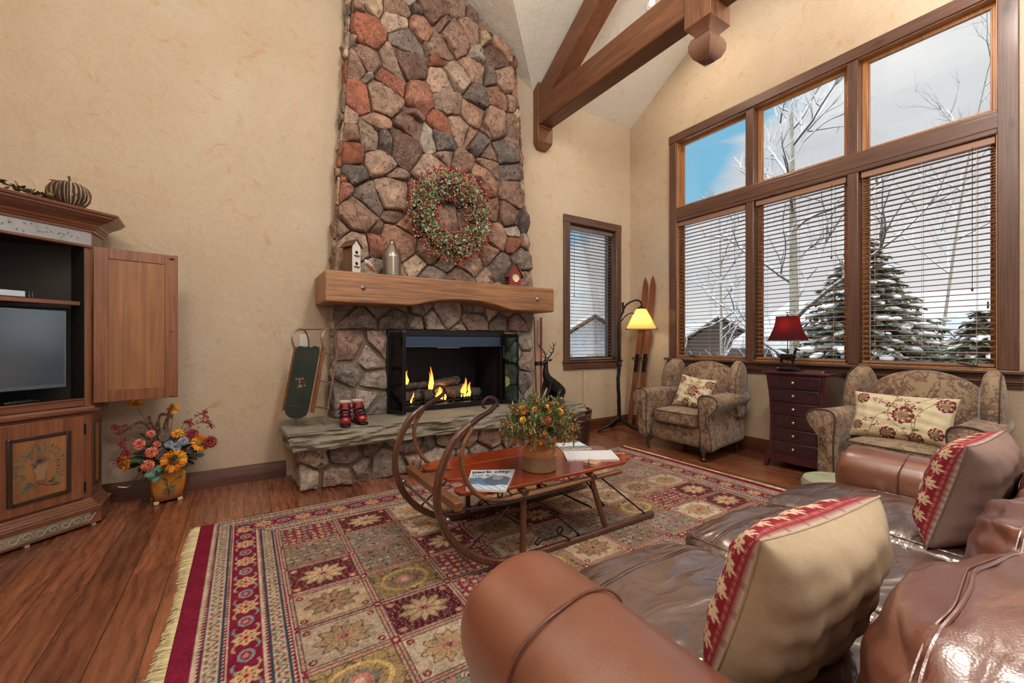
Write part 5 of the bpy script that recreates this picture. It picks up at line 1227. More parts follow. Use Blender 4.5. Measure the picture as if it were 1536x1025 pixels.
# magazines
def quadthing(name, lab, cat, P, t, matside, paint, nx=120, ny=90, grp=None):
    """thin book with corners P0(bottom-left) P1(top-left) P2(top-right) P3(bottom-right)"""
    P = [V(p) for p in P]; c = sum(P, V()) / 4; o = thing(name, lab, cat, c, 0, grp)
    b = MB(); r0 = [V((p.x - c.x, p.y - c.y, 0)) for p in P]; b.loft([r0, [p + V((0, 0, t)) for p in r0]]); b.build('pages', matside, o, smooth=False)
    def pos(U, W_):
        A = np.array([list(p - c) for p in P]); q = (A[0] * ((1 - U) * (1 - W_))[..., None] + A[1] * ((1 - U) * W_)[..., None] + A[2] * (U * W_)[..., None] + A[3] * (U * (1 - W_))[..., None]); q[..., 2] = t + .0006; return q
    grid_mesh('cover', nx, ny, pos, paint, M['vgloss'], o); return o, c
def cover1(U, W_):
    c = lambda t: np.array(lin(t)); out = np.empty(U.shape + (3,)); out[:] = c((196, 206, 214))
    out[W_ < .55] = c((150, 176, 204)); n = np.sin(U * 9) * .06 + np.sin(U * 23 + 2) * .03
    out[(W_ < .5 + n)] = c((104, 134, 170)); m = (np.hypot((U - .7) / .33, (W_ - .42) / .24) < 1); out[m] = c((92, 104, 124)); out[np.hypot((U - .68) / .13, (W_ - .55) / .1) < 1] = c((146, 150, 158)); out[(W_ < .2 + .5 * n)] = c((206, 216, 226)); out[(W_ < .2 + .5 * n) & (np.sin(U * 30 + W_ * 40) > .6)] = c((150, 178, 210))
    for k in (0, 1): out[(np.abs(W_ - (.36 + .1 * k) - .05 * np.sin(U * 6)) < .012) & (U < .55)] = c((90, 100, 96))
    out[(U < .01) | (U > .99) | (W_ < .01) | (W_ > .99)] = c((220, 222, 224)); return out
mo, mc = quadthing('magazine', 'magazine titled park city with a snowy blue cover on the sleigh table', 'magazine', [(1.0, 2.03, TZ), (1.17, 2.30, TZ), (1.405, 2.17, TZ), (1.165, 1.89, TZ)], .012, M['white'], cover1, grp=None)
def text(par, s, size, a, u, v, mat, nm, c, bold=.0):
    cu = bpy.data.curves.new(nm, 'FONT'); cu.body = s; cu.size = size; cu.extrude = .0003; cu.offset = bold
    o = bpy.data.objects.new('tmp', cu); COL.objects.link(o); dg = bpy.context.evaluated_depsgraph_get(); me = bpy.data.meshes.new_from_object(o.evaluated_get(dg)); bpy.data.objects.remove(o)
    u = V(u).normalized(); v = V(v); v = (v - u * v.dot(u)).normalized(); w = u.cross(v); mt = Matrix((u, v, w)).transposed().to_4x4(); mt.translation = V(a) - c
    me.transform(mt); me.materials.append(mat); q = bpy.data.objects.new(nm, me); COL.objects.link(q); q.parent = par; return q
pu = V((1.405 - 1.17, 2.17 - 2.30, 0)); pv = V((.17, .27, 0))
text(mo, 'park city', .064, V((1.0, 2.03, TZ + .0132)) + pv * .80 + pu * .04, pu, pv, M['black'], 'title_lettering', mc, .0016)
text(mo, 'GO BIG', .044, V((1.0, 2.03, TZ + .0132)) + pv * .60 + pu * .05, pu, pv, simple('dark_ink', (60, 70, 70), .4), 'headline_lettering', mc, 0)
def cover2(U, W_):
    c = lambda t: np.array(lin(t)); out = np.empty(U.shape + (3,)); out[:] = c((236, 238, 242)); out[(np.sin(U * 50) * np.sin(W_ * 37) > .75) & (U < .2)] = c((120, 130, 150)); return out
def cover3(U, W_):
    c = lambda t: np.array(lin(t)); out = np.empty(U.shape + (3,)); out[:] = c((226, 230, 234)); m = W_ < .4; out[m] = c((90, 130, 120)); out[m & (np.sin(U * 40 + W_ * 20) > .2)] = c((70, 100, 140)); out[m & (np.sin(U * 23 - W_ * 31) > .6)] = c((190, 200, 170)); return out
quadthing('magazine', 'open white magazine lying behind the small wooden coaster on the sleigh table', 'magazine', [(1.815, 2.165, TZ), (1.94, 2.36, TZ), (2.25, 2.19, TZ), (2.13, 1.995, TZ)], .008, M['white'], cover2, 60, 40)
quadthing('magazine', 'folded magazine with a colourful edge at the far end of the sleigh table', 'magazine', [(1.96, 2.40, TZ), (2.02, 2.57, TZ), (2.22, 2.50, TZ), (2.17, 2.31, TZ)], .01, M['white'], cover3, 60, 40)
t = thing('coaster_block', 'small square sandstone coaster lying on the near edge of the sleigh table', 'coaster', (1.90, 2.015, TZ), R(20))
for k in range(2):
    b = MB(); b.b2((-.045, -.045, k * .0115), (.045, .045, k * .0115 + .011)); b.build('coaster', simple('coaster_stone', (186, 150, 122), .6, var=.2) if 'coaster_stone' not in bpy.data.materials else bpy.data.materials['coaster_stone'], t, bevel=.002)
b = MB(); b.box((-.05, .0, .024), (.11, .006, .004), rotz(R(28)), (0.02, .02, .02)); b.build('pen', M['black'], t)
# vase and dried flowers
VZ = (1.56, 2.13, TZ)
t = thing('clay_vase', 'orange-brown clay jug with a rough bark-like lower half holding dried flowers', 'vase', VZ)
b = MB(); b.lathe([(.098, 0), (.104, .006), (.106, .05), (.105, .095)], n=36); b.build('rough_body', stone_mat('bark_clay', False, (176, 124, 74)), t)
b = MB(); b.lathe([(.1055, .092), (.104, .12), (.094, .145), (.074, .165), (.06, .182), (.056, .20), (.062, .218), (.066, .224), (.058, .224), (.05, .2)], n=36); b.build('smooth_neck', simple('orange_clay', (196, 128, 62), .3, var=.12, coat=.3), t)
b = MB(); b.sweep(bez([(.06, 0, .205), (.10, 0, .20), (.12, 0, .165), (.102, 0, .125)], 5), .022, .009, (0, 1, 0)); b.build('handle', M['cab_z'], t)
F = thing('dried_bouquet', 'bushy bouquet of dried yellow and orange flowers in the clay jug on the sleigh table', 'flowers', (1.56, 2.13, TZ + .21))
b = MB(); lv = MB(); sm = MB(); r = random.Random(21)
GC = [lin(c) for c in ((112, 130, 84), (140, 156, 104), (92, 110, 70), (164, 170, 120), (124, 144, 112))]; SC = [lin(c) for c in ((170, 80, 50), (190, 100, 60), (150, 50, 56), (196, 130, 70), (130, 50, 60), (170, 150, 96))]
for k in range(330):
    a = r.uniform(0, 2 * PI); e = math.asin(r.uniform(-.25, 1)); L = r.uniform(.14, .235) * (1.08 if e < .6 else 1.0); d = V((math.cos(a) * math.cos(e), math.sin(a) * math.cos(e), math.sin(e) * .95 + .12)); p = d * L
    if p.z < -.1: continue
    P = bez([V((r.uniform(-.02, .02), r.uniform(-.02, .02), -.0)), V((p.x * .45, p.y * .45, p.z * .5 + .05)), p], 4); b.tube(P, .0013, 4, r.choice(GC))
    for q in P[3:]:
        for m in range(5): dd = V((r.gauss(0, 1), r.gauss(0, 1), r.gauss(.3, 1))).normalized(); lv.leaf(q, dd + d * .6, (r.random(), r.random(), 1), r.uniform(.02, .05), r.uniform(.004, .010), r.choice(GC), .2, 0)
    if r.random() < .75:
        for m in range(7): q = p + V((r.gauss(0, .011), r.gauss(0, .011), r.gauss(0, .011))); sm.ball(q, r.uniform(.0025, .006), 5, 3, r.choice(SC))
stuff(b.build('stems', M['vcol'], F)); stuff(lv.build('foliage', M['vleaf'], F, smooth=False)); stuff(sm.build('seed_sprigs', M['vcol'], F))
for k in range(44):
    a = r.uniform(0, 2 * PI) if k % 3 else r.uniform(3.4, 5.4); e = math.asin(r.uniform(-.15, .98)); d = V((math.cos(a) * math.cos(e), math.sin(a) * math.cos(e), math.sin(e) + .1)).normalized(); p = d * r.uniform(.175, .225); b = MB(); col = r.choice([(238, 160, 30), (228, 120, 40), (206, 90, 50), (200, 70, 50), (240, 180, 50), (216, 130, 70)]); R_ = r.uniform(.014, .024)
    u = d.orthogonal().normalized(); w = d.cross(u)
    for lay in range(3):
        for m in range(8): an = 2 * PI * (m + lay * .5) / 8; q = u * math.cos(an) + w * math.sin(an); b.leaf(p, q + d * (.3 + .6 * lay), d, R_ * (1.1 - .2 * lay), R_ * .6, tuple(x * r.uniform(.8, 1.2) for x in lin(col)), .2, .2)
    b.build('blossom', M['vleaf'], F, smooth=False)

# ================================================================== LEATHER SOFA
ax0, ax1 = .475, .81; sx1 = 2.76; fx = 3.09
SF = thing('leather_sofa', 'brown leather three-seat sofa with rolled arms seen from behind its near arm', 'sofa', (1.77, .42, 0)); QI = Matrix.Translation((-1.77, -.42, 0))
def arm(x0, x1, sg):
    cx = (x0 + x1) / 2; b = MB(); rings = []
    prof = [(-.14, .09), (.14, .09), (.145, .2), (.14, .36), (.15, .46), (.165, .53), (.16, .60), (.12, .645), (.05, .665), (-.03, .668), (-.11, .65), (-.165, .60), (-.185, .53), (-.18, .46), (-.155, .40), (-.145, .3), (-.142, .2)]
    if sg < 0: prof = [(-a, z) for a, z in prof][::-1]
    cz = .40
    for y, k in ((1.035, .05), (1.033, .45), (1.022, .76), (1.0, .92), (.965, .985), (.90, 1.0), (.7, 1.0), (.5, 1.0), (.3, 1.0), (.1, .99), (-.05, .98), (-.17, .96), (-.2, .85), (-.205, .05)):
        rings.append([V((cx + a * (k if k < .9 else k), y + .012 * math.sin(a * 18), cz + (z - cz) * (k if k < .9 else 1) - .015 * (z > .4) + .006 * math.sin(y * 9) * (z > .4) if z > .12 else .09 + (0 if k > .9 else (1 - k) * .1))) for a, z in prof])
    b.loft(rings, True); o = b.build('arm', M['leather'], SF, xf=QI, sub=2, ang=180)
    b = MB(); pr_ = [V((cx + a * 1.008, .74 + .012 * math.sin(a * 18), cz + (z - cz) * 1.006 - .014 * (z > .4))) for a, z in prof]; P = bez(pr_ + [pr_[0]], 4); b.tube(P, .004, 6, cap=False); b.build('seam', M['leather_back'], o, xf=QI)
arm(ax0, ax1, 1); arm(sx1, fx, -1)
b = MB(); b.soft(((ax1 + sx1) / 2, .93, .20), (sx1 - ax1 + .02, .16, .26), 10, 10); b.build('front_rail', M['leather_seat'], SF, xf=QI, ang=180)
b = MB(); b.soft(((ax1 + sx1) / 2, .38, .19), (sx1 - ax1 + .04, 1.02, .2), 12, 8); b.build('seat_deck', M['leather_seat'], SF, xf=QI, ang=180)
b = MB(); b.soft(((ax0 + fx) / 2, -.10, .42), (fx - ax0 - .12, .2, .70), 7, 10); b.build('back_frame', M['leather_back'], SF, xf=QI, ang=180)
sw = (sx1 - ax1) / 3
for i in range(3):
    xc = ax1 + sw * (i + .5); sd = i * 7.3
    def fn(w, p, sd=sd):
        top = max(0, p[2]); z = w.z + top * (.022 * (1 - p[0] ** 2) * (1 - p[1] ** 2) ** .5 if abs(p[1]) < 1 else 0)
        wr = mnoise.noise(V((w.x * 5 + w.y * 3 + sd, w.y * 3.0, sd))) * .009 + abs(mnoise.noise(V((w.x * 9 + sd, w.y * 7 - w.x * 5, 3)))) * -.010
        y = w.y + (.03 * (1 - p[0] ** 2) * max(0, p[1]) if p[1] > 0 else 0) - (.0 if p[1] < 0 else .02 * abs(p[0]) ** 4)
        return V((w.x, y, z + wr * top - (.03 * max(0, p[1] - .6) if top else 0)))
    b = MB(); b.soft((xc, .655, .385), (sw - .006, .86, .22), 7, 22, fn=fn); o = b.build('seat_cushion', M['leather_seat'], SF, xf=QI, ang=180)
    m = MB(); hw = sw / 2 - .004; sp = []
    def on(o_, pts, rad):
        Q = [o_.closest_point_on_mesh(V(p) - V((1.77, .42, 0)))[1] for p in pts]; 
        for _ in range(3): Q = [Q[0]] + [(Q[k - 1] + Q[k] * 2 + Q[k + 1]) / 4 for k in range(1, len(Q) - 1)] + [Q[-1]]
        Q = [(lambda h: h[1] + h[2] * .002)(o_.closest_point_on_mesh(q)) for q in Q]
        for _ in range(1): Q = [Q[0]] + [(Q[k - 1] + Q[k] * 2 + Q[k + 1]) / 4 for k in range(1, len(Q) - 1)] + [Q[-1]]
        return bez([q + V((1.77, .42, 0)) for q in Q], 3)
    y_ = .95; m.tube(on(o, [(xc + s * hw, y_ - .0, .55) for s in [-1 + k / 12 for k in range(25)]], 0), .0035, 6); m.tube(on(o, [(xc + s * hw, y_ - .014, .55) for s in [-1 + k / 12 for k in range(25)]], 0), .002, 5)
    for s_ in (-1, 1): m.tube(on(o, [(xc + s_ * (hw - .03 * (1 - t)), .2 + t * .88, .53) for t in [k / 24 for k in range(25)]], 0), .0035, 6)
    m.tube(on(o, [(xc + s * hw * .98, 1.15, .40) for s in [-1 + k / 12 for k in range(25)]], 0), .0035, 6)
    for yy in ():
        pts = [V((xc + s * hw, yy - .04 * abs(s) ** 5 + .03 * (1 - s * s), .475 + .018 * (1 - s * s) - .028 * abs(s) ** 4)) for s in [-.97 + 1.94 * k / 16 for k in range(17)]]; m.tube([p + V((0, 0, -.006)) for p in pts], .0042, 6)
        m.tube([p + V((0, -.012, -.003)) for p in pts], .0022, 6)
    m.build('piping', M['leather_seat'], o, xf=QI)
    def fb(w, p, sd=sd):
        f = max(0, p[1]) * (1 - abs(p[0]) ** 8); wr = abs(mnoise.noise(V((w.x * 3.0 + sd, w.z * 16 + w.x * 5, 5)))) * .026 + mnoise.noise(V((w.x * 7 + sd, w.z * 7, w.y * 8))) * .012 + abs(mnoise.noise(V((w.x * 11 + sd, w.y * 26, w.z * 12)))) * .009
        tz = max(0, p[2])
        return V((w.x + .0, w.y + f * (.055 * (1 - p[0] ** 2) - .0) - .03 * p[2] - wr * f, w.z + tz * (.025 * (1 - p[0] ** 2)) - wr * tz * .8))
    b = MB(); b.soft((xc - (.03 if i == 0 else 0), .135, .60), (sw + (.07 if i == 0 else .01), .27, .43), 4.6, 30, fn=fb); o = b.build('back_cushion', M['leather_back'], SF, xf=QI, ang=180)
    m = MB()
    for yy in (.20, .225):
        lp = [(xc - sw * .7, yy, z) for z in (.42, .5, .58, .66, .74, .80)] + [(xc + s * sw * .5, yy, 1.0) for s in [-1 + k / 10 for k in range(21)]] + [(xc + sw * .7, yy, z) for z in (.80, .74, .66, .58, .5, .42)]
        m.tube(on(o, lp, 0), .0035 if yy < .21 else .0022, 6)
    m.build('piping', M['leather_back'], o, xf=QI)
for x in (.55, 2.98):
    for y in (-.1, .94):
        b = MB(); b.lathe([(.03, 0), (.04, .02), (.04, .08), (.03, .1)], (x, y, RT if y > .5 else 0), 14); b.build('leg', M['cab_dark'], SF, xf=QI)

# ------------------------------------------------------------------ scatter cushions
def pillow(name, lab, cat, center, right, up, w, h, T_, front, back, matf, matb, n=70, grp=None, pinch=.08, wrink=.006, sd=0):
    c = V(center); u = V(right).normalized(); v = V(up); v = (v - u * v.dot(u)).normalized(); nrm = v.cross(u) * -1
    nrm = u.cross(v)
    o = thing(name, lab, cat, c, 0, grp)
    def mk(sgn):
        def pos(U, W_):
            a = U * 2 - 1; b_ = W_ * 2 - 1
            x = a * (1 - pinch * (1 - b_ ** 2) * np.abs(a) ** 3) * w / 2; y = b_ * (1 - pinch * (1 - a ** 2) * np.abs(b_) ** 3) * h / 2
            th = T_ * ((1 - a ** 4) * (1 - b_ ** 4)) ** .55; wr = wrink * (np.sin(a * 9 + b_ * 5 + sd) * np.sin(b_ * 11 - a * 4 + sd) + .6 * np.sin(a * 23 + sd) * (1 - np.abs(b_))); edge = (1 - a ** 6) * (1 - b_ ** 6)
            th = np.maximum(th + wr * edge, 0)
            U3 = np.array(u); V3 = np.array(v); N3 = np.array(nrm); return x[..., None] * U3 + y[..., None] * V3 + (sgn * th)[..., None] * N3
        return pos
    f = grid_mesh('front_cover', n * 2, n * 2, mk(1), front, matf, o); g = grid_mesh('back_cover', n, n, mk(-1), back, matb, o); 
    b = MB(); pos = mk(0); ts = [(k / 24, 0) for k in range(24)] + [(1, k / 24) for k in range(24)] + [(1 - k / 24, 1) for k in range(24)] + [(0, 1 - k / 24) for k in range(25)]
    pp = pos(np.array([a for a, _ in ts]), np.array([b_ for _, b_ in ts])); b.tube([V(p) for p in pp], .0028, 5, cap=False); b.cur = tuple(back(np.array([.5]), np.array([.5]))[0]); b.c = [b.cur] * len(b.v); b.build('edge_seam', matb, o); return o
def flower_star(du, dv, r_, n=8):
    rr = np.hypot(du, dv); a = np.arctan2(dv, du); return rr < r_ * (.42 + .58 * np.abs(np.cos(a * n / 2)) ** .8)
def band_cover(w, h):
    def f(U, W_):
        c = lambda t: np.array(lin(t)); x = U * w; y = W_ * h; out = np.empty(U.shape + (3,)); out[:] = c((206, 198, 182))
        lace = (np.sin(x * 260) * np.sin(y * 240) > .35) | (np.sin(x * 90 + np.sin(y * 80) * 2) > .86); out[lace] = c((168, 160, 148))
        d = np.minimum(np.minimum(x, w - x), np.minimum(y, h - y)); bw = .068; al = np.where(np.minimum(x, w - x) < np.minimum(y, h - y), y, x)
        m = (d > .0) & (d < bw); out[m] = c((142, 34, 52)); out[(d > bw) & (d < bw + .006)] = c((84, 88, 78))
        f2 = (al / .066) % 1 - .5; st = flower_star(f2 * .066, d - bw / 2, .026); out[m & st] = c((222, 196, 162)); out[m & (np.hypot(f2 * .066, d - bw / 2) < .004)] = c((142, 34, 52))
        out[m & ((np.abs(d - .006) < .0022) | (np.abs(d - bw + .006) < .0022)) & ((al / .008) % 1 < .5)] = c((200, 130, 120)); g = ((al / .066 + .5) % 1 - .5) * .066; out[m & (np.abs(np.abs(g) + np.abs(d - bw / 2) - .008) < .0016)] = c((206, 140, 126)); return out
    return f
def plain(t, var=.06):
    def f(U, W_):
        out = np.empty(U.shape + (3,)); out[:] = np.array(lin(t)); return out * (1 + var * np.sin(U * 7 + W_ * 5)[..., None])
    return f
M['vpil'] = vcol('pillow_cloth', .8, .35, 600, .25, var=.12)
# near cushion
def upv(lean, yaw=0): return V((math.sin(yaw) * math.sin(lean), -math.sin(lean) * math.cos(yaw), math.cos(lean)))
PW = .47
pillow('sofa_pillow', 'beige cushion with a red snowflake border nearest the viewer, standing against the sofa back', 'pillow', (1.075, .465, .672), (-.985, .10, -.02), (0, -.30, .93), .46, .42, .10, band_cover(.46, .42), plain((188, 168, 140)), M['vpil'], M['vpil'], grp=None, wrink=.006, sd=2)
pillow('sofa_pillow', 'mauve-backed cushion with a red snowflake border at the far arm of the sofa', 'pillow', (2.34, .42, .69), (-.96, .06, -.03), (0, -.26, .95), .44, .42, .10, band_cover(.44, .42), plain((146, 120, 112)), M['vpil'], M['vpil'], grp=None, wrink=.005, sd=5)
# ================================================================== WING ARMCHAIRS (front faces -x)
def make_armchair(lab, loc, rz):
    t = thing('wing_armchair', lab, 'armchair', loc, rz, None)
    tp = M['tapestry']
    b = MB(); b.soft((.04, 0, .235), (.74, .74, .25), 9, 10); b.build('seat_base', tp, t, ang=180)
    def fs(w, p): return V((w.x - (.0 if abs(p[1]) < .6 else .0), w.y, w.z + (.025 * (1 - p[0] ** 2) * (1 - p[1] ** 2) if p[2] > 0 else 0)))
    b = MB(); b.soft((-.035, 0, .405), (.70, .56, .15), 8, 14, fn=fs); c = b.build('seat_cushion', tp, t, ang=180)
    m = MB()
    for z in (.468, .345): m.tube(bez([(-.30, -.278, z), (-.372, -.262, z), (-.385, -.2, z), (-.385, .2, z), (-.372, .262, z), (-.30, .278, z)], 5), .005, 6)
    m.build('piping', M['piping'], c)
    # back : arched top, leaning slightly
    o = V((.245, 0, .40)); up = V((.16, 0, 1)).normalized(); out = [(-.30, 0), (.30, 0), (.335, .2), (.345, .40), (.325, .47), (.27, .535), (.18, .585), (.08, .612), (0, .618), (-.08, .612), (-.18, .585), (-.27, .535), (-.325, .47), (-.345, .40), (-.335, .2)]
    P = bez([V((a, z, 0)) for a, z in out + [out[0]]], 3)[:-1]
    b = MB(); b.puff([(p.x, p.y) for p in P], o, (0, 1, 0), up, V((1, 0, -.16)).normalized(), .15, .84); b.build('backrest', tp, t, ang=180)
    # wings
    for sg in (-1, 1):
        pts = [(.36, .02), (.40, .3), (.39, .5), (.34, .60), (.27, .645), (.19, .635), (.12, .58), (.07, .48), (.05, .36), (.07, .22), (.12, .12), (.18, .02)]
        P = bez([V((a, z, 0)) for a, z in pts + [pts[0]]], 3)[:-1]
        b = MB(); ux = V((1, -sg * .14, 0)).normalized(); b.puff([(p.x, p.y) for p in P], (-.02, sg * .425, .385), ux, (.06, 0, 1), (0, sg, 0), .115, .74, bulge=.2); w = b.build('wing', tp, t, ang=180)
        m = MB(); oo = V((-.02, sg * .425 + sg * .042, .385)); m.tube([oo + ux * p.x * 1.0 + V((.06, 0, 1)) * p.y for p in P + [P[0]]], .004, 5, cap=False); m.build('piping', M['piping'], w)
        # rolled arm : scroll section lofted front to back, front face curling outwards
        prof = [(-.055, .02), (.055, .02), (.06, .12), (.05, .24), (.045, .33), (.055, .40), (.085, .44), (.125, .475), (.14, .52), (.125, .565), (.085, .59), (.03, .60), (-.03, .595), (-.07, .565), (-.075, .50), (-.065, .40), (-.06, .25)]
        PP = bez([V((a * sg, z + .10, 0)) for a, z in prof + [prof[0]]], 2)[:-1]; rings = []
        ca = sum(p.x for p in PP) / len(PP); cz = .47
        for x, k, dz, oy in ((-.435, .04, 0, 0), (-.436, .5, 0, 0), (-.43, .8, 0, 0), (-.415, .95, 0, 0), (-.39, 1.0, 0, 0), (-.30, .98, .0, -.005), (-.15, .95, .005, -.015), (.05, .93, .01, -.025), (.2, .92, .02, -.03), (.33, .9, .03, -.035), (.36, .05, .03, -.035)):
            rings.append([V((x + (.05 if p.y < .4 and x < -.3 else 0) * (0.4 - p.y) * 2, sg * (.39 + oy) + (ca + (p.x - ca) * k), (cz + (p.y - cz) * k) + dz * (p.y > .4))) for p in PP])
        b = MB(); b.loft(rings, True); a = b.build('arm', tp, t, ang=180)
        m = MB(); m.tube([V((-.418, sg * .39 + (ca + (p.x - ca) * .97), cz + (p.y - cz) * .985)) + V(((.05 if p.y < .4 else 0) * (0.4 - p.y) * 2, 0, 0)) for p in PP + [PP[0]]], .0055, 6, cap=False); m.build('piping', M['piping'], a)
    for sg in (-1, 1):
        b = MB(); P = bez([(-.335, sg * .33, .16), (-.35, sg * .34, .12), (-.365, sg * .35, .08), (-.355, sg * .345, .04), (-.365, sg * .35, .012)], 4); b.tube(P, [.048 - .03 * math.sin(min(1, k / 12) * PI / 2) + (.010 if k > 13 else 0) for k in range(len(P))], 12); b.build('leg', M['chairleg'], t)
        b = MB(); b.sweep([(.33, sg * .31, .15), (.345, sg * .315, .06), (.365, sg * .32, .0)], .045, .045, (0, 1, 0), taper=[1, .85, .65]); b.build('leg', M['chairleg'], t)
    return t
M['piping'] = simple('dark_piping', (66, 54, 48), .7); M['chairleg'] = simple('dark_chair_leg', (62, 40, 32), .3, coat=.6)
make_armchair('tapestry wing armchair beside the floor lamp, a square floral cushion on its seat', (4.37, 2.97, 0), R(2))
make_armchair('tapestry wing armchair beyond the sofa arm, a wide floral cushion on its seat', (4.37, 1.10, 0), R(-3))
def crewel(w, h, seed, big=1.0):
    """cream linen with embroidered vines, fans and berries"""
    rg = random.Random(seed); vines = []; 
    for k in range(4):
        x0, y0 = rg.uniform(.1, .9) * w, rg.choice([0, h]); vines.append((x0, y0, rg.uniform(.1, .9) * w, rg.uniform(.2, .8) * h, rg.uniform(.1, .9) * w, h - y0))
    fl = [(.55 * w, .5 * h, .06 * big), (.12 * w, .82 * h, .045 * big), (.92 * w, .80 * h, .05 * big), (.10 * w, .22 * h, .035 * big), (.86 * w, .2 * h, .042 * big), (.42 * w, .10 * h, .045 * big), (.68 * w, .05 * h, .04 * big)]
    sm = [(rg.uniform(.1, .9) * w, rg.uniform(.1, .9) * h) for _ in range(9)]
    def f(U, W_):
        c = lambda t: np.array(lin(t)); x = U * w; y = W_ * h; out = np.empty(U.shape + (3,)); out[:] = c((212, 198, 166))
        for (a, b_, c1, d1, e1, f1) in vines:
            t = np.clip((y - b_) / (f1 - b_ + 1e-9), 0, 1); cx = (1 - t) ** 2 * a + 2 * t * (1 - t) * c1 + t * t * e1 + .02 * np.sin(t * 9); out[np.abs(x - cx) < .0032] = c((132, 112, 70))
            for k in range(7):
                tt = (k + .5) / 7; px = (1 - tt) ** 2 * a + 2 * tt * (1 - tt) * c1 + tt * tt * e1 + .02 * math.sin(tt * 9); py = b_ + (f1 - b_) * tt; s = 1 if k % 2 else -1
                out[(((x - px - s * .016) / .013) ** 2 + ((y - py - .006) / .006) ** 2) < 1] = c((110, 96, 70)) if k % 3 else c((170, 90, 70))
        for px, py in sm:
            for q in range(3):
                aa = q * 2.1 + px * 30; out[np.hypot(x - px - math.cos(aa) * .011, y - py - math.sin(aa) * .011) < .007] = c((120, 40, 50))
            out[np.abs(np.hypot(x - px - .035, y - py) - .012) < .0022] = c((180, 100, 74))
        for i, (px, py, R_) in enumerate(fl):
            du, dv = x - px, y - py; rr = np.hypot(du, dv); a = np.arctan2(dv, du + .4 * R_); pet = R_ * (.82 + .18 * np.abs(np.cos(a * 5)))
            m = rr < pet; out[m] = c((108, 34, 48)); out[(rr < pet * .84)] = c((206, 188, 160)); out[(rr < pet * .84) & (np.abs(np.cos(a * 5)) > .55)] = c((126, 44, 56)); out[(rr < pet * .55)] = c((196, 176, 140)); out[(rr < pet * .46) & (np.sin(du * 500) * np.sin(dv * 500) > -.2)] = c((120, 92, 50)); out[np.abs(rr - pet * .5) < .0018] = c((60, 30, 34))
        return out * (1 + .03 * np.sin(x * 900)[..., None])
    return f
pillow('throw_pillow', 'square cream embroidered cushion leaning in the armchair near the floor lamp', 'pillow', (4.33, 2.93, .665), (.12, -1, -.12), (.42, .0, .9), .40, .38, .075, crewel(.40, .38, 3), plain((206, 192, 160)), M['vpil'], M['vpil'], sd=3)
pillow('throw_pillow', 'wide cream embroidered lumbar cushion leaning in the armchair by the sofa', 'pillow', (4.30, 1.13, .655), (.02, -1, 0), (.40, 0, .9), .62, .38, .085, crewel(.62, .38, 9, 1.15), plain((206, 192, 160)), M['vpil'], M['vpil'], sd=4)

# ------------------------------------------------------------------ chest of drawers
CD = thing('chest_of_drawers', 'narrow plum-red chest of six drawers with round knobs between the two armchairs', 'chest of drawers', (4.65, 1.94, 0))
M['plum'] = NT('plum_lacquer'); t_ = M['plum']; v_ = t_.coord((2, 2, 14)); 
t_.set(Base_Color=t_.mix(t_.ramp(t_.noise(t_.coord((1, 1, 1)), 7, 6, .7), [(.45, 0.0), (.7, .8)]), t_.ramp(t_.noise(v_, 3, 4), [(.3, lin((58, 22, 34))), (.7, lin((88, 32, 46)))]), lin((38, 22, 28))), Roughness=.28); t_.b.inputs['Coat Weight'].default_value = .6; M['plum'] = t_.m
M['plum2'] = simple('plum_dark', (50, 26, 34), .32, coat=.5, var=.35)
W0, D0 = .225, .20
def flare(z): return 1 + .16 * ((z - .46) / .46) ** 2
b = MB(); rings = []
for z in [.07 + .86 * k / 16 for k in range(17)]:
    k = flare(z); rings.append([V((-D0 * (1 + (k - 1) * .35), -W0 * k, z)), V((D0, -W0 * k, z)), V((D0, W0 * k, z)), V((-D0 * (1 + (k - 1) * .35), W0 * k, z))])
b.loft(rings, True); b.build('carcass', M['plum'], CD, ang=30, bevel=.004)
b = MB(); b.b2((-D0 - .035, -W0 * 1.16 - .03, .932), (D0 + .01, W0 * 1.16 + .03, .957)); b.build('top', M['plum'], CD, bevel=.006)
for k in range(6):
    z0_, z1_ = .155 + k * .128, .155 + k * .128 + .115; zm = (z0_ + z1_) / 2; wk = W0 * flare(zm) - .032; xf_ = -D0 * (1 + (flare(zm) - 1) * .35)
    b = MB(); b.b2((xf_ - .012, -wk, z0_), (xf_ + .02, wk, z1_)); d = b.build('drawer', M['plum2'], CD, bevel=.005)
    b = MB()
    for s in (-1, 1):
        for m in range(7):
            a = m * 2 * PI / 7; b.leaf((xf_ - .0128, s * wk * .68 + math.cos(a) * .006, zm + math.sin(a) * .006), (0, math.cos(a), math.sin(a)), (-1, 0, 0), .014, .007, lin((96, 50, 48)), 0, 0)
    b.build('painted_flowers', M['vcol'], d, smooth=False)
    b = MB(); b.tube([(xf_ - .012, 0, zm), (xf_ - .026, 0, zm)], .005, 8); b.ball((xf_ - .034, 0, zm), (.012, .016, .016), 14, 8); b.build('knob', M['brass'], d)
for x in (-1, 1):
    for y in (-1, 1):
        b = MB(); w1 = W0 * 1.15; b.loft([[V((x * D0 * q + dx, y * w1 * qy + dy, z)) for dx, dy in ((-.018 * s, -.018 * s), (.018 * s, -.018 * s), (.018 * s, .018 * s), (-.018 * s, .018 * s))] for z, q, qy, s in ((0, 1.03, 1.0, .8), (.08, .97, .96, 1.15), (.15, .9, .88, 1.3))]); b.build('leg', M['plum'], CD)
t = thing('small_book', 'small brown book lying on the chest top to the right of the deer lamp', 'book', (4.50, 1.80, .957), R(8))
b = MB(); b.b2((-.045, -.07, .003), (.045, .07, .013)); b.build('pages', M['white'], t)
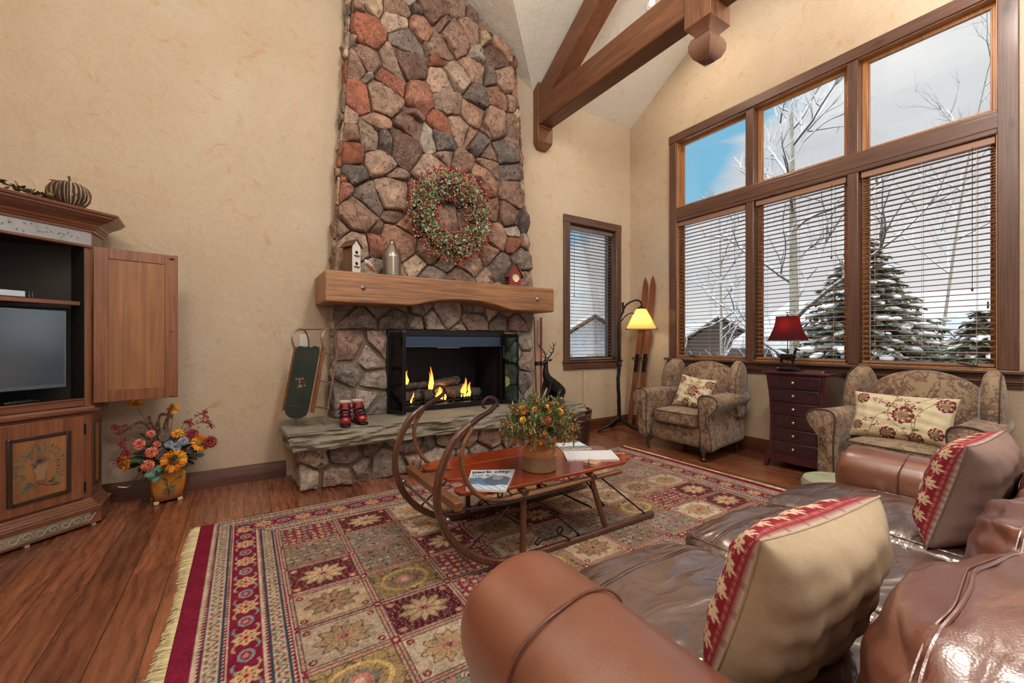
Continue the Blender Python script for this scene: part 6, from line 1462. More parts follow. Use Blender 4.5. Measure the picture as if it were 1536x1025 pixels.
b = MB(); b.b2((-.048, -.072, 0), (.05, .072, .003)); b.b2((-.048, -.072, .013), (.05, .072, .016)); b.b2((-.048, -.072, 0), (-.045, .072, .016)); b.build('cover', M['cab_x'], t)
# table lamp with a standing deer
TL = thing('deer_table_lamp', 'table lamp with a standing bronze deer base and a dark red shade on the chest', 'table lamp', (4.60, 2.07, .957))
def deer_body(b, s, pts_body, r_body):
    b.tube(pts_body, r_body, 12)
b = MB()
b.soft((0, 0, .018), (.14, .2, .04), 3, 8, fn=lambda w, p: w + V((nv(p[0] * 3, p[1] * 4, 1), nv(p[1] * 4, p[0], 2), nv(p[0] * 5, p[1] * 5, 3) * (p[2] > 0))) * .016)
b.soft((-.03, -.09, .012), (.05, .08, .022), 3, 5); b.build('rock_base', M['bronze'], TL)
b = MB()   # deer facing -y (towards the right of the picture)
P = bez([(0, .062, .135), (0, .045, .142), (0, .01, .136), (0, -.035, .140), (0, -.055, .155), (0, -.066, .185), (0, -.072, .208)], 4); n_ = len(P)
b.tube(P, [.012 + (.016 if k < n_ * .68 else .004) * (1 if 2 < k else .6) - (.0 if k < n_ * .7 else .004) for k in range(n_)], 10)
b.ball((0, -.082, .214), (.011, .018, .013), 10, 7); b.tube([(0, -.092, .212), (0, -.112, .206)], [.010, .006], 8)
for sx_ in (-1, 1):
    b.leaf((sx_ * .008, -.072, .222), (sx_, .4, .5), (0, -1, 0), .022, .012)
    b.tube(bez([(sx_ * .005, -.076, .225), (sx_ * .02, -.066, .25), (sx_ * .03, -.07, .275), (sx_ * .026, -.085, .30)], 4), .0024, 5)
    for zz in (.245, .265): b.tube([(sx_ * .02, -.066, zz), (sx_ * .022, -.09, zz + .02)], [.002, .001], 5)
    for y, k, f in ((.05, .0, 1 if sx_ > 0 else 0), (-.045, .0, 1 if sx_ < 0 else 0)):
        dy = -.02 if f else .006; b.tube(bez([(sx_ * .014, y, .135), (sx_ * .016, y + (.012 if y > 0 else -.004), .10), (sx_ * .015, y + dy * .4, .07), (sx_ * .015, y + dy, .034)], 4), [.013, .011, .010, .009, .008, .007, .0065, .006, .0055, .005, .005, .005, .006], 7)
b.tube([(0, .072, .14), (0, .082, .128)], [.006, .002], 6)
b.build('deer', M['bronze'], TL)
b = MB(); b.tube([(0, 0, .03), (0, 0, .58)], .004, 8); b.tube([(0, -.02, .585), (0, 0, .58), (0, .02, .59)], .005, 6); b.build('pole', M['iron'], TL)
def sqshade(prof, n=40, q=5): return [(r_, z) for r_, z in prof]
b = MB(); prof = [(.145, .305), (.125, .35), (.105, .41), (.09, .47), (.082, .545)]
rings = []
for r_, z in prof:
    rings.append([V((r_ * .72 / (abs(math.cos(a)) ** 7 + abs(math.sin(a)) ** 7) ** (1 / 7) * math.cos(a), r_ * 1.12 / (abs(math.cos(a)) ** 7 + abs(math.sin(a)) ** 7) ** (1 / 7) * math.sin(a), z)) for a in [2 * PI * k / 48 for k in range(48)]])
b.loft(rings, False); o = b.build('lamp_shade', M['shade_red'], TL, ang=50)
b = MB()
for rg_ in (rings[0], rings[-1]): b.tube(rg_ + [rg_[0]], .0035, 5, cap=False)
b.tube([(-.0, -.12 * 1, .305), (0, 0, .545), (0, .12, .305)][0:0] or [(0, 0, .54), (.0, .001, .56)], .012, 8); b.build('shade_trim', M['plum2'], o)
b = MB(); b.ball((0, 0, .45), (.022, .022, .03), 10, 8); b.build('bulb', M['bulb'], TL)

# ------------------------------------------------------------------ twig floor lamp
FL = thing('twig_floor_lamp', 'lit floor lamp with a dark branch-like stand and a yellow parchment shade in the corner', 'floor lamp', (4.36, 4.10, 0))
b = MB(); r = random.Random(2)
def twig(P, rad, sub=5, col=None):
    Q = bez(P, sub); Q = [p + V((nv(p.z * 7, i * .4, 1), nv(p.z * 7, 3, i * .4), 0)) * .006 for i, p in enumerate(Q)]
    rr = [rad[0] + (rad[1] - rad[0]) * i / (len(Q) - 1) + nv(i * .7, 2, 5) * .003 for i in range(len(Q))]; b.tube(Q, rr, 9)
twig([(0, 0, .13), (.005, 0, .4), (-.012, .0, .7), (.008, 0, .88), (.012, .004, .95), (.0, .0, 1.1), (-.01, .0, 1.3), (-.015, .0, 1.45), (.03, -.01, 1.60), (.05, -.03, 1.67), (.045, -.03, 1.79)], (.027, .017), 6)
twig([(.045, -.03, 1.66), (.08, -.06, 1.75), (.14, -.10, 1.80), (.21, -.14, 1.82), (.26, -.165, 1.79), (.27, -.17, 1.73)], (.015, .012))
twig([(.0, 0, 1.48), (.06, -.04, 1.58), (.13, -.09, 1.64), (.18, -.12, 1.63)], (.010, .007))
for (x, y) in ((-.27, .12), (.20, -.21), (.10, .24)): twig([(0, 0, .2), (x * .25, y * .25, .15), (x * .6, y * .6, .075), (x * .85, y * .85, .05), (x, y, .022)], (.026, .020))
b.ball((.012, .004, .93), .038, 10, 7); b.build('branch_stand', M['iron'], FL, ang=60)
b = MB(); cx, cy_ = .265, -.165
b.loft([[V((cx + r_ * math.cos(a), cy_ + r_ * math.sin(a), z)) for a in [2 * PI * k / 48 for k in range(48)]] for r_, z in ((.205, 1.42), (.135, 1.56), (.065, 1.70))], False); o = b.build('lamp_shade', M['shade_yellow'], FL)
b = MB()
for k in range(44): a = 2 * PI * k / 44; b.tube([(cx + .207 * math.cos(a), cy_ + .207 * math.sin(a), 1.412), (cx + .206 * math.cos(a + .05), cy_ + .206 * math.sin(a + .05), 1.43), (cx + .204 * math.cos(a + .1), cy_ + .204 * math.sin(a + .1), 1.415)], .0028, 4)
b.build('lacing', M['iron'], o)
b = MB(); b.lathe([(.066, 1.695), (.06, 1.715), (.02, 1.735), (.012, 1.75)], (cx, cy_, 0), 16); b.build('shade_cap', M['iron'], FL)
b = MB(); b.ball((cx, cy_, 1.53), (.03, .03, .042), 12, 9); b.build('bulb', M['bulb'], FL)

# ------------------------------------------------------------------ pair of wooden skis in the corner
def ski(x, y, x2, y2, lab, h=2.16):
    base = V((x, y, .004)); top = V((x2, y2, h)); t = thing('wooden_ski', lab, 'ski', base, 0, 'old skis in the corner'); d = (top - base); u = d.normalized(); sd = V((-.35, 1, 0)); sd = (sd - u * u.dot(sd)).normalized(); w = u.cross(sd) * -1
    L = d.length; b = MB(); rings = []
    for s, hw, th, bow in ((0, .030, .006, 0), (.02, .036, .008, 0), (.3, .036, .012, 0), (.5, .037, .018, 0), (.75, .040, .011, .0), (.88, .042, .008, -.01), (.94, .040, .008, -.03), (.975, .026, .007, -.055), (1.0, .004, .006, -.075)):
        c = u * L * s + w * bow; rings.append([c + sd * a * hw + w * q * th for a, q in ((-1, -1), (1, -1), (1, 1), (-1, 1))])
    b.loft(rings, True); b.build('board', M['ski'], t, bevel=.002)
    c = u * L * .42; b = MB(); n = -w if w.x > 0 else w
    b.bar(c - u * .10 + n * .02, c + u * .16 + n * .02, .05, .012, up=n); b.build('foot_plate', M['iron'], t)
    b = MB(); b.tube(bez([c + u * .10 + sd * .045 + n * .012, c + u * .09 + sd * .05 + n * .07, c + u * .06 + n * .085, c + u * .09 - sd * .05 + n * .07, c + u * .10 - sd * .045 + n * .012], 4), .008, 6); b.build('toe_strap', M['black'], t)
ski(4.76, 4.27, 4.90, 4.06, 'brown wooden ski leaning in the corner, the one nearer the small window')
ski(4.80, 4.15, 4.90, 3.93, 'brown wooden ski leaning in the corner, the one nearer the big window', 2.17)

# ------------------------------------------------------------------ black deer statue on the hearth
DS = thing('deer_statue', 'black statue of a seated stag with tall antlers on the hearth', 'statue', (3.02, 3.93, .528), R(0))
b = MB()
P = bez([(.16, 0, .07), (.13, 0, .13), (.06, 0, .20), (-.01, 0, .27), (-.045, 0, .34), (-.05, 0, .40), (-.045, 0, .45)], 4); n_ = len(P)
b.tube(P, [.055, .075, .085, .09, .092, .09, .086, .082, .078, .074, .07, .066, .060, .054, .049, .045, .042, .038, .035, .033, .031, .03, .029, .028, .027][:n_], 14)
for sg in (-1, 1):
    b.tube(bez([(-.01, sg * .05, .24), (-.04, sg * .055, .16), (-.075, sg * .05, .09), (-.105, sg * .05, .02)], 4), [.036, .032, .028, .025, .022, .02, .019, .018, .017, .016, .017, .018, .019], 9)
    b.tube([(-.10, sg * .05, .014), (-.135, sg * .05, .012)], [.02, .014], 8)
    b.tube(bez([(.13, sg * .05, .13), (.08, sg * .085, .11), (.05, sg * .09, .06), (.09, sg * .085, .03), (.03, sg * .085, .018)], 4), [.055, .055, .052, .048, .042, .036, .03, .026, .024, .022, .021, .02, .019, .018, .017, .016, .015], 9)
b.tube([(.20, 0, .08), (.225, 0, .05)], [.02, .008], 8)
b.ball((-.052, 0, .475), (.036, .03, .034), 12, 8); b.tube(bez([(-.06, 0, .475), (-.095, -.005, .466), (-.125, -.01, .455)], 3), [.03, .027, .024, .021, .019, .017, .015][:7], 10)
for sg in (-1, 1):
    b.leaf((-.035, sg * .025, .495), (.3, sg, .35), (-1, 0, .3), .06, .032)
    A = bez([(-.045, sg * .014, .50), (-.02, sg * .045, .555), (-.01, sg * .09, .61), (-.035, sg * .13, .66), (-.06, sg * .15, .71)], 5); b.tube(A, [.0095 - .0065 * k / (len(A) - 1) for k in range(len(A))], 7)
    for k, dx, dz in ((3, -.06, .03), (8, -.06, .045), (12, -.055, .05), (16, .035, .05), (5, .03, .05)): p = A[k]; b.tube(bez([p, p + V((dx * .6, 0, dz * .3)), p + V((dx, sg * .006, dz))], 3), [.006, .0055, .005, .004, .003, .0025, .002][:7], 6)
b.build('stag', M['bronze'], DS, ang=70, sub=0)
b = MB(); b.soft((.03, 0, .004), (.34, .22, .016), 4, 6); b.build('plinth', M['bronze'], DS)

# ------------------------------------------------------------------ barrel basket by the hearth
BK = thing('carved_barrel', 'dark brown round carved barrel standing on the floor at the right end of the hearth', 'barrel', (3.56, 4.06, 0))
b = MB(); b.lathe([(.14, .0), (.155, .01), (.17, .12), (.178, .22), (.18, .25), (.188, .26), (.18, .27), (.182, .35), (.19, .36), (.195, .385), (.188, .40), (.168, .402), (.16, .38), (.155, .2), (.13, .03), (.001, .025)], n=36); b.build('shell', M['chairleg'], BK)
b = MB()
for k in range(40):
    a = 2 * PI * k / 40; a2 = a + .12
    b.tube([(.184 * math.cos(a), .184 * math.sin(a), .275), (.186 * math.cos(a2), .186 * math.sin(a2), .35)], .004, 4); b.tube([(.184 * math.cos(a2), .184 * math.sin(a2), .275), (.186 * math.cos(a), .186 * math.sin(a), .35)], .004, 4)
b.build('carved_band', M['cab_x'], BK)
# braided cord under the small window
b = MB()
for ph in (0, PI): b.tube([(3.99 + .007 * math.cos(z * 90 + ph), YF - .014 + .007 * math.sin(z * 90 + ph), z) for z in [.10 + .775 * k / 110 for k in range(111)]], .005, 5)
tag(b.build('braided_cord', simple('braid_cord', (206, 188, 150), .6)), 'pale twisted cord hanging on the wall below the small window', 'cord')
# old skis / poles leaning beside the chimney
for i, (x0_, x1_, wd, m_, lb) in enumerate(((3.02, 3.10, .036, simple('faded_red_paint', (136, 52, 62), .45, var=.25), 'narrow faded red ski leaning beside the chimney, behind the stag'), (2.985, 3.03, .016, M['ski'], 'thin tan wooden pole leaning beside the chimney, behind the stag'))):
    b = MB(); b.sweep([(0, 0, 0), ((x1_ - x0_) * .5, .06, .52), (x1_ - x0_, .11, 1.03)], wd, .016, (1, .2, 0)); t = thing('old_ski' if i == 0 else 'ski_pole', lb, 'ski' if i == 0 else 'pole', (x0_ + .12 - .04 * i, 4.245 - .0 * i, .53)); b.build('shaft', m_, t, bevel=.003)
    b = MB(); b.b2((-.02, -.012, .42), (.03, .016, .47)); b.build('strap', M['iron'], t)

# ------------------------------------------------------------------ child's sled and ski boots on the hearth
SD = thing('steel_runner_sled', 'old child sled with a dark green deck and looped steel runners propped on the hearth', 'sled', (.46, 4.03, .53))
foot = V((.125, -.115, .004)); wv = V((-.216, .278, 0)).normalized(); nd = V((-.79, -.61, 0)).normalized(); lean = V((.79 * .235, .61 * .235, 1)).normalized(); nn = (nd - lean * nd.dot(lean)).normalized()
def S3(l, n, w): return foot + lean * l + nn * n + wv * w
SWd = .33
for w in (0, SWd):
    b = MB(); P = bez([S3(0, 0, w), S3(.3, 0, w), S3(.58, 0, w), S3(.70, .012, w), S3(.79, .055, w), S3(.82, .115, w), S3(.79, .18, w), S3(.72, .205, w), S3(.66, .18, w), S3(.63, .145, w)], 5); b.tube(P, .0095, 8, flat=.8); rn = b.build('runner', M['rust'], SD)
    for l in (.14, .36, .60):
        b = MB(); b.tube([S3(l, 0, w), S3(l, .15, w)], .008, 7); b.ball(S3(l, 0, w), .013, 7, 5); b.build('brace', M['rust'], rn)
b = MB(); b.tube([S3(.82, .115, 0), S3(.82, .115, SWd)], .007, 7); b.build('cross_rod', M['rust'], SD)
for w in (.012, SWd - .012):
    b = MB(); b.bar(S3(.09, .155, w), S3(.645, .155, w), .035, .02, up=nn); b.build('deck_rail', M['sled_wood'], SD, bevel=.003)
b = MB(); cx = SWd / 2; hw = SWd / 2 - .035; out = [(.10, -hw * .95), (.06, -hw * .8), (.035, -hw * .4), (.03, 0), (.035, hw * .4), (.06, hw * .8), (.10, hw * .95), (.60, hw), (.645, hw * .9), (.655, hw * .6), (.64, hw * .25), (.65, 0), (.64, -hw * .25), (.655, -hw * .6), (.645, -hw * .9), (.60, -hw)]
b.loft([[S3(l, .165, cx + w) for l, w in out], [S3(l, .178, cx + w) for l, w in out]]); dk = b.build('deck', simple('dark_green_paint', (44, 58, 54), .45, var=.3, coat=.2), SD, smooth=False)
b = MB(); r = random.Random(6)
for k in range(16): b.leaf(S3(.33 + r.uniform(-.05, .05), .1795, cx + r.uniform(-.05, .05)), lean * r.uniform(-1, 1) + wv * r.uniform(-1, 1), nn, .03, .012, lin(r.choice([(150, 66, 54), (160, 150, 110), (110, 120, 70), (178, 110, 90)])), 0, 0)
for l in (.13, .56): b.tube([S3(l, .1795, cx - hw * .8), S3(l, .1795, cx + hw * .8)], .002, 4, lin((112, 66, 48)))
b.build('painted_flowers', M['vcol'], dk, smooth=False)
M['redpatent'] = simple('red_patent_leather', (150, 22, 36), .16, coat=1.0)
for i, (x, y, rz, lb) in enumerate(((.735, 3.845, R(-98), 'red vintage ski boot with buckles on the hearth, the one nearer the sled'), (.855, 3.87, R(-82), 'red vintage ski boot with buckles on the hearth, the one nearer the firebox'))):
    t = thing('ski_boot', lb, 'boot', (x, y, .528), rz, 'vintage red ski boots')
    b = MB(); rings = []
    for px, pz, rx, rz_, tilt in ((.115, .036, .012, .018, 1.4), (.105, .042, .034, .03, 1.3), (.075, .048, .043, .037, 1.3), (.04, .06, .042, .043, 1.15), (.005, .08, .042, .05, .9), (-.02, .105, .043, .05, .45), (-.028, .14, .044, .05, .12), (-.03, .17, .045, .05, 0), (-.032, .19, .044, .048, 0)):
        ring = []
        for k in range(18):
            a = 2 * PI * k / 18; c_, s_ = math.cos(a), math.sin(a); lx = c_ * rz_; ring.append(V((px + lx * math.cos(tilt), s_ * rx, max(.017, pz + lx * math.sin(tilt)))))
        rings.append(ring)
    rings.insert(6, [V((p.x - (.018 if p.x < -.04 else 0), p.y, max(.017, p.z - .04))) for p in rings[5]]) if False else None
    b.loft(rings, True); b.soft((-.04, 0, .06), (.075, .075, .09), 3, 6); b.build('shell', M['redpatent'], t, ang=70)
    b = MB(); b.soft((.015, 0, .012), (.25, .085, .026), 5, 8, fn=lambda w, p: V((w.x, w.y * (1 - .12 * (p[0] < -.2)), w.z))); b.build('sole', M['black'], t)
    b = MB(); b.lathe([(.046, .186), (.05, .2), (.044, .206), (.038, .195), (.034, .15)], (-.032, 0, 0), 18); b.build('collar', simple('boot_lining', (196, 180, 160), .8) if 'boot_lining' not in bpy.data.materials else bpy.data.materials['boot_lining'], t)
    for k, (px, pz, w_) in enumerate(((.075, .075, .045), (.045, .093, .047), (.018, .12, .05), (-.004, .155, .05))):
        b = MB(); b.tube([(px - .012, -w_, pz - .022), (px + .012, -w_ * .55, pz + .012), (px + .016, 0, pz + .022), (px + .012, w_ * .55, pz + .012), (px - .012, w_, pz - .022)], .0045, 6, flat=1.8); s_ = b.build('strap', M['black'], t)
        b = MB(); b.box((px + .014, .0, pz + .024), (.012, .03, .006), roty(R(40))); b.box((px + .012, .024, pz + .012), (.01, .012, .006), roty(R(40))); b.build('buckle', M['steel'], s_)
# wall plate
b = MB(); b.b2((.44, YF - .008, 1.20), (.52, YF - .001, 1.32)); w_ = b.build('wall_plate', M['white'], None, bevel=.003); tag(w_, 'small cream electrical cover plate on the wall behind the looped sled', 'wall plate')
# footstool
t = thing('footstool', 'low round footstool with a sage patterned cover, mostly hidden beyond the sofa arm', 'footstool', (3.42, 1.22, 0))
b = MB(); b.lathe([(.001, .31), (.15, .31), (.2, .30), (.215, .27), (.21, .22), (.19, .2)], n=32); b.build('cushion', simple('sage_cover', (150, 152, 128), .8, var=.2), t)
b = MB(); b.lathe([(.2, .19), (.205, .21), (.19, .22), (.18, .19)], n=32); b.build('rim', M['cab_z'], t)
for k in range(4):
    a = PI / 4 + k * PI / 2; b = MB(); b.tube([(.15 * math.cos(a), .15 * math.sin(a), .2), (.18 * math.cos(a), .18 * math.sin(a), RT)], [.02, .014], 10); b.build('leg', M['cab_dark'], t)

# ================================================================== OUTDOORS
GZ = -.55
b = MB(); rings = []
for i in range(60):
    x = -25 + i * 1.4; rings.append([V((x, y, GZ + .12 * nv(x * .25, y * .25, 2) + (max(0, (math.hypot(x - 5, y - 3) - 22)) * .06))) for y in [-20 + k * 1.5 for k in range(56)]])
def keep(p): return True
g = MB(); vs = [p for r_ in rings for p in r_]; n = 56
g.add(vs, [(i * n + j, (i + 1) * n + j, (i + 1) * n + j + 1, i * n + j + 1) for i in range(59) for j in range(n - 1)]); o = g.build('snowy_ground', M['snow']); struct(o)
M['bark_pale'] = NT('aspen_bark'); t_ = M['bark_pale']; vv = t_.coord((1, 1, 1)); t_.set(Base_Color=t_.mix(t_.ramp(t_.noise(t_.coord((6, 6, 14)), 3, 4), [(.58, 0.0), (.66, 1.0)]), lin((182, 178, 164)), lin((70, 64, 58))), Roughness=.8); M['bark_pale'] = t_.m
def bare_tree(name, lab, base, h, lean, seed, rad, nbr, spread=1.0, cat='tree', snowf=1.0, low=.2):
    r = random.Random(seed); t = thing(name, lab, cat, base); tr = MB(); br = MB(); sn = MB()
    trunk = bez([V((0, 0, -.1)), V((lean[0] * .3, lean[1] * .3, h * .35)), V((lean[0] * .6, lean[1] * .6, h * .7)), V((lean[0], lean[1], h))], 8); N = len(trunk)
    tr.tube(trunk, [rad * (1 - .85 * k / (N - 1)) for k in range(N)], 10)
    def branch(p, d, L, rr, dep):
        n = 7; P = [p]; q = V(d)
        for k in range(n): q = (q + V((r.gauss(0, .13), r.gauss(0, .13), r.gauss(.05, .12)))).normalized(); P.append(P[-1] + q * L / n)
        R_ = [rr * (1 - .8 * k / n) for k in range(n + 1)]; br.tube(P, R_, 5)
        if rr > .004 * (2 - snowf): sn.tube([a + V((0, 0, w * .8 + .006)) for a, w in zip(P, R_)], [w * 1.0 + .006 for w in R_], 5, flat=.8)
        if dep > 0:
            for k in range(r.randint(3, 5) + (dep > 1)):
                i = r.randint(1, n - 1); dd = (V((r.gauss(0, 1), r.gauss(0, 1), r.gauss(.45, .5))).normalized() * .75 + q * .8).normalized(); branch(P[i], dd, L * r.uniform(.35, .65), rr * .45, dep - 1)
    for k in range(nbr):
        f = low + (1 - low) * (k + r.random() * .6) / nbr; i = min(N - 1, int(f * (N - 1))); a = r.uniform(0, 2 * PI) + k * 2.4; e = .35 + f * .7
        branch(trunk[i], V((math.cos(a) * math.cos(e), math.sin(a) * math.cos(e), math.sin(e))), h * spread * (.34 - .2 * f) * r.uniform(.8, 1.25), rad * .42 * (1 - .6 * f), 2)
    tr.build('trunk', M['bark_pale'], t); stuff(br.build('branches', simple('twig_bark', (92, 84, 78), .8) if 'twig_bark' not in bpy.data.materials else bpy.data.materials['twig_bark'], t)); stuff(sn.build('snow_on_branches', M['snow'], t)); return t
bare_tree('aspen_tree', 'tall bare snow-laden aspen outside the middle pane of the big window', (8.35, 3.62, GZ), 7.2, (.1, .15), 4, .10, 17, 1.05)
bare_tree('aspen_tree', 'thin bare sapling outside the left pane of the big window', (9.6, 5.75, GZ), 5.2, (.05, .1), 9, .045, 13, .85)
bare_tree('aspen_tree', 'bare tree with fine branches outside the right pane, left of its cords', (11.5, 2.6, GZ), 7.0, (-.3, -.9), 15, .035, 14, 1.1, low=.4)
bare_tree('snowy_bush', 'low tangled bush covered in snow outside the lower left of the big window', (8.0, 4.75, GZ), 1.5, (.1, .1), 25, .03, 14, 2.4, 'bush', low=.05)
bare_tree('snowy_bush', 'snow-covered bush outside between the aspen trunk and the window mullion', (8.6, 4.3, GZ), 1.5, (-.1, .0), 26, .03, 12, 2.2, 'bush', low=.05)
def spruce(lab, base, h, w, seed):
    r = random.Random(seed); t = thing('spruce_tree', lab, 'tree', base); tr = MB(); tr.tube([(0, 0, -.1), (0, 0, h)], [w * .07, .01], 8); tr.build('trunk', M['cab_dark'], t)
    nd_ = MB(); sn = MB(); lay = int(h / .12)
    GN = [lin(c) for c in ((72, 90, 64), (90, 108, 74), (60, 78, 60), (106, 116, 80))]
    for k in range(lay):
        f = k / lay; z = .12 + f * (h - .15); L0 = w * (1 - f) ** .85 + .06; nb = max(6, int(17 * (1 - f) + 7))
        for m in range(nb):
            a = 2 * PI * (m + r.random()) / nb; L = L0 * r.uniform(.75, 1.12); dz = -.18 * L - .03; P = bez([V((0, 0, z)), V((math.cos(a) * L * .5, math.sin(a) * L * .5, z + dz * .3)), V((math.cos(a) * L, math.sin(a) * L, z + dz + .06 * L))], 4)
            nd_.tube(P, [.012 * (1 - .8 * i / (len(P) - 1)) for i in range(len(P))], 4, lin((70, 56, 44))); u = V((math.cos(a), math.sin(a), 0)); s = V((-u.y, u.x, 0))
            for i in range(1, len(P)):
                for sg in (-1, 1):
                    for q in range(3):
                        d = (u * r.uniform(.3, .9) + s * sg * r.uniform(.5, 1) + V((0, 0, r.uniform(-.35, .2)))).normalized(); nd_.leaf(P[i] + s * sg * .01, d, (0, 0, 1), (.10 + .16 * L * (1 - i / len(P))) * r.uniform(.7, 1.2), .05, r.choice(GN), .25, .2)
            for q in range(5):
                p = P[r.randint(2, len(P) - 1)]; s_ = r.uniform(.018, .055) * (.5 + L)
                sn.ball(p + V((r.gauss(0, .05), r.gauss(0, .05), .04)), (s_ * 1.7, s_ * .9, s_ * .6), 7, 5, None, rotz(a + r.gauss(0, .4)) @ roty(r.uniform(.0, .5)))
            if r.random() < .97:
                i0 = r.randint(1, 4); Q = P[i0:i0 + r.randint(3, 5)]
                if len(Q) > 2: sn.tube([p + V((r.gauss(0, .008), r.gauss(0, .008), .04)) for p in Q], [.03 + .07 * L * r.uniform(.6, 1.2) * math.sin(PI * (i + .5) / len(Q)) for i in range(len(Q))], 7, flat=.5)
    stuff(nd_.build('needles', M['vleaf'], t, smooth=False)); stuff(sn.build('snow_clumps', M['snow'], t)); return t
spruce('snowy spruce standing outside behind the mullion of the middle and right panes', (9.3, 2.95, GZ), 3.7, 1.75, 3)
spruce('snowy blue-green spruce outside at the right edge of the big window', (8.6, 1.35, GZ), 2.35, 1.0, 5)
def house(lab, x, y, rz, L, D, H, roofh, wall, snow=True, over=.5, gable_x=True, win=0, tape=False):
    t = thing('neighbour_house', lab, 'house', (x, y, GZ), rz); b = MB(); b.b2((-L / 2, -D / 2, 0), (L / 2, D / 2, H))
    b.loft([[V((-L / 2, -D / 2, H)), V((L / 2, -D / 2, H)), V((0, -D / 2, H + roofh))], [V((-L / 2, D / 2, H)), V((L / 2, D / 2, H)), V((0, D / 2, H + roofh))]]); b.build('wall', wall, t, smooth=False)
    for sg in (-1, 1):
        o_ = V((0, -D / 2 - over, H + roofh + .1)); e = V((sg * (L / 2 + over), 0, -(roofh * (L / 2 + over) / (L / 2)))); up = V((0, 0, .12)); q = [o_, o_ + e, o_ + e + up, o_ + up]
        b = MB(); b.loft([q, [p + V((0, D + 2 * over, 0)) for p in q]]); rf = b.build('roof', M['housewood'], t, smooth=False)
        q = [p + up + V((0, .05, .0)) for p in (o_, o_ + e * .98)] + [p + up + V((0, .05, .2)) for p in (o_ + e * .97, o_)]; b = MB(); b.loft([q, [p + V((0, D + 2 * over - .1, 0)) for p in q]]); b.build('roof_snow', M['snow'], rf, smooth=False)
        if tape:
            b = MB(); pts = []
            for k in range(int((D + 2 * over) / .45)): pts += [o_ + e * .99 + V((0, .1 + k * .45, .36)), o_ + e * .86 + V((0, .32 + k * .45, .40))]
            b.tube(pts, .02, 4); b.build('heat_cable', M['black'], rf)
    for k in range(win):
        u = -L / 2 + L * (k + .5) / win; b = MB(); b.b2((u - .5, -D / 2 - .05, H * .35), (u + .5, -D / 2 + .02, H * .75)); w_ = b.build('window', M['white'], t)
        for s in (-.24, .24): b = MB(); b.b2((u + s - .2, -D / 2 - .07, H * .4), (u + s + .2, -D / 2 - .045, H * .71)); b.build('pane', M['tan_pane'], w_)
    return t
M['housewood'] = simple('dark_house_wood', (86, 74, 68), .8, var=.2); M['tan_pane'] = simple('house_window_pane', (170, 150, 130), .3)
M['housegrey'] = simple('grey_blue_siding', (206, 210, 216), .8, var=.15)
house('distant house with a dark snowy gable seen through the left pane of the big window', 23.5, 14.2, R(-58.9), 3.9, 5, 1.6, 1.35, M['housewood'])
house('grey-blue house with a gable and tan windows seen through the small window', 18.3, 19.15, R(-43.7), 5.0, 6, 1.5, 1.55, M['housegrey'], win=3)
house('low dark house with a broad snow-covered roof and zigzag heat cable outside the right pane', 15.5, 1.9, R(2), 6.4, 9.0, 1.55, 1.15, M['housewood'], tape=True)
b = MB()
for i in range(40):
    pass
rings = []
for i in range(50):
    a = -.6 + i * .055; d = 60 + 6 * math.sin(i * .7); x, y = d * math.cos(a), d * math.sin(a); hh = 3.0 + 1.6 * math.sin(i * .33) + .6 * math.sin(i * 1.3); rings.append([V((x, y, GZ - 1)), V((x * 1.05, y * 1.05, hh * .7)), V((x * 1.15, y * 1.15, hh)), V((x * 1.4, y * 1.4, GZ - 1))])
b.loft(rings, False, None, False); o = b.build('snowy_hills', M['snow']); struct(o)
# ================================================================== LIGHT, SKY, CAMERA
world = bpy.data.worlds.new('winter_sky'); scene.world = world; world.use_nodes = True
nt = world.node_tree; nt.nodes.clear()
def wn(k): return nt.nodes.new(k)
out = wn('ShaderNodeOutputWorld'); bg = wn('ShaderNodeBackground'); nt.links.new(bg.outputs[0], out.inputs[0])
tc = wn('ShaderNodeTexCoord'); sx = wn('ShaderNodeSeparateXYZ'); nt.links.new(tc.outputs['Generated'], sx.inputs[0])
mp = wn('ShaderNodeMapping'); mp.inputs['Scale'].default_value = (1, 1, 2.2); mp.inputs['Location'].default_value = (.35, .2, .15); nt.links.new(tc.outputs['Generated'], mp.inputs[0])
nz = wn('ShaderNodeTexNoise'); nz.inputs['Scale'].default_value = 2.4; nz.inputs['Detail'].default_value = 7; nz.inputs['Roughness'].default_value = .52; nz.inputs['Distortion'].default_value = .4
nt.links.new(mp.outputs[0], nz.inputs['Vector'])
def wm(op, a, b_):
    x = wn('ShaderNodeMath'); x.operation = op
    for i, v in enumerate((a, b_)):
        if isinstance(v, (int, float)): x.inputs[i].default_value = v
        else: nt.links.new(v, x.inputs[i])
    return x.outputs[0]
cl_ = wm('ADD', wm('MULTIPLY', wm('SUBTRACT', nz.outputs[0], .5), 2.2), wm('ADD', wm('MULTIPLY', wm('SUBTRACT', .33, sx.outputs[2]), 3.0), wm('MULTIPLY', wm('SUBTRACT', .36, sx.outputs[1]), 2.5)))
cr = wn('ShaderNodeMapRange'); cr.inputs['From Min'].default_value = -.55; cr.inputs['From Max'].default_value = -.36; nt.links.new(cl_, cr.inputs[0])
hz = wn('ShaderNodeValToRGB'); hz.color_ramp.elements[0].position = .05; hz.color_ramp.elements[0].color = (1, 1, 1, 1); hz.color_ramp.elements[1].position = .22; hz.color_ramp.elements[1].color = (0, 0, 0, 1); nt.links.new(sx.outputs[2], hz.inputs[0])
mxf = wn('ShaderNodeMath'); mxf.operation = 'MAXIMUM'; nt.links.new(cr.outputs[0], mxf.inputs[0]); nt.links.new(hz.outputs[0], mxf.inputs[1])
nz2 = wn('ShaderNodeTexNoise'); nz2.inputs['Scale'].default_value = 2; nz2.inputs['Detail'].default_value = 5; nt.links.new(mp.outputs[0], nz2.inputs['Vector'])
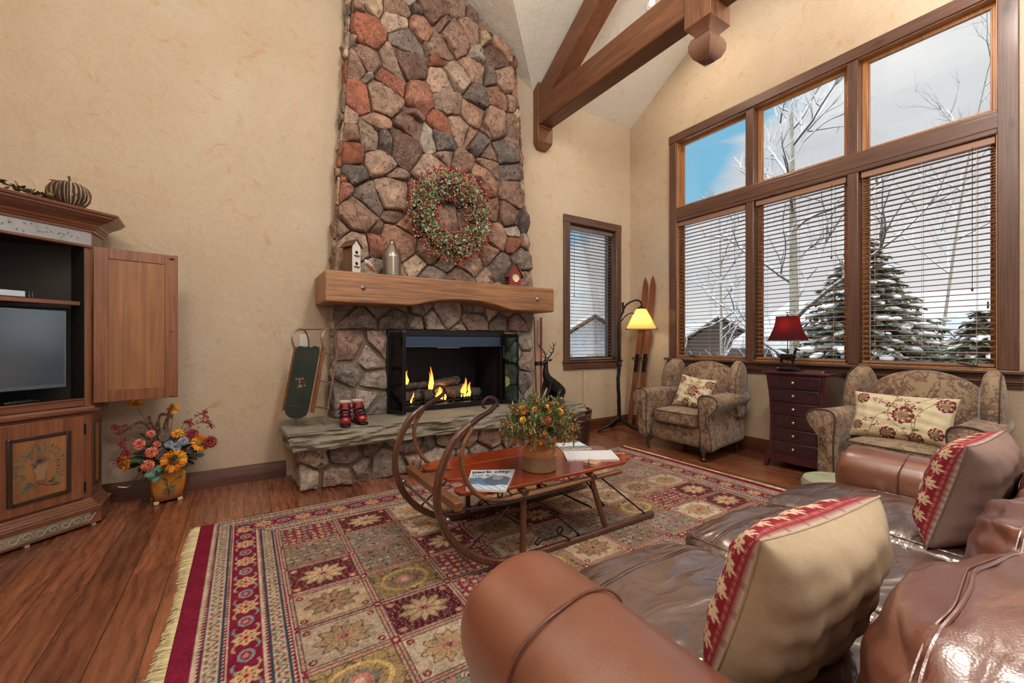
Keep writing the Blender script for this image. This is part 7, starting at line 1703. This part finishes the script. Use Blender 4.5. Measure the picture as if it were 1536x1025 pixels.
cc = wn('ShaderNodeValToRGB'); cc.color_ramp.elements[0].position = .35; cc.color_ramp.elements[0].color = (*lin((194, 196, 200)), 1); cc.color_ramp.elements[1].position = .6; cc.color_ramp.elements[1].color = (*lin((226, 225, 224)), 1); nt.links.new(nz2.outputs[0], cc.inputs[0])
mx = wn('ShaderNodeMix'); mx.data_type = 'RGBA'; nt.links.new(mxf.outputs[0], mx.inputs[0]); mx.inputs[6].default_value = (*lin((120, 178, 208)), 1); nt.links.new(cc.outputs[0], mx.inputs[7])
nt.links.new(mx.outputs[2], bg.inputs[0]); bg.inputs[1].default_value = 1.15

# lamps : unseen fill points added to brighten the room; sun and fixture bulbs follow
def point(name, loc, p, col, r=.03):
    d = bpy.data.lights.new(name, 'POINT'); d.energy = p; d.color = col; d.shadow_soft_size = r
    o = bpy.data.objects.new(name, d); COL.objects.link(o); o.location = loc; return o
warm = (1, .95, .89)
for x, y, z, p in ((1.3, .6, 4.3, 165), (3.5, .5, 4.3, 125), (-.9, .9, 4.2, 100), (1.6, -2.2, 3.6, 120)):
    point('room_fill_lamp', (x, y, z), p, warm, .35)  # added fill light hanging in the air, no fixture belongs to it
sd_ = bpy.data.lights.new('hazy_sun', 'SUN'); sd_.energy = 2.6; sd_.angle = R(12); sd_.color = (1, .97, .92)
so_ = bpy.data.objects.new('hazy_sun', sd_); COL.objects.link(so_); so_.rotation_euler = (R(4), R(-24), 0)
area('can_lamp', (4.0, 3.22, 5.08), (R(-20), 0, 0), .12, 22, (1, .86, .66))
point('floor_lamp_bulb', (4.61, 3.94, 1.53), 9, (1, .74, .42), .035)
point('table_lamp_bulb', (4.60, 2.07, 1.41), 1.0, (1, .55, .3), .03)
point('fire_glow', (1.85, 4.34, .72), 3, (1, .45, .15), .08)

cam_d = bpy.data.cameras.new('camera'); cam = bpy.data.objects.new('camera', cam_d); COL.objects.link(cam)
cam_d.sensor_width = 36; cam_d.lens = 36 * 630 / 1536; cam_d.clip_start = .05; cam_d.clip_end = 300
cam.location = (0, 0, 1.25); cam.rotation_euler = (R(90), 0, R(-32.5)); scene.camera = cam
scene.view_settings.view_transform = 'Standard'; scene.view_settings.look = 'None'; scene.view_settings.gamma = 1
scene.view_settings.exposure = 0.12; scene.view_settings.use_curve_mapping = False
cy = scene.cycles; cy.max_bounces = 8; cy.diffuse_bounces = 4; cy.glossy_bounces = 3; cy.transmission_bounces = 4; cy.transparent_max_bounces = 24
cy.sample_clamp_indirect = 4; cy.use_denoising = True; cy.caustics_reflective = False; cy.caustics_refractive = False
